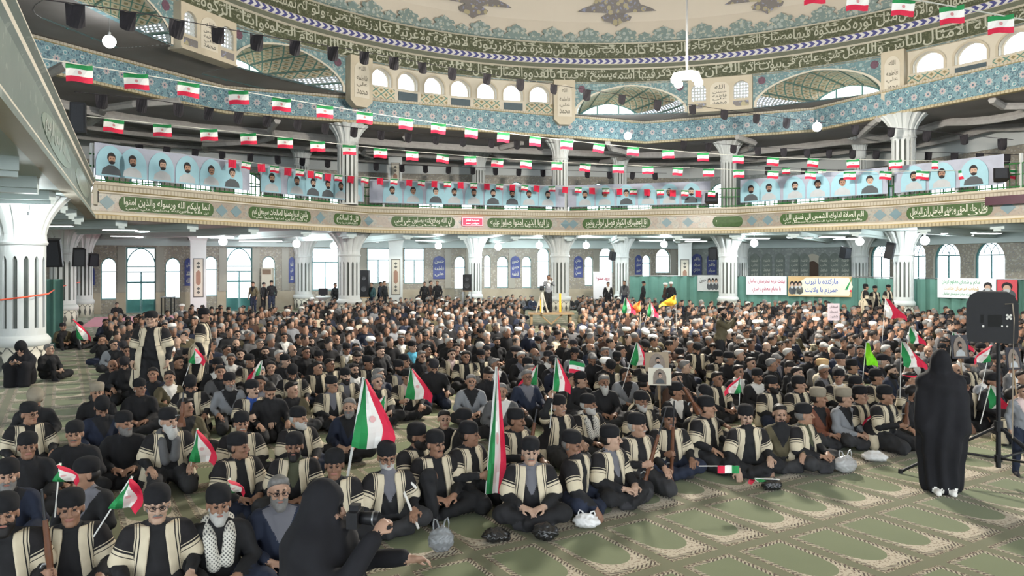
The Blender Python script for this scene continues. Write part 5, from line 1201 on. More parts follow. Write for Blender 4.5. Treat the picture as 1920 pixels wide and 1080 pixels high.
# x, y of the face in the photograph; look: hat hair coat shirt (coat V = striped vest); face hair; pose; extra turn in degrees; options
CROWD = [
 (8, 965, 'FNVk', 'b', 'thigh', 0, dict(s=1.1)), (133, 955, 'FNVk', '', 'grip', -6, dict(s=1.1, x='holding a rifle barrel upright')), (295, 948, 'FGVk', 'mg', 'thigh', -4, dict(s=1.1)), (410, 947, 'FWKk', 'b', 'lap', -4, dict(s=1.1, sc=1, x='with white checked scarf')), (523, 922, 'GGNg', 'bg', 'lap', -6, dict(s=1.1)),
 (14, 893, 'FGNk', 'b', 'lap', 0, dict(s=1.08)), (160, 890, 'FNKg', 'm', 'lap_l', -40, dict(s=1.08)), (52, 838, 'FNKk', '', 'lap', 6, dict(s=1.06)), (140, 815, 'FGKk', 'm', 'lap', -8, dict(s=1.06)), (233, 795, 'FGKk', 'b', 'lap_r', -4, dict(s=1.06)), (55, 777, 'FNVk', 'g', 'thigh_r', 10, dict(s=1.04)), (66, 752, 'CNKk', '', 'bow', 0, dict(s=1.04)),
 (190, 766, 'FNNk', '', 'bow', 10, {}), (316, 790, 'FWVk', 'l', 'thigh_r', 0, dict(s=1.12, sc='d', x='with grey scarf, holding a small flag')), (182, 737, 'CNKk', '', 'lap', 0, {}), (262, 728, 'FWKk', '', 'lap_r', -8, {}), (211, 687, 'BNKk', 'm', 'lap', -4, {}), (233, 683, 'KNKk', '', 'bow', 0, {}), (213, 647, 'NNTk', 'g', 'lap_r', 0, {}), (231, 651, 'KNKk', '', 'bow', 0, {}), (192, 637, 'NNKk', '', 'sitphoto', 0, dict(x='raising a phone')),
 (627, 873, 'FNVk', '', 'lap', -20, dict(s=1.06)), (447, 838, 'FNVk', '', 'lap_r', 14, dict(s=1.04)), (453, 795, 'FWVk', 'm', 'lap', -4, {}), (552, 838, 'FNVo', 'b', 'lap', -22, dict(s=1.04)), (560, 785, 'FWVk', 'b', 'lap_r', 8, {}), (348, 764, 'NNOk', '', 'lap_r', 10, {}), (725, 857, 'FGVg', 'lg', 'down', -10, dict(s=1.08, x='leaning on a white cane')), (817, 834, 'FNVk', 'm', 'knee', -6, dict(s=1.06)), (783, 819, 'FNVk', 'b', 'grip_r', 20, {}), (833, 787, 'NNKk', '', 'lap', -18, dict(s=.86, x='a boy')), (871, 788, 'FNVk', '', 'lap_r', 70, {}), (880, 816, 'FNVk', '', 'grip_r', 18, dict(x='holding a tall flag')), (655, 764, 'GGNk', 'b', 'lap', -26, {}),
 (995, 848, 'FGVg', 'm', 'lap', -28, dict(s=1.06)), (968, 789, 'FNVk', 'm', 'grip_r', 6, dict(x='holding a rifle')), (1072, 833, 'FGVk', '', 'down', 26, dict(s=1.04)), (1048, 762, 'FWVk', 'm', 'raise', 0, dict(x='raising an arm with a flag')), (1103, 759, 'FWVk', 'b', 'lap_r', 0, dict(sc=1, x='with white checked scarf')), (1145, 823, 'FNVg', '', 'lap_r', 10, dict(s=1.04)), (1195, 799, 'FWVk', 'm', 'grip_r', -4, dict(x='gripping a rifle')), (1202, 753, 'FWVk', 'b', 'lap', -6, {}), (1255, 786, 'FGVk', 'm', 'grip', -24, dict(x='kneeling behind a rifle')), (1325, 765, 'FNVk', '', 'thigh_r', 10, dict(s=1.06, x='holding a flag on his knees')), (1398, 781, 'FNVk', 'm', 'down', -30, dict(s=1.06)), (1462, 776, 'NNOk', 'm', 'down', -36, dict(s=1.04)), (1508, 778, 'FGVo', '', 'lap_r', 10, {}), (1535, 747, 'CNCk', '', 'lap_r', 0, {}), (1583, 747, 'CNTk', '', 'lap_r', 4, {}), (1613, 742, 'FNVk', '', 'lap', 6, {}),
 (1543, 688, 'QNWk', '', 'lap_r', 4, {}), (1498, 722, 'FNVk', 'm', 'lap_r', -8, {}), (1447, 722, 'FNVk', 'gb', 'lap_r', -8, {}), (1345, 711, 'NNVk', '', 'lap', 0, {}), (1347, 670, 'FNVk', '', 'lap_r', -6, {}), (1316, 742, 'FGVk', '', 'bow', 20, {}), (1268, 735, 'FNKw', 'm', 'lap_r', 0, {}), (1285, 688, 'GGKk', '', 'lap_r', 6, {}), (1305, 655, 'FNVk', '', 'bow', -20, {}), (1275, 666, 'FNVk', '', 'lap', -22, {}), (1208, 718, 'FNVk', '', 'lap_r', 60, {}), (1132, 718, 'GGKk', 'l', 'lap', -18, {}), (1143, 690, 'FGVk', '', 'bow', -16, {}), (1157, 672, 'FNOk', '', 'lap_r', 90, {}), (1089, 713, 'FNKk', '', 'lap_r', 0, {}), (1067, 712, 'NNVk', 'g', 'lap_r', 20, {}), (1076, 647, 'KNKk', 'b', 'lap', -22, dict(s=1.08, x='holding a flag')), (1102, 634, 'NNTk', 'm', 'sitphoto', 30, dict(s=1.06, x='raising a phone')), (1057, 643, 'NNKk', '', 'lap', 0, {}), (1142, 636, 'TWKk', 'l', 'lap', 0, {}), (1175, 622, 'TNOk', 'b', 'lap_r', -10, {}), (1207, 627, 'TNKk', '', 'bow', 10, {}), (1093, 620, 'TNKk', '', 'lap_r', 90, {}), (1208, 650, 'FNVk', '', 'bow', -14, {}), (1207, 680, 'FNVk', '', 'bow', 0, {}), (1229, 684, 'NNKk', 'b', 'lap', -20, {}), (1262, 634, 'KNKk', '', 'bow', -10, {}), (1248, 623, 'GGKk', '', 'lap_r', -10, {}), (1287, 620, 'BGKk', '', 'lap', 0, {}), (1322, 626, 'GGKk', '', 'lap', -6, {}), (1310, 608, 'NNKk', '', 'lap', 0, {}), (1297, 600, 'FNKk', '', 'lap', -6, {}), (1393, 606, 'BNKk', '', 'lap', 0, {}), (1399, 626, 'NNKw', '', 'lap', -8, {}), (1385, 638, 'GGKk', '', 'bow', 10, {}), (1392, 653, 'NNKk', '', 'bow', 0, {}), (1418, 608, 'TWKk', '', 'lap', 0, {}), (1423, 621, 'GGNk', '', 'lap_r', 0, {}), (1450, 632, 'GGKk', '', 'lap_r', -6, {}), (1435, 653, 'BNKk', '', 'bow', 0, {}), (1478, 664, 'WWKk', '', 'lap_r', 4, {}), (1408, 682, 'NNKg', '', 'lap', 0, {}), (1447, 684, 'GGKk', '', 'lap_r', 10, {}), (1387, 666, 'WWKk', '', 'lap_r', -4, {}), (1367, 673, 'FGKk', '', 'lap_r', 0, {}), (1485, 632, 'NNMk', 'b', 'lap', -10, {}), (1542, 653, 'WWKk', '', 'bow', 0, {}), (1567, 637, 'FWWk', 'l', 'lap_r', 0, {}), (1533, 636, 'GGMk', '', 'bow', -10, {}), (1595, 633, 'NNKk', '', 'lap', 0, {}), (1598, 688, 'FNVk', '', 'lap_r', 0, {}), (1655, 678, 'FWGk', 'm', 'lap_r', -4, {}), (1662, 657, 'WWGk', '', 'lap_r', 0, {}), (1643, 708, 'FNVk', '', 'lap_r', 0, {}), (1707, 712, 'DNVg', 'g', 'thigh_r', 2, {}), (1724, 650, 'NNGw', 'm', 'lap_r', -10, {}), (1740, 626, 'BGOw', '', 'lap', 0, {}), (1768, 622, 'ENKk', '', 'lap', -4, {}), (1805, 627, 'FGKk', '', 'lap_r', 0, {}), (1767, 643, 'NNKk', '', 'bow', 0, {}), (1820, 684, 'FGVk', 'b', 'lap_r', 4, {}), (1806, 722, 'FNVk', '', 'down', -20, {}), (1890, 667, 'NNKk', '', 'lap_r', 0, {}), (1896, 606, 'FNKk', '', 'lap', 0, {}), (1912, 612, 'NNKk', '', 'lap', 0, {}), (1840, 655, 'FNGk', '', 'lap_r', 0, {}), (1605, 722, 'FNKk', 'm', 'lap_r', 0, {}), (1660, 742, 'FNVk', '', 'grip_r', 0, dict(x='with a rifle')), (1900, 745, 'NNVk', '', 'lap_r', 0, {}),
 (198, 605, 'NNNk', '', 'lap_r', 0, {}), (240, 601, 'KNKk', '', 'lap', 0, {}), (254, 600, 'NNKk', '', 'lap', 0, {}), (279, 599, 'GGKk', '', 'lap', 6, {}), (308, 613, 'NNBk', '', 'lap', 0, {}), (323, 604, 'GGWk', '', 'lap', 0, {}), (337, 599, 'NNNk', '', 'lap', 8, {}), (367, 600, 'XNSk', '', 'lap', -6, {}), (393, 603, 'KNKk', '', 'lap', 0, {}), (410, 621, 'NNKk', 'b', 'lap', -4, {}), (424, 608, 'NNKk', '', 'lap', 0, {}), (447, 603, 'KNGk', '', 'lap_r', 0, {}), (460, 612, 'NNGw', '', 'lap', 0, {}), (445, 628, 'NNKk', 'm', 'lap', 0, {}), (464, 629, 'GGOk', '', 'lap_r', 0, {}), (443, 646, 'BNKk', 'b', 'lap', -6, {}), (425, 657, 'NNNw', '', 'lap_r', 0, {}), (398, 643, 'NNKk', 'm', 'lap', 6, {}), (433, 674, 'NGGw', 'm', 'lap', -8, {}), (413, 698, 'NNGk', '', 'lap', -2, dict(s=1.06)), (468, 678, 'FWVk', '', 'lap_r', 6, {}), (357, 723, 'FNVk', '', 'bow', -10, dict(s=1.04)), (473, 731, 'FNVb', 'm', 'grip_r', 4, {}),
 (497, 660, 'NNKk', 'b', 'lap', -4, {}), (533, 633, 'NNTw', '', 'lap', 0, {}), (548, 657, 'BGKk', 'g', 'lap_r', 0, {}), (487, 645, 'GGKk', '', 'lap_r', -6, {}), (493, 630, 'NNGk', '', 'lap', 0, {}), (515, 618, 'GGKk', '', 'lap', 0, {}), (535, 678, 'FGKk', '', 'lap_r', 8, {}), (548, 700, 'FGVk', '', 'bow', -10, {}), (547, 731, 'NNOk', '', 'lap_r', 4, {}), (505, 735, 'NNKk', '', 'bow', 0, {}), (595, 690, 'NNVk', '', 'lap_r', 0, {}), (618, 684, 'NNVk', '', 'lap_r', 0, {}), (598, 670, 'FNKk', '', 'lap', 0, {}), (583, 641, 'NNKk', 'gb', 'lap', 0, {}), (590, 625, 'NNGk', '', 'lap', 0, {}), (632, 637, 'BNGk', '', 'lap', 0, {}), (650, 656, 'FWVw', '', 'lap', -6, {}), (667, 654, 'NNKk', 'b', 'lap', 0, {}), (622, 722, 'FGVg', 'g', 'lap_r', 0, {}), (648, 706, 'FNVg', 'b', 'lap', 0, {}), (690, 681, 'FNVk', '', 'lap_r', -4, {}), (710, 704, 'GGNg', 'b', 'lap_r', 0, {}), (695, 641, 'TWKk', '', 'lap_r', 90, {}), (713, 654, 'FGGk', '', 'lap_r', 0, {}), (685, 607, 'TNRk', 'b', 'lap', 0, {}), (638, 616, 'BNKk', 'b', 'lap', 0, {}), (605, 609, 'NNKk', '', 'lap', 0, {}), (618, 614, 'NNKk', 'b', 'lap_r', 0, {}), (590, 607, 'BNKk', '', 'lap', 0, {}), (540, 601, 'WWKk', '', 'lap', 0, {}), (568, 599, 'NNKk', '', 'lap', 0, {}), (505, 607, 'NNKk', '', 'lap', 0, {}),
 (748, 690, 'FNVg', 'b', 'lap_r', 0, {}), (758, 678, 'FNKk', '', 'lap_r', 0, {}), (763, 708, 'FNVp', '', 'grip', -14, dict(x='with pale sleeves and a flag')), (773, 651, 'FGGc', '', 'lap_r', -8, {}), (752, 638, 'GGOw', '', 'lap', 0, {}), (800, 657, 'NNVk', 'm', 'lap_r', 6, {}), (813, 688, 'KNKk', '', 'bow', -16, dict(s=1.08)), (847, 665, 'NNVp', '', 'lap', -8, {}), (873, 670, 'NNVk', '', 'lap', -8, dict(s=1.05)), (902, 668, 'FGVk', 'b', 'lap', -8, {}), (928, 684, 'GGKw', '', 'lap_r', -10, {}), (940, 735, 'GGGw', 'm', 'lap', -28, dict(s=1.08)), (913, 703, 'NNKk', '', 'bow', 10, {}), (968, 661, 'ANKk', 'bg', 'lap_r', -4, {}), (1003, 664, 'BGGk', 'b', 'lap_r', 0, {}), (993, 696, 'GGVk', '', 'grip', 0, dict(x='holding a flag')), (1032, 658, 'NNRk', '', 'lap_r', 0, {}), (1010, 641, 'FWKk', 'l', 'lap', 0, {}), (968, 637, 'BNGk', '', 'lap_r', 60, {}), (932, 642, 'NNKk', 'bg', 'lap', -8, {}), (972, 622, 'TNKk', '', 'lap_r', 90, {}), (863, 628, 'BNKw', '', 'lap', -14, {}), (809, 613, 'NNTk', '', 'lap', -10, {}), (842, 643, 'WWKk', '', 'lap_r', 0, {}), (795, 632, 'NNKk', '', 'bow', 0, {}), (827, 614, 'WWKk', '', 'bow', -14, {}), (846, 607, 'WWNk', 'b', 'lap', 0, {}), (900, 625, 'FNOk', 'g', 'lap', -6, {}), (928, 614, 'GGKk', '', 'lap_r', 0, {}), (885, 606, 'FNKw', '', 'lap_r', 0, {}), (883, 592, 'TWKk', '', 'lap', 0, {}), (913, 590, 'TNRk', '', 'lap_r', 0, {}), (866, 590, 'GGNk', '', 'lap_r', 0, {}),
 (118, 613, 'KNOk', '', 'knee', 20, dict(x='in a hooded jacket beside the left columns')), (150, 612, 'FNKk', '', 'knee', 20, dict(x='leaning back by the left columns')), (92, 655, 'GGKk', '', 'knee', 40, dict(x='resting against the big left column')), (219, 572, 'NNKk', '', 'lap', 10, dict(x='alone below the left windows')),
]
HATN = {'F': 'black felt cap', 'C': 'grey brimless cap', 'Q': 'tan round cap', 'K': 'dark knit cap', 'X': 'white skullcap', 'T': 'white turban', 'A': 'black turban', 'D': 'red headband', 'E': 'white headband'}
COATN = {'V': 'striped cream vest', 'K': 'black coat', 'N': 'navy jacket', 'G': 'grey suit', 'O': 'olive jacket', 'R': 'brown robe', 'W': 'cream coat', 'B': 'blue jacket', 'T': 'light grey jacket', 'C': 'copper brown robe', 'S': 'dark green jacket', 'M': 'camouflage jacket'}
HAIRN = {'N': 'black', 'G': 'grey', 'W': 'white'}
ORD = ['front', 'second', 'third', 'fourth', 'fifth', 'sixth', 'seventh', 'eighth', 'ninth', 'tenth']
def look_text(look, face):
    h = HATN.get(look[0]) or ('bald head' if look[0] == 'B' else HAIRN[look[1]] + ' hair')
    t = 'man with %s' % h + (', %s beard' % HAIRN[look[1]] if ('b' in face or 'l' in face) else ', moustache' if 'm' in face else '') + (', glasses' if 'g' in face else '')
    return t + ', ' + COATN[look[2]]
PEOPLE = []; spots = []; HOLD = {}
def put(px, py, look, face, ps, dy, op, lod=None):
    sc = 1 + (op.get('s', 1.0) - 1)*.35; hz = .685 + LIFT[POSES[ps]['legs']] - (.03 if 'bow' in ps else 0)
    d = (CH - hz*sc) * F / (py - HZ); x = (px - 960) * d / F
    # the face sits ahead of the seat: move the body so that the head lands on the spot
    th_ = FACE + math.radians(dy); hx, hy = .03*math.sin(th_)*sc, -.03*math.cos(th_)*sc
    o = person(x - hx, d - hy, th_, sc, ps, lod or ('N' if d < 12.5 else 'M'), look[0], look[1], 'K' if look[2] == 'V' else look[2], look[3], look[2] == 'V', face, op.get('skin', int(px*7 + py*3) % 5), 1.0, int(px + py) % 4, scarf=op.get('sc', False))
    PEOPLE.append((o, px, py, d, look_text(look, face), op.get('x', ''))); HOLD[(px, py)] = (o, ps); spots.append((x, d)); return o
for row in CROWD: put(*row)
# the rest of the crowd: rows along the carpet, facing the same way
sp = np.array(spots); cand = []
r2 = random.Random(3)
for k in range(64):
    b = -6.6 - (.72*k if k < 18 else .72*18 + (k-18)*1.0)
    for j in range(-90, 120):
        a = j*(.52 if k < 18 else .66) + (k % 2)*.3 + r2.uniform(-.16, .16); bb = b + r2.uniform(-.2, .2)
        X, Y = a*CA + bb*SA, a*SA - bb*CA
        if Y < 8 or Y > 46: continue
        px = 960 + F*X/Y; py = HZ + F*(CH - .70)/Y
        if not (-20 < px < 1950): continue
        lim = 205 + max(0, py-650)*1.2 if py >= 592 else (335 if py > 577 else 565)
        if px < lim or (py > 720 and not (1560 < px)): continue
        top = 563 if px < 770 else 558 if px < 1230 else 567 if px < 1560 else 576 if px < 1700 else 582 if px < 1850 else 589
        if py < top: continue
        if 980 < px < 1086 and 560 < py < 608: continue
        if any(math.hypot(X-cx, Y-cy) < .95 for cx, cy in COLS): continue
        if py > 640 and px < 1000 and r2.random() < .1: continue
        if len(sp) and np.min(np.hypot(sp[:, 0]-X, (sp[:, 1]-Y))) < (.50 if py < 640 else .62): continue
        if any(math.hypot(q[1]-X, q[0]-Y) < .52 for q in cand[-260:]): continue
        cand.append((Y, X, px, py))
cand.sort()
def rand_look(py):
    hat = r2.choices('NGBKFTX', (46, 24, 6, 9, 10 if py < 600 else 18, 3, 1))[0]; hair = {'N': 'N', 'G': r2.choice('GGGW')}.get(hat, r2.choice('NNG'))
    return hat + hair + r2.choices('KNGOTRVW', (50, 16, 13, 7, 4, 3, 5 if py > 600 else 1, 1))[0] + r2.choice('kkkkwg')
far = []
for i, (Y, X, px, py) in enumerate(cand):
    lk = rand_look(py); fc = r2.choice(['', '', 'm', 'b', '', 'g'])
    if len(PEOPLE) < 292: put(px, py, lk, fc, r2.choice(['lap', 'lap', 'lap_r', 'lap_l', 'thigh', 'thigh_r', 'bow']), r2.uniform(-22, 25), dict(s=r2.uniform(.95, 1.06)), 'M')
    else: far.append((X, Y, lk, r2.uniform(-25, 25), r2.uniform(.96, 1.08)))
# labels: look, then row, then place in the row
cnt = {}
for p in PEOPLE:
    o, px, py, d, t, x = p
    b = (px - 960)*d/F*SA - d*CA; row = max(0, int(round((-6.75 - b)/.95)))
    rw = '%s row' % ORD[row] if row < 10 else ('middle of the crowd' if d < 21 else 'back of the crowd')
    cnt.setdefault((t, x, rw), []).append(p)
for (t, x, rw), ps in cnt.items():
    ps.sort(key=lambda q: q[1])
    for i, q in enumerate(ps):
        nth = (', ' + NTH[i]) if len(ps) > 1 else ''
        lb = (t + ' ' + x if len((t + ' ' + x).split()) <= 16 else t.split(',')[0] + ' ' + x) + nth if x else t + ', ' + rw + nth
        if len(lb.split()) > 16: lb = ' '.join(lb.replace('man with ', '').split()[:16])
        tag(q[0], lb, 'person', 'people seated on the carpet')
# far rows past the three hundred people built singly: one piece of crowd
def far_crowd():
    Vs, Qs, Ms = [], [], []; base = {}
    for nm in ('lap', 'lap_r', 'lap_l', 'thigh'):
        for hat in 'NBFT':
            sk = skeleton(nm); xs, ys, zs = grids(sk, 'S'); pr = sk['tor'] + sk['legs']
            for a in sk['arms']: pr = pr + [rc(a[0], a[1], .068, .055, COAT, .04), rc(a[1], a[2], .055, .04, COAT, .03), el(a[2] + np.array(a[3])*.05, (.05, .05, .035), SKIN, .02)]
            hc, R = sk['hc'], sk['R']; T = lambda q: hc + R @ np.array(q)
            pr = pr + sk['nk'] + [el(T((0, .014, .03)), (.082, .10, .095), SKIN, .02, R), el(T((0, -.03, -.05)), (.063, .07, .075), SKIN, .03, R), rc(T((0, -.10, .02)), T((0, -.12, -.025)), .012, .016, SKIN, .01)]
            if hat in 'N': pr.append(el(T((0, .024, .06)), (.092, .104, .088), DARK, .01, R))
            elif hat == 'F': pr.append(rc(T((0, .012, .07)), T((0, .012, .10)), .095, .085, DARK, .01))
            elif hat == 'T': pr.append(el(T((0, .014, .085)), (.125, .135, .075), LIP, .01, R))
            else: pr.append(el(T((0, .04, .01)), (.09, .09, .06), DARK, .01, R))
            V, Q, lab = nets(*field(pr, xs, ys, zs), xs, ys, zs); base[(nm, hat)] = (V, Q, lab[Q[:, 0]])
    mats = SK + [COATS[c] for c in 'KNGOTRVW'.replace('V', 'K')] + [COATS['K'], HAIRM['N'], HAIRM['G'], HAIRM['W'], TURB, SHIRTS['w'], SHIRTS['g'], DEFM[6]]
    ci = {c: 5 + i for i, c in enumerate('KNGOTRVW')}; n = 0
    for X, Y, lk, dy, sc in far:
        nm = r2.choice(['lap', 'lap_r', 'lap_l', 'thigh']); hat = {'G': 'N', 'K': 'F', 'X': 'T'}.get(lk[0], lk[0]); V, Q, l = base[(nm, hat)]
        a = FACE + math.radians(dy); c, s_ = math.cos(a), math.sin(a); q = sc
        Vs.append(np.stack([(V[:, 0]*c - V[:, 1]*s_)*q + X, (V[:, 0]*s_ + V[:, 1]*c)*q + Y, V[:, 2]*q], 1)); Qs.append(Q + n); n += len(V)
        lut = np.array([r2.randrange(5), ci[lk[2]], 5 + r2.choice((0, 0, 1, 2)), {'k': 5, 'w': 18, 'g': 19}[lk[3]], {'N': 14, 'G': 15, 'W': 16}[lk[1]], 17, 20]); Ms.append(lut[l])
    o = inst('crowd', np_mesh('crowd', np.concatenate(Vs), np.concatenate(Qs), np.concatenate(Ms), mats))
    tag(o, 'dense far rows of seated people in dark coats at the back of the hall', 'crowd', None, 'stuff')
if far: far_crowd()
print('PEOPLE', len(PEOPLE), 'far', len(far), 'meshes', sum(len(m[0].polygons) for m in _bm.values()), sum(len(m.polygons) for m in _vm.values()))

def hand_of(h):
    "world position of a holder's palm; h = (x, y, arm)"
    o, ps = HOLD[h[:2]]; a = skeleton(ps)['arms'][h[2]]; d = np.array(a[3], float); p = a[2] + d/np.linalg.norm(d)*.075 + np.array(a[4])*.02
    return Matrix.Translation(o.location) @ Matrix.Rotation(o.rotation_euler[2], 4, 'Z') @ Matrix.Scale(o.scale[0], 4) @ Vector(p)
def to_hand(a, b, h):
    "moves a pole a-b (top, bottom) sideways so that it passes through the palm"
    if not h: return a, b
    q = hand_of(h); t = (q.z - b.z)/(a.z - b.z) if abs(a.z-b.z) > .05 else .1; t = min(1, max(0, t)); v = q - (b + (a-b)*t)
    return (a + v, b + v) if v.length < .8 else (a, b)

HANDS = []
for k_ in HOLD:
    for a_ in (0, 1):
        q_ = hand_of(k_ + (a_,)); HANDS.append((960 + F*q_.x/q_.y, HZ + F*(CH - q_.z)/q_.y, k_ + (a_,)))
def nearest_hand(px, py, lim=34):
    "the free hand closest to a pole's foot"
    b = min(HANDS, key=lambda h: (h[0]-px)**2 + (h[1]-py)**2)
    if math.hypot(b[0]-px, b[1]-py) > lim: return None
    HANDS.remove(b); return b[2]
# ================================================================ BUNTING
def curve_pts(ctrl, n=200):
    P3 = [P(*c) for c in ctrl]; out = []; m = len(P3) - 1
    for i in range(m):
        p0, p1, p2, p3 = P3[max(0, i-1)], P3[i], P3[i+1], P3[min(m, i+2)]
        for k in range(n // m):
            t = k / (n // m); out.append(.5*((2*p1) + (p2-p0)*t + (2*p0-5*p1+4*p2-p3)*t*t + (3*p1-p0-3*p2+p3)*t**3))
    return out + [P3[-1]]
def bunt_flag(w, h, kind):
    mb = MB(); n = 5
    f = lambda u, v: (u*w - w/2, .03*math.sin(u*5 + v*2), -v*h + .015*math.sin(u*6))
    if kind == 'iran':
        for j, (v0, v1, m) in enumerate(((0, .27, 0), (.27, .68, 1), (.68, 1, 2))):
            for i in range(n): mb.face([f(i/n, v1), f((i+1)/n, v1), f((i+1)/n, v0), f(i/n, v0)], m)
        c = [(.5 + .07*math.cos(a), .47 + .11*math.sin(a)) for a in [i*pi/4 for i in range(8)]]
        mb.face([(f(u, v)[0], f(u, v)[1] - .006, f(u, v)[2]) for u, v in c[::-1]], 3)
        return mb.mesh('flag', [FGREEN, FWHITE, FRED, flat('emblem_rose', (.62, .28, .28), .7, var=0)])
    if kind == 'red':
        for i in range(n): mb.face([f(i/n, 1), f((i+1)/n, 1), f((i+1)/n, 0), f(i/n, 0)], 0)
        return mb.mesh('pennant', [FRED])
    g = lambda u, v: ((u-.5)*w*(1 - .06*v), .05*math.sin(u*4 + v*3), -v*h*(1 - (.16*(2*u-1)**2 if v > .9 else 0)))
    for i in range(n):
        for a, b in ((0, .5), (.5, 1.0)): mb.face([g(i/n, b), g((i+1)/n, b), g((i+1)/n, a), g(i/n, a)], 0)
    return mb.mesh('pennant', [BUNT])
IR = bunt_flag(.5, .36, 'iran'); IRB = bunt_flag(.36, .3, 'iran'); RD = bunt_flag(.30, .34, 'red'); BK = bunt_flag(.30, .44, 'black'); BK2 = bunt_flag(.33, .48, 'black')
def bunting(ctrl, step, meshes, label, r=.012, mat=None):
    pts = curve_pts(ctrl); o = empty('bunting', pts[0]); tag(o, label, 'bunting'); o0 = pts[0]
    MB().tube([p - o0 for p in pts[::4] + [pts[-1]]], r, 5).build('cord', mat or ROPE, o)
    acc = step*.4; k = 0
    for a, b in zip(pts, pts[1:]):
        acc += (b-a).length
        if acc >= step:
            acc = 0; c = inst('flag' if meshes[k % len(meshes)] in (IR, IRB) else 'pennant', meshes[k % len(meshes)], o); k += 1
            c.location = b - o0; c.rotation_euler = (rnd.uniform(-.12, .12), rnd.uniform(-.1, .1), math.atan2((b-a).y, (b-a).x)*.5 + rnd.uniform(-.25, .25)); step *= rnd.uniform(.97, 1.03)
bunting([(70, 108, 14.5), (405, 163, 19), (735, 218, 24), (1080, 265, 30), (1450, 295, 33), (1915, 303, 30)], 1.45, [IR], 'upper long string of tricolour flags crossing below the tiled beam')
bunting([(152, 217, 20), (465, 250, 24), (765, 283, 29), (1070, 305, 33), (1500, 321, 34), (1915, 318, 29)], 1.3, [IR], 'second string of tricolour flags just above the portrait banners')
bunting([(1480, -30, 13.5), (1640, -9, 13), (1740, 4, 12.6), (1935, 40, 12)], .74, [IRB], 'string of large near flags at the top right corner')
bunting([(420, 297, 30), (560, 317, 33), (690, 332, 36.5), (1060, 350, 39.5), (1345, 358, 37)], .62, [RD, IRB], 'string of red squares and small flags over the portrait banners')
bunting([(60, -4, 13), (282, 28, 16), (490, 66, 20), (683, 97, 24), (857, 129, 28), (1080, 165, 31), (1318, 200, 33), (1527, 228, 34), (1680, 240, 33), (1900, 262, 30)], 1.45, [BK2, BK], 'long string of black pennants below the dome inscription', .012, BUNT)
bunting([(140, 172, 20), (305, 190, 23), (520, 220, 28), (765, 250, 33), (1040, 268, 37)], 1.4, [BK], 'string of black pennants under the gallery ceiling at left', .012, BUNT)
bunting([(225, 268, 32), (445, 286, 37), (700, 306, 41.5), (950, 316, 43.5), (1250, 325, 44)], 1.35, [BK], 'far string of black pennants behind the gallery columns', .012, BUNT)
bunting([(1255, 262, 37), (1450, 277, 36), (1660, 283, 36), (1915, 290, 32)], 1.1, [BK], 'string of black pennants under the gallery ceiling at right', .012, BUNT)
bunting([(1420, 312, 37.5), (1560, 318, 36), (1700, 318, 34), (1850, 312, 32)], .8, [BK, IRB], 'short string of mixed pennants above the right portrait banners', .012, BUNT)

# ================================================================ CURTAIN AND CLOTH BANNERS AT THE RIGHT
cl = [XY(1180, 44.5), XY(1400, 42.5), XY(1600, 40.5), XY(1760, 35.5), XY(1935, 31.5)]
Cf = along(cl)
cu = empty('green_curtain', Cf(Cf.L/2, 0)); tag(cu, 'long green cloth partition hung behind the crowd at right', 'curtain')
c0 = cu.location.copy(); s = 0; j = 0
while s < Cf.L - .1:
    e = min(s + 2.6, Cf.L); mb = MB(); N = 14
    for i in range(N):
        for (z0, z1) in ((0, 1.1), (1.1, 2.02 + .03*math.sin(j))):
            mb.face([Cf(s + (e-s)*u, z, .07*math.sin(u*26 + j)) - c0 for u, z in ((i/N, z0), ((i+1)/N, z0), ((i+1)/N, z1), (i/N, z1))])
    mb.build('cloth_panel', CURT, cu); s = e; j += 1
MB().tube([Cf(u*Cf.L/30, 2.05) - c0 for u in range(31)], .03, 6).build('rail', STEEL, cu)
def cloth_banner(px0, px1, y0, y1, label, bgm, lines, name='banner', extra=None, fn=None, off=.14):
    f0 = fn or Cf; s0, s2 = f0.s(px0), f0.s(px1); zt = zof(s0, y0, f0); zb = zof(s2, y1, f0)
    o = empty(name, f0((s0+s2)/2, zb, off)); tag(o, label, 'banner'); l = o.location.copy()
    f = lambda a, b, t=0: f0(s0 + (s2-s0)*a, zb + (zt-zb)*b, off + t) - l
    mb = MB(); N = 16
    for i in range(N): mb.prism([(i/N, 0), ((i+1)/N, 0), ((i+1)/N, 1), (i/N, 1)], f, 0, .012)
    mb.build('cloth', bgm, o)
    for t, a0, a1, b0, b1, m in lines:
        mb = MB(); lettering(mb, t, lambda a, b: f(a, b, .022), a0, a1, b0, b1); mb.build('lettering', m, o)
    if extra: extra(f, o)
    return o
RUBY = flat('banner_crimson', (.40, .03, .08), .7, var=0); BLU = flat('banner_blue', (.03, .07, .38), .7, var=0); GRN = flat('banner_green', (.06, .28, .12), .7, var=0); GLD = flat('banner_gold', (.55, .36, .08), .7, var=0)
BWH = flat('banner_white', (.72, .72, .76), .7, var=.03); BTN = flat('banner_tan', (.50, .34, .17), .7, var=.12, scale=2); BCR = flat('banner_cream', (.68, .66, .54), .7, var=.06)
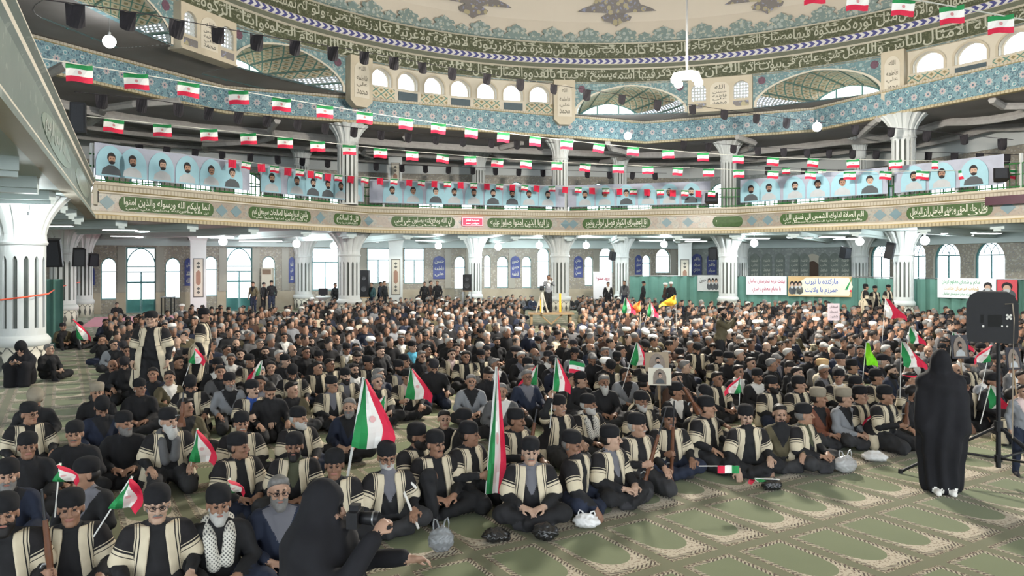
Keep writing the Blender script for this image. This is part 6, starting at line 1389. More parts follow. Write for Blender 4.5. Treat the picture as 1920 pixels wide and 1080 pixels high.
def mini_faces(xs, dark=True, w=.1, h=.5, b0=.25):
    def go(f, o):
        for x in xs:
            E = lambda cx, cb, rx, rb, n=12: [(cx + rx*math.cos(2*pi*i/n), cb + rb*math.sin(2*pi*i/n)) for i in range(n)]
            MB().prism(E(x, b0 + h*.30, w*.55, h*.34), f, .012, .018).build('figure_robe', PD, o)
            MB().prism(E(x, b0 + h*.80, w*.34, h*.24), f, .018, .024).build('figure_turban', PH, o)
            MB().prism(E(x, b0 + h*.68, w*.24, h*.20), f, .024, .030).build('figure_face', PSK[2], o)
            MB().prism(E(x, b0 + h*.55, w*.22, h*.11), f, .030, .034).build('figure_beard', PG, o)
    return go
cloth_banner(1399, 1475, 518, 553, 'white cloth banner with two lines of crimson lettering on the curtain', BWH, [('بیعت مردم شهرستان سامان', .06, .96, .55, .88, RUBY), ('با مقام معظم رهبری', .16, .86, .12, .46, RUBY)])
def yb(f, o):
    MB().prism([(.10, .06), (.92, .06), (.98, .5), (.92, .94), (.28, .94), (.16, .7)], f, .012, .018).build('pale_field', BCR, o)
    for k, m in enumerate((FGREEN, FWHITE, FRED)):
        MB().prism([(.86 + .035*k, .35 - .05*k), (.90 + .03*k, .35 - .05*k), (1.0, .86 - .16*k), (.97, .97 - .15*k)], f, .019 + .002*k, .024 + .002*k).build('flag_ribbon', m, o)
    mini_faces((.06, .12, .18), w=.1, h=.62, b0=.12)(f, o)
cloth_banner(1478, 1601, 518, 557, 'tan and cream banner with blue lettering and a flag ribbon', BTN, [('مارکنده با تیرب', .26, .76, .55, .90, BLU), ('همرزم با ولایت', .26, .76, .12, .46, BLU)], extra=yb)
cloth_banner(1308, 1348, 516, 546, 'small grey poster with three faces left of the banner column', flat('poster_grey', (.50, .52, .52), .7), [('یا حسین', .1, .5, .5, .9, PH)], extra=mini_faces((.55, .72, .88), w=.2, h=.7, b0=.1))
cloth_banner(1762, 1872, 521, 562, 'white banner with green and gold lettering at right end of curtain', BWH, [('سلام بر شهدای مظلوم کرمان', .08, .74, .64, .92, GRN), ('شهادت هنر مردان خداست', .12, .72, .36, .60, GLD), ('پیام تسلیت مردم شهرستان سامان', .10, .74, .10, .30, GRN)], extra=mini_faces((.87,), w=.2, h=.75, b0=.05))
cloth_banner(1874, 1912, 524, 566, 'red and white poster with a bearded man in a black turban', flat('poster_red', (.55, .08, .10), .7), [], extra=mini_faces((.5,), w=.8, h=.8, b0=.05))
# placard held up in the crowd
pl = empty('placard', P(1563, 600, 23)); tag(pl, 'pale pink paper placard with dark writing held up in the crowd', 'sign')
MB().box((0, 0, .25), (.36, .015, .52)).build('board', flat('placard_paper', (.72, .60, .64), .7, var=.03), pl); MB().tube([(0, .02, -.7), (0, .02, .1)], .012, 6).build('stick', WOOD, pl)
mb = MB()
for k, t in enumerate(('شهید', 'شهرستان', 'استادان')): lettering(mb, t, lambda a, b: Vector((a, -.012, b)), -.12, .12, .06 + .15*k, .15 + .15*k)
mb.build('lettering', PH, pl)

# ================================================================ FLAGS CARRIED BY THE CROWD
EMB = flat('flag_emblem', (.72, .42, .42), .7, var=0)
def carried(px, py, qx, qy, d, w, h, dr, droop, label, kind='iran', d2=None, pole=.006, hold=None):
    if hold is None and d < 15 and pole < .01 and abs(py - qy) > 20:
        hold = nearest_hand(qx, qy)
        if hold:
            dh = hand_of(hold).y; t_ = to_hand(P(px, py, dh), P(qx, qy, dh), hold)[0]
            if math.hypot(960 + F*t_.x/t_.y - px, HZ + F*(CH - t_.z)/t_.y - py) > 16 or dh > d*1.12: hold = None
    if hold: k_ = hand_of(hold).y/d; d *= k_; d2 = None; w *= k_; h *= k_
    top, bot = to_hand(P(px, py, d), P(qx, qy, d2 or d), hold)
    if bot.z > .6 and abs(top.z - bot.z) > .05: bot = bot + (bot - top)*((bot.z - .52)/(top.z - bot.z))
    o = empty('hand_flag', bot); tag(o, label, 'flag', 'flags carried in the crowd')
    MB().tube([(0, 0, 0), top - bot], pole, 6).build('pole', flat('pole_white', (.7, .7, .68), .5, var=0) if 'pole_white' not in bpy.data.materials else bpy.data.materials['pole_white'], o)
    ax = (bot - top).normalized(); mb = MB(); nu, nv = 12, 6; cd, sd = math.cos(droop), math.sin(droop)
    def f(u, v):
        p = (top - bot) + ax*h*(.02 + v*(1 - .25*u*sd)); s_ = u*w
        if droop > .3:                                   # hanging: stripes run down beside the pole
            ww = h*min(1.0, .10 + u*1.25)*(1.05 - .25*droop); q = (top - bot) + ax*(u*w*1.1)
            return q + Vector((dr*v*ww, .05*math.sin(v*6 + u*5) - .03, -v*ww*.45*(.6 + .4*math.sin(v*5 + 1))))
        return p + Vector((dr*s_*cd, .05*w*math.sin(u*7 + v*2) - .02, -s_*sd + .03*w*math.sin(u*5)))
    ms = {'iran': [FGREEN, FWHITE, FRED], 'rw': [FRED, FWHITE, FRED], 'redflag': [FWHITE, FRED, FRED]}.get(kind, [kind]*3)
    for i in range(nu):
        for j in range(nv): mb.face([f(i/nu, (j+1)/nv), f((i+1)/nu, (j+1)/nv), f((i+1)/nu, j/nv), f(i/nu, j/nv)], j*3//nv)
    co = mb.build('cloth', ms, o, True)
    if kind == 'iran':
        mb = MB(); mb.face([f(.55 + .05*math.cos(a), .5 + .08*math.sin(a)) + Vector((0, -.012, 0)) for a in [i*pi/5 for i in range(10)]]); mb.build('emblem', EMB, co)
    return o
T_ = 'tricolour flag '
carried(355, 803, 341, 890, 6.75, .26, .24, 1, .35, 'small ' + T_ + 'held by the bearded man with grey scarf', hold=(316, 790, 1))
carried(247, 893, 197, 972, 5.75, .24, .26, 1, 1.0, 'small ' + T_ + 'held low beside the man in glasses and white vest')
carried(112, 868, 106, 935, 6.2, .12, .24, 1, .9, 'small ' + T_ + 'half hidden behind the man in profile at left')
carried(430, 896, 431, 942, 6.4, .1, .2, 1, 1.2, 'small furled green flag behind the white bearded man')
carried(682, 708, 650, 905, 7.5, .62, .52, 1, 1.05, 'large hanging ' + T_ + 'on a tall pole left of centre', pole=.014)
carried(914, 688, 893, 945, 7.55, 1.15, .26, 1, 1.46, 'long furled ' + T_ + 'on a tall pole near centre', pole=.014, hold=(880, 816, 0))
carried(492, 676, 483, 728, 12.5, .28, .24, -1, 1.0, 'small ' + T_ + 'in front of the bearded man in black at left')
carried(768, 690, 752, 790, 9.6, .34, .42, 1, 1.0, T_ + 'with round emblem held by man with pale sleeves', hold=(763, 708, 0))
carried(366, 652, 347, 708, 13.0, .24, .34, 1, 1.1, 'pale ' + T_ + 'held by the standing man seen from behind')
carried(1003, 684, 998, 762, 10.4, .26, .34, -1, 1.15, T_ + 'held left of the raised arm near centre', hold=(993, 696, 0))
carried(1040, 670, 1034, 742, 10.6, .42, .30, 1, 1.0, T_ + 'held up by the raised arm near centre', hold=(1048, 762, 0))
carried(1068, 676, 1066, 712, 12.6, .26, .2, 1, .15, 'small ' + T_ + 'held by the man in the knit cap')
carried(1193, 642, 1172, 712, 12.6, .34, .40, 1, 1.0, T_ + 'with lettering held right of centre behind the clerics')
carried(1172, 558, 1160, 606, 23, .42, .5, 1, .9, 'far ' + T_ + 'left of the orange flag'); carried(1218, 566, 1209, 606, 23, .4, .42, 1, .9, 'far ' + T_ + 'between orange and yellow flags')
carried(1201, 564, 1200, 610, 23.5, .3, .6, -1, 1.1, 'furled orange flag in the middle of the crowd', ORANGE); carried(1267, 553, 1268, 606, 23.5, .26, .7, -1, 1.1, 'furled yellow flag in the middle of the crowd', YELLOW)
carried(1660, 560, 1652, 665, 19.5, .42, .7, 1, 1.0, 'long red and white flag at the right of the crowd', 'redflag')
carried(1624, 642, 1620, 685, 13.5, .36, .26, 1, .9, 'bright lime green pennant at right', LIME)
carried(1690, 640, 1688, 722, 11.8, .34, .5, 1, 1.1, 'large ' + T_ + 'left of the woman in the black cloak'); carried(1706, 612, 1700, 660, 13.5, .26, .36, 1, 1.0, 'small pale ' + T_ + 'above the large one at right')
carried(1786, 622, 1778, 702, 12.3, .24, .44, 1, 1.1, T_ + 'just right of the head of the woman in cloak'); carried(1858, 646, 1846, 700, 11.6, .24, .3, -1, .9, T_ + 'directly below the loudspeaker')
carried(1857, 722, 1838, 795, 9.6, .26, .34, 1, 1.0, T_ + 'held low beside the loudspeaker stand'); carried(1650, 768, 1648, 818, 9.8, .16, .30, -1, .9, 'small green and white ' + T_ + 'held by a seated man left of the cloak')
carried(1388, 706, 1386, 755, 10.7, .2, .28, -1, .8, 'small ' + T_ + 'in front of the man in the open necked suit'); carried(722, 742, 720, 792, 9.3, .14, .26, -1, 1.0, 'small ' + T_ + 'left of the large emblem flag')
kf = empty('hand_flag', P(1345, 879, 8.15)); tag(kf, 'small tricolour flag laid level across the knees in the front row', 'flag', 'flags carried in the crowd')
MB().tube([(-.20, 0, .03), (.24, 0, .03)], .005, 6).build('pole', FWHITE, kf)
mb = MB()
for i_ in range(9):
    x0, x1 = i_*.026, (i_+1)*.026; mb.face([(x0, -.012 - .012*math.sin(i_), -.045), (x1, -.012 - .012*math.sin(i_+1), -.045), (x1, -.012 - .012*math.sin(i_+1), .04), (x0, -.012 - .012*math.sin(i_), .04)], i_//3)
mb.build('cloth', [FRED, FWHITE, FGREEN], kf)
carried(137, 598, 150, 640, 20, .5, .5, 1, 1.2, T_ + 'leaning at the left columns')
carried(375, 578, 374, 606, 26, .3, .5, 1, 1.2, 'narrow green flag before the square pillar', LIME)

# ================================================================ RIFLES, CANE, BAGS
def rifle(px, py, qx, qy, d, label, hold=None):
    if hold: d = hand_of(hold).y
    a, b = to_hand(P(px, py, d), P(qx, qy, d - .05), hold); o = empty('rifle', b); tag(o, label, 'rifle', 'old rifles held upright'); v = a - b; u = v.normalized(); sd = u.cross(Vector((0, 1, 0))).normalized()
    L_ = v.length
    MB().tube([u*L_*.35, u*L_], [.013, .009], 8).build('barrel', GUN, o)
    MB().tube([u*0, u*L_*.12, u*L_*.24, u*L_*.30, u*L_*.40, u*L_*.72], [.05, .045, .03, .022, .026, .018], 8).build('stock', STOCK, o)
    MB().tube([u*L_*.33 + sd*.0, u*L_*.33 + sd*.05, u*L_*.30 + sd*.07], .008, 6).build('bolt_handle', STEEL, o)
    MB().tube([u*L_*.26 + sd*.03, u*L_*.24 + sd*.06, u*L_*.29 + sd*.06, u*L_*.32 + sd*.03], .005, 5).build('trigger_guard', GUN, o)
rifle(1267, 765, 1214, 948, 7.75, 'brown rifle leaning right, gripped by the white haired man in the front row', hold=(1195, 799, 0)); rifle(1288, 752, 1281, 928, 8.15, 'brown rifle standing upright beside the kneeling man', hold=(1255, 786, 0))
rifle(993, 742, 978, 830, 8.9, 'rifle held upright behind the front row near centre', hold=(968, 789, 0)); rifle(119, 920, 142, 1130, 5.6, 'dark rifle barrel before the face of man at lower left', hold=(133, 955, 0)); rifle(344, 735, 340, 800, 8.4, 'rifle standing upright left of the small flag'); rifle(1270, 706, 1312, 775, 9.6, 'slanting rifle behind the man in profile'); rifle(1684, 694, 1680, 752, 10.0, 'rifle held at right beside the man with red headband', hold=(1660, 742, 0))
_a, _b = to_hand(P(762, 945, 6.9), P(795, 1028, 6.6), (725, 857, 1)); ca = empty('cane', _b); tag(ca, 'cream walking cane of the man leaning forward in the front row', 'cane')
b = ca.location.copy(); u_ = _a - _b; MB().tube([(0, 0, 0), u_], .013, 8).build('shaft', FWHITE, ca)
MB().tube([u_, u_ + Vector((-.02, 0, .05)), u_ + Vector((.02, 0, .085)), u_ + Vector((.08, 0, .06)), u_ + Vector((.14, 0, 0))], .012, 8).build('handle', FWHITE, ca)
def bag(px, py, w, h, mat, label, handles=True, seed=0):
    g = G(px, py); r = random.Random(seed); o = empty('plastic_bag', g, r.uniform(-.4, .4)); tag(o, label, 'bag', 'plastic bags on the carpet')
    pr = [el((0, 0, h*.36), (w*.5, w*.36, h*.36), 0, .05), rc((-w*.1, 0, h*.5), (w*.08, 0, h*.72), w*.2, w*.08, 0, .05)]
    for k in range(7): pr.append(el((r.uniform(-.32, .32)*w, r.uniform(-.2, .2)*w, h*r.uniform(.12, .5)), (w*.16, w*.14, h*.16), 0, .02))
    st = w/22; xs, ys, zs = seg(-w*.75, w*.75, [st]), seg(-w*.6, w*.6, [st]), seg(0.0, h, [st]); Fv, Lb = field(pr, xs, ys, zs); X, Y, Z = np.meshgrid(xs, ys, zs, indexing='ij', sparse=True)
    Fv = Fv + .006*np.sin(70*X/ (w*2.2) + 9*np.sin(40*Z)) + .004*np.sin(90*Z + 60*Y); Fv = np.maximum(Fv, .004 - Z)
    V, Q, l = nets(Fv, Lb, xs, ys, zs); inst('sack', np_mesh('sack', V, Q, np.zeros(len(Q)), [mat]), o)
    if handles:
        for sx in (-1, 1): MB().tube([(sx*w*.05, 0, h*.66), (sx*w*.16, 0, h*.95), (sx*w*.26, .01, h*1.0), (sx*w*.3, 0, h*.85), (sx*w*.28, 0, h*.55)], .008, 6).build('handle', mat, o)
GB = flat('grey_bag_film', (.22, .23, .24), .3, .5, var=.15); WB = flat('white_bag_film', (.72, .72, .72), .3, .5, var=.05); KB = flat('black_bag_film', (.015, .015, .016), .25, .6, var=.2)
bag(827, 1034, .24, .30, GB, 'grey plastic carrier bag standing in front of the young man'); bag(930, 1013, .28, .14, KB, 'flat black plastic bag below the long furled flag', False, 2); bag(1022, 1011, .26, .20, KB, 'black plastic bag in front of man with crossed legs', False, 3)
bag(1100, 988, .28, .16, WB, 'white plastic bag under the hand of a man in front row', True, 4); bag(1447, 918, .24, .16, KB, 'black plastic bag with a small flag on it, front row', False, 5); bag(1585, 886, .30, .28, flat('clear_bag_film', (.42, .42, .42), .25, .6, var=.2), 'translucent plastic bag before the man in grey jacket', True, 6); bag(1640, 864, .34, .16, WB, 'white plastic bag lying right of the translucent one', False, 7)
carried(1415, 897, 1462, 899, 8.55, .12, .26, -1, 1.3, 'small crumpled ' + T_ + 'lying on the black bag')

# ================================================================ LOUDSPEAKER ON TRIPOD
sp_ = empty('loudspeaker', P(1860, 640, 9.0), -.57); tag(sp_, 'large black plastic loudspeaker on a stand at the right edge', 'loudspeaker')
mb = MB(); pts = []
for a, b in ((.24, .0), (.262, .08), (.262, .46), (.22, .56), (.15, .6), (-.15, .6), (-.22, .56), (-.262, .46), (-.262, .08), (-.24, .0)): pts.append((a, b))
mb.prism(pts, lambda a, b, t: Vector((a*(1 - .12*max(0, t)), t, b)), -.18, .2); mb.build('cabinet', BLACK, sp_)
MB().box((.03, -.182, .26), (.14, .01, .14)).build('control_recess', flat('recess_black', (.005, .005, .005), .6, var=0), sp_)
MB().box((-.1, -.184, .28), (.03, .012, .10)).build('slot', flat('slot_black', (.004, .004, .004), .6, var=0), sp_)
for x, z in ((.15, .33), (.185, .33), (.15, .29), (.185, .29), (.168, .31)): MB().lathe([(.014, -.01), (.014, .01)], n=8).build('badge_dot', SIGNW if 0 else FWHITE, sp_).matrix_local = Matrix.Translation((x, -.185, z)) @ Matrix.Rotation(pi/2, 4, 'X')
MB().tube([(-.09, -.19, .2), (-.09, -.2, .18)], .012, 6).build('knob', FWHITE, sp_)
for x in (.1, .15): MB().lathe([(.01, -.01), (.01, .012)], n=8).build('knob', FWHITE, sp_).matrix_local = Matrix.Translation((x, -.185, .2)) @ Matrix.Rotation(pi/2, 4, 'X')
MB().tube([(.13, -.19, .46), (.2, -.24, .47), (.215, -.27, .3), (.205, -.27, -.2), (.20, -.22, -1.1)], .007, 6).build('cable', flat('pale_cable', (.30, .25, .19), .6, var=0), sp_)
tp = empty('speaker_stand', P(1872, 640, 9.0) * 1.0); tp.location.z = 0; tag(tp, 'black tripod stand under the large loudspeaker', 'stand'); zt = sp_.location.z
MB().tube([(0, .0, .18), (0, 0, zt)], [.03, .022], 10).build('pole', BLACK, tp); MB().lathe([(.05, .0), (.05, .12)], (0, 0, .62), 10).build('collar', BLACK, tp); MB().lathe([(.045, .0), (.045, .08)], (0, 0, .25), 10).build('collar', BLACK, tp)
for a in (2.75, -1.2, .35):
    e = Vector((math.cos(a)*1.05, math.sin(a)*1.05, .02)); MB().tube([(0, 0, .68), e], .019, 8).build('leg', BLACK, tp); MB().tube([(0, 0, .29), e*.52 + Vector((0, 0, .33))], .015, 8).build('brace', BLACK, tp)
    MB().lathe([(.03, 0), (.026, .05)], tuple(e - Vector((0, 0, .02))), 8).build('foot', BLACK, tp)

# ================================================================ STANDING PEOPLE AND WOMEN IN CLOAKS
def cloaked(prims, name, label, loc, rz, step=.016, box=((-.55, .55), (-.6, .5), (0, 1.75)), folds=.008, faceband=None):
    xs, ys, zs = [seg(a, b, [step] + ([(faceband[i]-.11, faceband[i]+.11, .0075)] if faceband else [])) for i, (a, b) in enumerate(box)]
    Fv, Lb = field(prims, xs, ys, zs); X, Y, Z = np.meshgrid(xs, ys, zs, indexing='ij', sparse=True); ang = np.arctan2(Y, X)
    Fv = Fv + np.where(Lb == COAT, folds*np.sin(ang*9 + 1.5*np.sin(Z*4)) * np.clip((1.3 - Z)*1.2, .1, 1), 0)
    Fv = np.maximum(Fv, .004 - Z)
    V, Q, lab = nets(Fv, Lb, xs, ys, zs); o = inst('person', np_mesh('person_cloak', V, Q, lab[Q[:, 0]], [SK[2], BLACKC, BLACKC, BLACKC, DEFM[4], DEFM[5], FWHITE])); o.location = loc; o.rotation_euler[2] = rz
    return tag(o, label, 'person')
g = G(1764, 920)
pr = [el((0, .0, 1.50), (.105, .125, .15), COAT, .06), rc((0, .02, 1.38), (0, .02, 1.25), .11, .19, COAT, .08), rc((-.17, .02, 1.26), (.17, .02, 1.26), .09, .09, COAT, .08), rc((0, .02, 1.15), (0, .0, .55), .225, .235, COAT, .1), rc((0, 0, .6), (0, .0, .12), .235, .215, COAT, .08), rc((-.2, -.05, 1.1), (-.2, -.12, .75), .08, .09, COAT, .08), rc((.2, -.05, 1.1), (.2, -.12, .75), .08, .09, COAT, .08), rc((-.07, -.12, .04), (-.08, -.265, .035), .045, .034, FOOT, .015), rc((.07, -.12, .04), (.08, -.25, .035), .045, .034, FOOT, .015)]
cloaked(pr, 'person', 'woman standing in a long black cloak at right, in front of tripod', (g.x, g.y, 0), -.3, folds=.02)
def hooded_face(c, yaw, pitch=0):
    R = rot(yaw, pitch); T = lambda p: np.array(c) + R @ np.array(p, float)
    return [el(T((0, .03, .02)), (.115, .135, .15), COAT, .05, R), sub(T((0, -.13, -.02)), (.066, .08, .095), .02, R)] + head_prims(np.array(c), R)
def lens_part(o, pts, r, m, nm): return MB().tube(pts, r, 10).build(nm, m, o)
# photographer crouching in the foreground
pp = P(607, 945, 4.75)
hc = (0, -.02, 1.08)
pr = hooded_face(hc, 0, .15)[:2] + [rc((0, .03, .98), (0, .03, .86), .12, .2, COAT, .08), rc((-.17, .02, .85), (.17, .02, .85), .10, .10, COAT, .08), rc((0, .02, .8), (0, .0, .35), .24, .30, COAT, .1), rc((0, 0, .35), (0, .0, .05), .32, .42, COAT, .1), rc((-.2, 0, .82), (-.30, -.2, .66), .08, .08, COAT, .06), rc((-.30, -.2, .66), (-.14, -.36, .92), .07, .06, COAT, .05), rc((.2, 0, .82), (.32, -.16, .62), .08, .08, COAT, .06), rc((.32, -.16, .62), (.28, -.44, .66), .07, .05, COAT, .05)]
pr += hand((-.11, -.37, .95), (.5, -.4, .6), (.6, -.2, -.5), .9, -1) + hand((.27, -.50, .655), (-.1, -1, .1), (-.6, 0, -.8), .5, 1) + hooded_face(hc, 0, .15)[2:]
o = cloaked(pr, 'person', 'woman photographer in black hooded cloak crouching in the foreground', (pp.x, pp.y, 0), math.radians(84), .013, ((-.55, .55), (-.75, .5), (0, 1.3)), .008, hc)
cm = empty('photo_camera', (pp.x + .21, pp.y - .05, 1.02), math.radians(84)); tag(cm, 'black camera held to the face of the crouching photographer', 'camera')
MB().box((0, 0, 0), (.14, .07, .10)).build('body', BLACK, cm); MB().box((0, 0, .065), (.06, .06, .04)).build('viewfinder', BLACK, cm)
MB().lathe([(.038, 0), (.042, .06), (.045, .12), (.04, .125), (.034, .10)], n=18).build('lens', BLACK, cm, True).matrix_local = Matrix.Translation((0, -.03, 0)) @ Matrix.Rotation(pi/2, 4, 'X')
MB().lathe([(.043, .085), (.047, .087), (.047, .095), (.043, .097)], n=18).build('lens_ring', STEEL, cm).matrix_local = Matrix.Translation((0, -.03, 0)) @ Matrix.Rotation(pi/2, 4, 'X')
# seated woman with phone at the left column
g = G(42, 722)
hc = (0, -.10, .82)
pr = hooded_face(hc, 0, .5)[:2] + [rc((0, .02, .70), (0, .04, .55), .12, .19, COAT, .08), rc((-.15, .02, .56), (.15, .02, .56), .09, .09, COAT, .08), rc((0, .05, .5), (0, .08, .15), .21, .24, COAT, .1), rc((-.12, 0, .25), (-.14, -.28, .40), .13, .11, COAT, .08), rc((.12, 0, .25), (.14, -.28, .40), .13, .11, COAT, .08), rc((-.14, -.28, .40), (-.13, -.30, .06), .12, .12, COAT, .06), rc((.14, -.28, .40), (.13, -.30, .06), .12, .12, COAT, .06), rc((-.18, 0, .54), (-.24, -.2, .44), .08, .07, COAT, .06), rc((-.24, -.2, .44), (-.11, -.36, .52), .06, .045, COAT, .05), rc((.18, 0, .54), (.24, -.2, .44), .08, .07, COAT, .06), rc((.24, -.2, .44), (.11, -.36, .52), .06, .045, COAT, .05)]
pr += hand((-.10, -.37, .52), (.8, -.4, .2), (.1, .4, 1), .7, 1) + hand((.10, -.37, .52), (-.8, -.4, .2), (-.1, .4, 1), .7, -1) + hooded_face(hc, 0, .5)[2:]
cloaked(pr, 'person', 'seated woman in black cloak reading a phone by the big left column', (g.x, g.y, 0), .25, .014, ((-.45, .45), (-.62, .42), (0, 1.1)), .006, hc)
ph = empty('phone', (g.x + .12, g.y - .42, .555), .25); tag(ph, 'phone in the hands of the seated cloaked woman', 'phone'); MB().box((0, 0, 0), (.15, .075, .009)).build('case', BLACK, ph); MB().box((0, 0, .006), (.14, .068, .003)).build('screen', flat('screen_grey', (.2, .22, .25), .2, var=0), ph)
def standing(px, pyh, d, look, face, label, ps='stand', rz=None, sc=1.0, lod='M', z=0):
    x = (px - 960)*d/F; o = person(x, d, FACE if rz is None else rz, sc, ps, lod, look[0], look[1], 'K' if look[2] == 'V' else look[2], look[3], look[2] == 'V', face, int(px) % 5, 1.0, int(px) % 2, z=z)
    return tag(o, label, 'person', 'people standing in the hall')
standing(284, 622, 13.6, 'FNVk', '', 'heavy man standing in long open cream vest, left of centre', 'stand', .25, 1.0, 'N').scale = (1.2, 1.3, 1.0); standing(380, 612, 14.6, 'FNVk', '', 'man standing in cream vest seen from behind, turned right', 'stand', 1.75, 1.0, 'N')
standing(1352, 595, 17.2, 'NNOk', 'b', 'bearded man standing in the crowd taking a photo with raised arms', 'photo', 1.1, .95)
for i, (px, d, lk, lb) in enumerate(((475, 42, 'NNOk', 'man in dark olive standing by the second glazed door'), (494, 42.5, 'KNKk', 'man in black standing left of the wall cabinet'), (509, 42.5, 'FNKk', 'man in black standing before the wall cabinet'), (628, 41, 'NNKk', 'man standing right of left balcony column near table'), (697, 42, 'NNSk', 'man in green standing beside the stage loudspeaker'), (713, 43, 'NNNk', 'man standing left of the square pillar at the back'), (720, 41.5, 'NNKk', 'man standing close behind the one by the pillar'), (796, 43, 'NNKk', 'man in black standing below the blue tile panel'), (807, 44, 'NNRk', 'man in brown standing below the blue tile panel'), (820, 43, 'NNKk', 'tall man in black standing right of the blue panel'), (1140, 42, 'NNKw', 'steward in white vest standing before a white board'), (1171, 43, 'NNGk', 'man standing at the left end of green curtain'), (1206, 42, 'KNKk', 'man in black standing before the green curtain'), (1247, 41, 'TNRk', 'cleric in white turban standing before the curtain'), (1258, 40.5, 'TNKk', 'cleric in dark robe turned away before the curtain'), (1622, 33, 'FNVk', 'man in cream vest standing left of right balcony column'), (1640, 33.5, 'FNVk', 'man in cream vest standing before the right balcony column'), (1665, 34, 'FNVk', 'third man in cream vest standing beside the red flag'))):
    standing(px, 530, d, lk, '', lb, 'stand', rnd.uniform(-.6, 1.6), rnd.uniform(.96, 1.03))

o = standing(1917, 700, 9.3, 'NNTp', '', 'child standing in pale clothes at the right edge behind the stand', 'stand', -.2, .64)
PLBG = flat('placard_print', (.22, .18, .15), .7, var=.2)
def poster(px, py, d, w, h, label, mat, k, sx):
    o = empty('portrait_placard', P(px, py, d)); tag(o, label, 'poster', 'portrait placards in the crowd'); o.rotation_euler = (-.15, 0, rnd.uniform(-.2, .2))
    b = MB().box((0, .008, 0), (w, .012, h)).build('board', mat, o); q = inst('portrait', PMS[k], b); q.scale = (sx, 1, h*.8); q.material_slots[0].link = 'OBJECT'; q.material_slots[0].material = PLBG
    MB().tube([(0, .02, -h/2), (0, .02, -h/2 - .45)], .01, 6).build('stick', WOOD, o)
poster(1232, 678, 12.0, .40, .30, 'brown portrait placard right of the lettered flag', flat('placard_tan', (.30, .24, .17), .7), 2, .26); poster(1237, 706, 11.2, .34, .26, 'cream portrait placard below the brown one', flat('placard_cream', (.62, .58, .48), .7), 5, .2)
poster(1800, 650, 12.2, .30, .38, 'dark portrait placard left of the loudspeaker', flat('placard_dark', (.05, .05, .06), .7), 1, .24); poster(1900, 672, 10.2, .20, .30, 'dark portrait placard at the right edge below loudspeaker', flat('placard_black', (.03, .03, .04), .7), 7, .16)

# ================================================================ CAMERA PLATFORM
pf = empty('camera_platform', P(1032, 610, 33)); pf.location.z = 0; tag(pf, 'rough timber platform raised above the crowd for the cameraman', 'platform')
zp = .56
for k in range(6): MB().box((0, -.6 + .24*k, zp), (2.0, .22, .06)).build('plank', WOOD, pf)
for x, y in ((-.85, -.5), (.85, -.5), (-.85, .5), (.85, .5)): MB().box((x, y, zp/2), (.1, .1, zp)).build('leg', WOOD, pf)
for s in (-1, 1): MB().tube([(0, -.55, .1), (s*.5, -.55, zp - .03)], .04, 6).build('brace', WOOD, pf)
for s in (-.42, .42): o = MB().box((s, -.2, zp + .45), (.09, .05, .82)).build('yellow_post', YELLOW, pf)
standing(1028, 522, 33, 'NNTw', '', 'cameraman standing on the timber platform in a light jacket', 'photo', .2, .93, 'M', zp + .03)
vc = empty('video_camera', P(1016, 583, 32.5), 0); vc.location.z = zp + .03; tag(vc, 'video camera on a pale tripod on the timber platform', 'camera')
for a in (.5, 2.6, 4.7): MB().tube([(0, 0, .95), (.3*math.cos(a), .3*math.sin(a), 0)], .035, 6).build('tripod_leg', CREAM2, vc)
MB().box((0, 0, 1.08), (.18, .38, .2)).build('body', BLACK, vc); MB().tube([(0, -.19, 1.08), (0, -.36, 1.08)], .06, 10).build('lens', BLACK, vc); MB().box((.12, .05, 1.18), (.06, .2, .06)).build('viewfinder', BLACK, vc)

# ================================================================ SMALL FITTINGS
def hung_speaker(p, w, h, rz, label, tilt=.2):
    o = empty('wall_loudspeaker', p, rz); o.rotation_euler = (tilt, 0, rz); tag(o, label, 'loudspeaker', 'loudspeakers hung on columns')
    MB().prism([(-w/2, -h/2), (w/2, -h/2), (w/2*.92, h/2), (-w/2*.92, h/2)], lambda a, b, t: Vector((a*(1 - .8*t), t, b)), -.16, .2).build('cabinet', BLACK, o)
    MB().prism([(-w*.42, -h*.44), (w*.42, -h*.44), (w*.39, h*.44), (-w*.39, h*.44)], lambda a, b, t: Vector((a, t, b)), -.185, -.165).build('grille', flat('grille_%d' % int(p[0]*100), (.03, .033, .04), .6, var=.4, scale=60), o)
    MB().tube([(0, .1, h*.4), (0, .3, h*.55)], .02, 6).build('bracket', STEEL, o)
hung_speaker(P(98, 474, 25), .6, .92, .2, 'large black loudspeaker hung on the second left column'); hung_speaker(P(147, 482, 31), .46, .74, .7, 'black loudspeaker hung on the third left column'); hung_speaker(P(174, 487, 37), .42, .62, .8, 'black loudspeaker below the aisle ceiling left of first window')
hung_speaker(P(1338, 475, 40.5), .45, .65, -.5, 'black loudspeaker hung left of the banner column'); hung_speaker(P(1585, 474, 40), .5, .6, .5, 'black loudspeaker hung left of the right balcony columns'); hung_speaker(P(1669, 470, 35.8), .35, .8, .9, 'slim black loudspeaker on the right balcony column'); hung_speaker(P(1148, 480, 44.8), .28, .5, .5, 'small loudspeaker on the slim column right of centre')
hung_speaker(P(508, 338, 33.5), .7, .5, .6, 'black floodlight box on the balcony railing at left', -.3); hung_speaker(P(1335, 372, 37.6), .6, .5, -.4, 'black floodlight box on the balcony railing right of centre', -.3); hung_speaker(P(1876, 328, 29), .5, .45, -.4, 'black floodlight box on the balcony railing at far right', -.3); hung_speaker(P(148, 222, 19.8), .35, .8, .3, 'tall black box at the corner of the near balcony', 0)
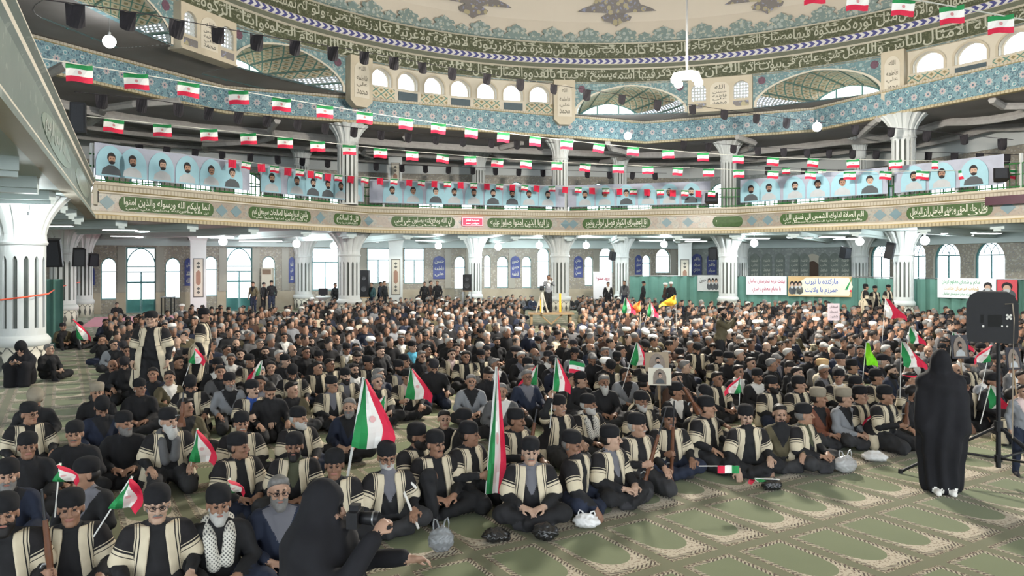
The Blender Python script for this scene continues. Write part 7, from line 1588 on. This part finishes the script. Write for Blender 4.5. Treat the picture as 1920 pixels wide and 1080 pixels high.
def floor_speaker(px, d, w, h, z, label):
    x, y = XY(px, d); o = empty('stage_loudspeaker', (x, y, z)); tag(o, label, 'loudspeaker')
    MB().box((0, 0, h/2), (w, .5, h)).build('cabinet', BLACK, o)
    for k, r in ((.3, .16), (.7, .12)): MB().lathe([(r, 0), (r*.9, .02), (r*.3, -.02)], n=14).build('cone', flat('cone_%d_%d' % (px, int(k*10)), (.05, .05, .055), .5, var=0), o).matrix_local = Matrix.Translation((0, -.255, h*k)) @ Matrix.Rotation(pi/2, 4, 'X')
floor_speaker(684, 42, .5, 1.5, .9, 'black stage loudspeaker on a stand beside the wide window'); floor_speaker(876, 44, .5, .95, 1.2, 'black loudspeaker standing left of the slim column')
for px, d in ((684, 42), (876, 44)):
    x, y = XY(px, d); t = empty('speaker_table', (x, y, 0)); tag(t, 'small stand under the loudspeaker at column %s' % ('of the wide window' if px < 700 else 'left of centre'), 'stand'); hh = .9 if px < 700 else 1.2
    MB().box((0, 0, hh - .03), (.6, .6, .05)).build('top', WOOD, t)
    for sx in (-.25, .25):
        for sy in (-.25, .25): MB().box((sx, sy, (hh-.05)/2), (.05, .05, hh-.05)).build('leg', STEEL, t)
x, y = XY(502, 44); a = empty('wall_cabinet', (x, y, 1.3)); tag(a, 'pale tall air conditioner cabinet in the window right of the second door', 'cabinet'); MB().box((0, 0, .6), (.62, .4, 1.3)).build('body', CREAM2, a); MB().box((0, -.21, 1.0), (.5, .02, .3)).build('grille', flat('brown_grille', (.2, .14, .1), .6), a)
MB().box((0, 0, -.66), (.6, .38, 1.3)).build('base', STONE, a)
x, y = XY(315, 40.5); t = empty('small_table', (x, y, 0)); tag(t, 'small dark metal table below the left windows', 'table'); MB().box((0, 0, .95), (.6, .5, .05)).build('top', STEEL, t)
for sx in (-.26, .26):
    for sy in (-.2, .2): MB().box((sx, sy, .47), (.05, .05, .93)).build('leg', BLACK, t)
x, y = XY(606, 42); t = empty('stone_pedestal', (x, y, 0)); tag(t, 'white stone pedestal with a monitor between the left columns', 'pedestal'); MB().lathe([(.3, 0), (.3, .1), (.12, .2), (.12, .7), (.4, .85), (.4, .95)], n=18).build('pedestal', WHITE, t, True); MB().box((0, 0, 1.2), (.5, .1, .36)).build('monitor', BLACK, t); MB().box((0, 0, .99), (.25, .2, .06)).build('monitor_foot', BLACK, t)
# pink rug, orange tape, white board, left curtain
mb = MB(); q = [G(178, 595), G(600, 586), G(560, 601), G(150, 614)]; mb.raw([(v.x, v.y, .012) for v in q] + [(v.x, v.y, .0) for v in q], [(3, 2, 1, 0), (4, 5, 6, 7), (0, 1, 5, 4), (1, 2, 6, 5), (2, 3, 7, 6), (3, 0, 4, 7)])
mb.build('pink_rug', PINK, label='long pink rug spread before the left doors', cat='rug')
o = MB().tube([P(-30, 566, 17.3), P(40, 558, 17.4), P(90, 551, 18.0), P(105, 541, 27), P(120, 536, 32.2), P(150, 529, 36)], .02, 5).build('barrier_tape', flat('orange_tape', (.85, .12, .06), .6, var=0, emit=None), label='orange barrier tape tied between the left columns', cat='tape')
x, y = XY(1130, 44); o = empty('white_board', (x, y, 0)); tag(o, 'white notice board with red lettering behind the steward', 'board'); MB().box((0, 0, 1.5), (1.1, .05, 1.6)).build('panel', BWH, o)
for sx in (-.45, .45): MB().box((sx, .05, .6), (.05, .05, 1.3)).build('leg', STEEL, o)
mb = MB(); lettering(mb, 'ورود ممنوع', lambda a, b: Vector((a, -.03, b)), -.4, .4, 1.7, 2.0); mb.build('lettering', RUBY, o)
lc = empty('left_curtain', (*XY(88, 24), 0)); tag(lc, 'dark green cloth hanging between the left columns', 'curtain'); mb = MB()
for i in range(14): mb.face([((u-7)*.08, .06*math.sin(u*1.7), z) for u, z in ((i, 0), (i+1, 0), (i+1, 2.2), (i, 2.2))])
mb.build('cloth', CURT, lc)
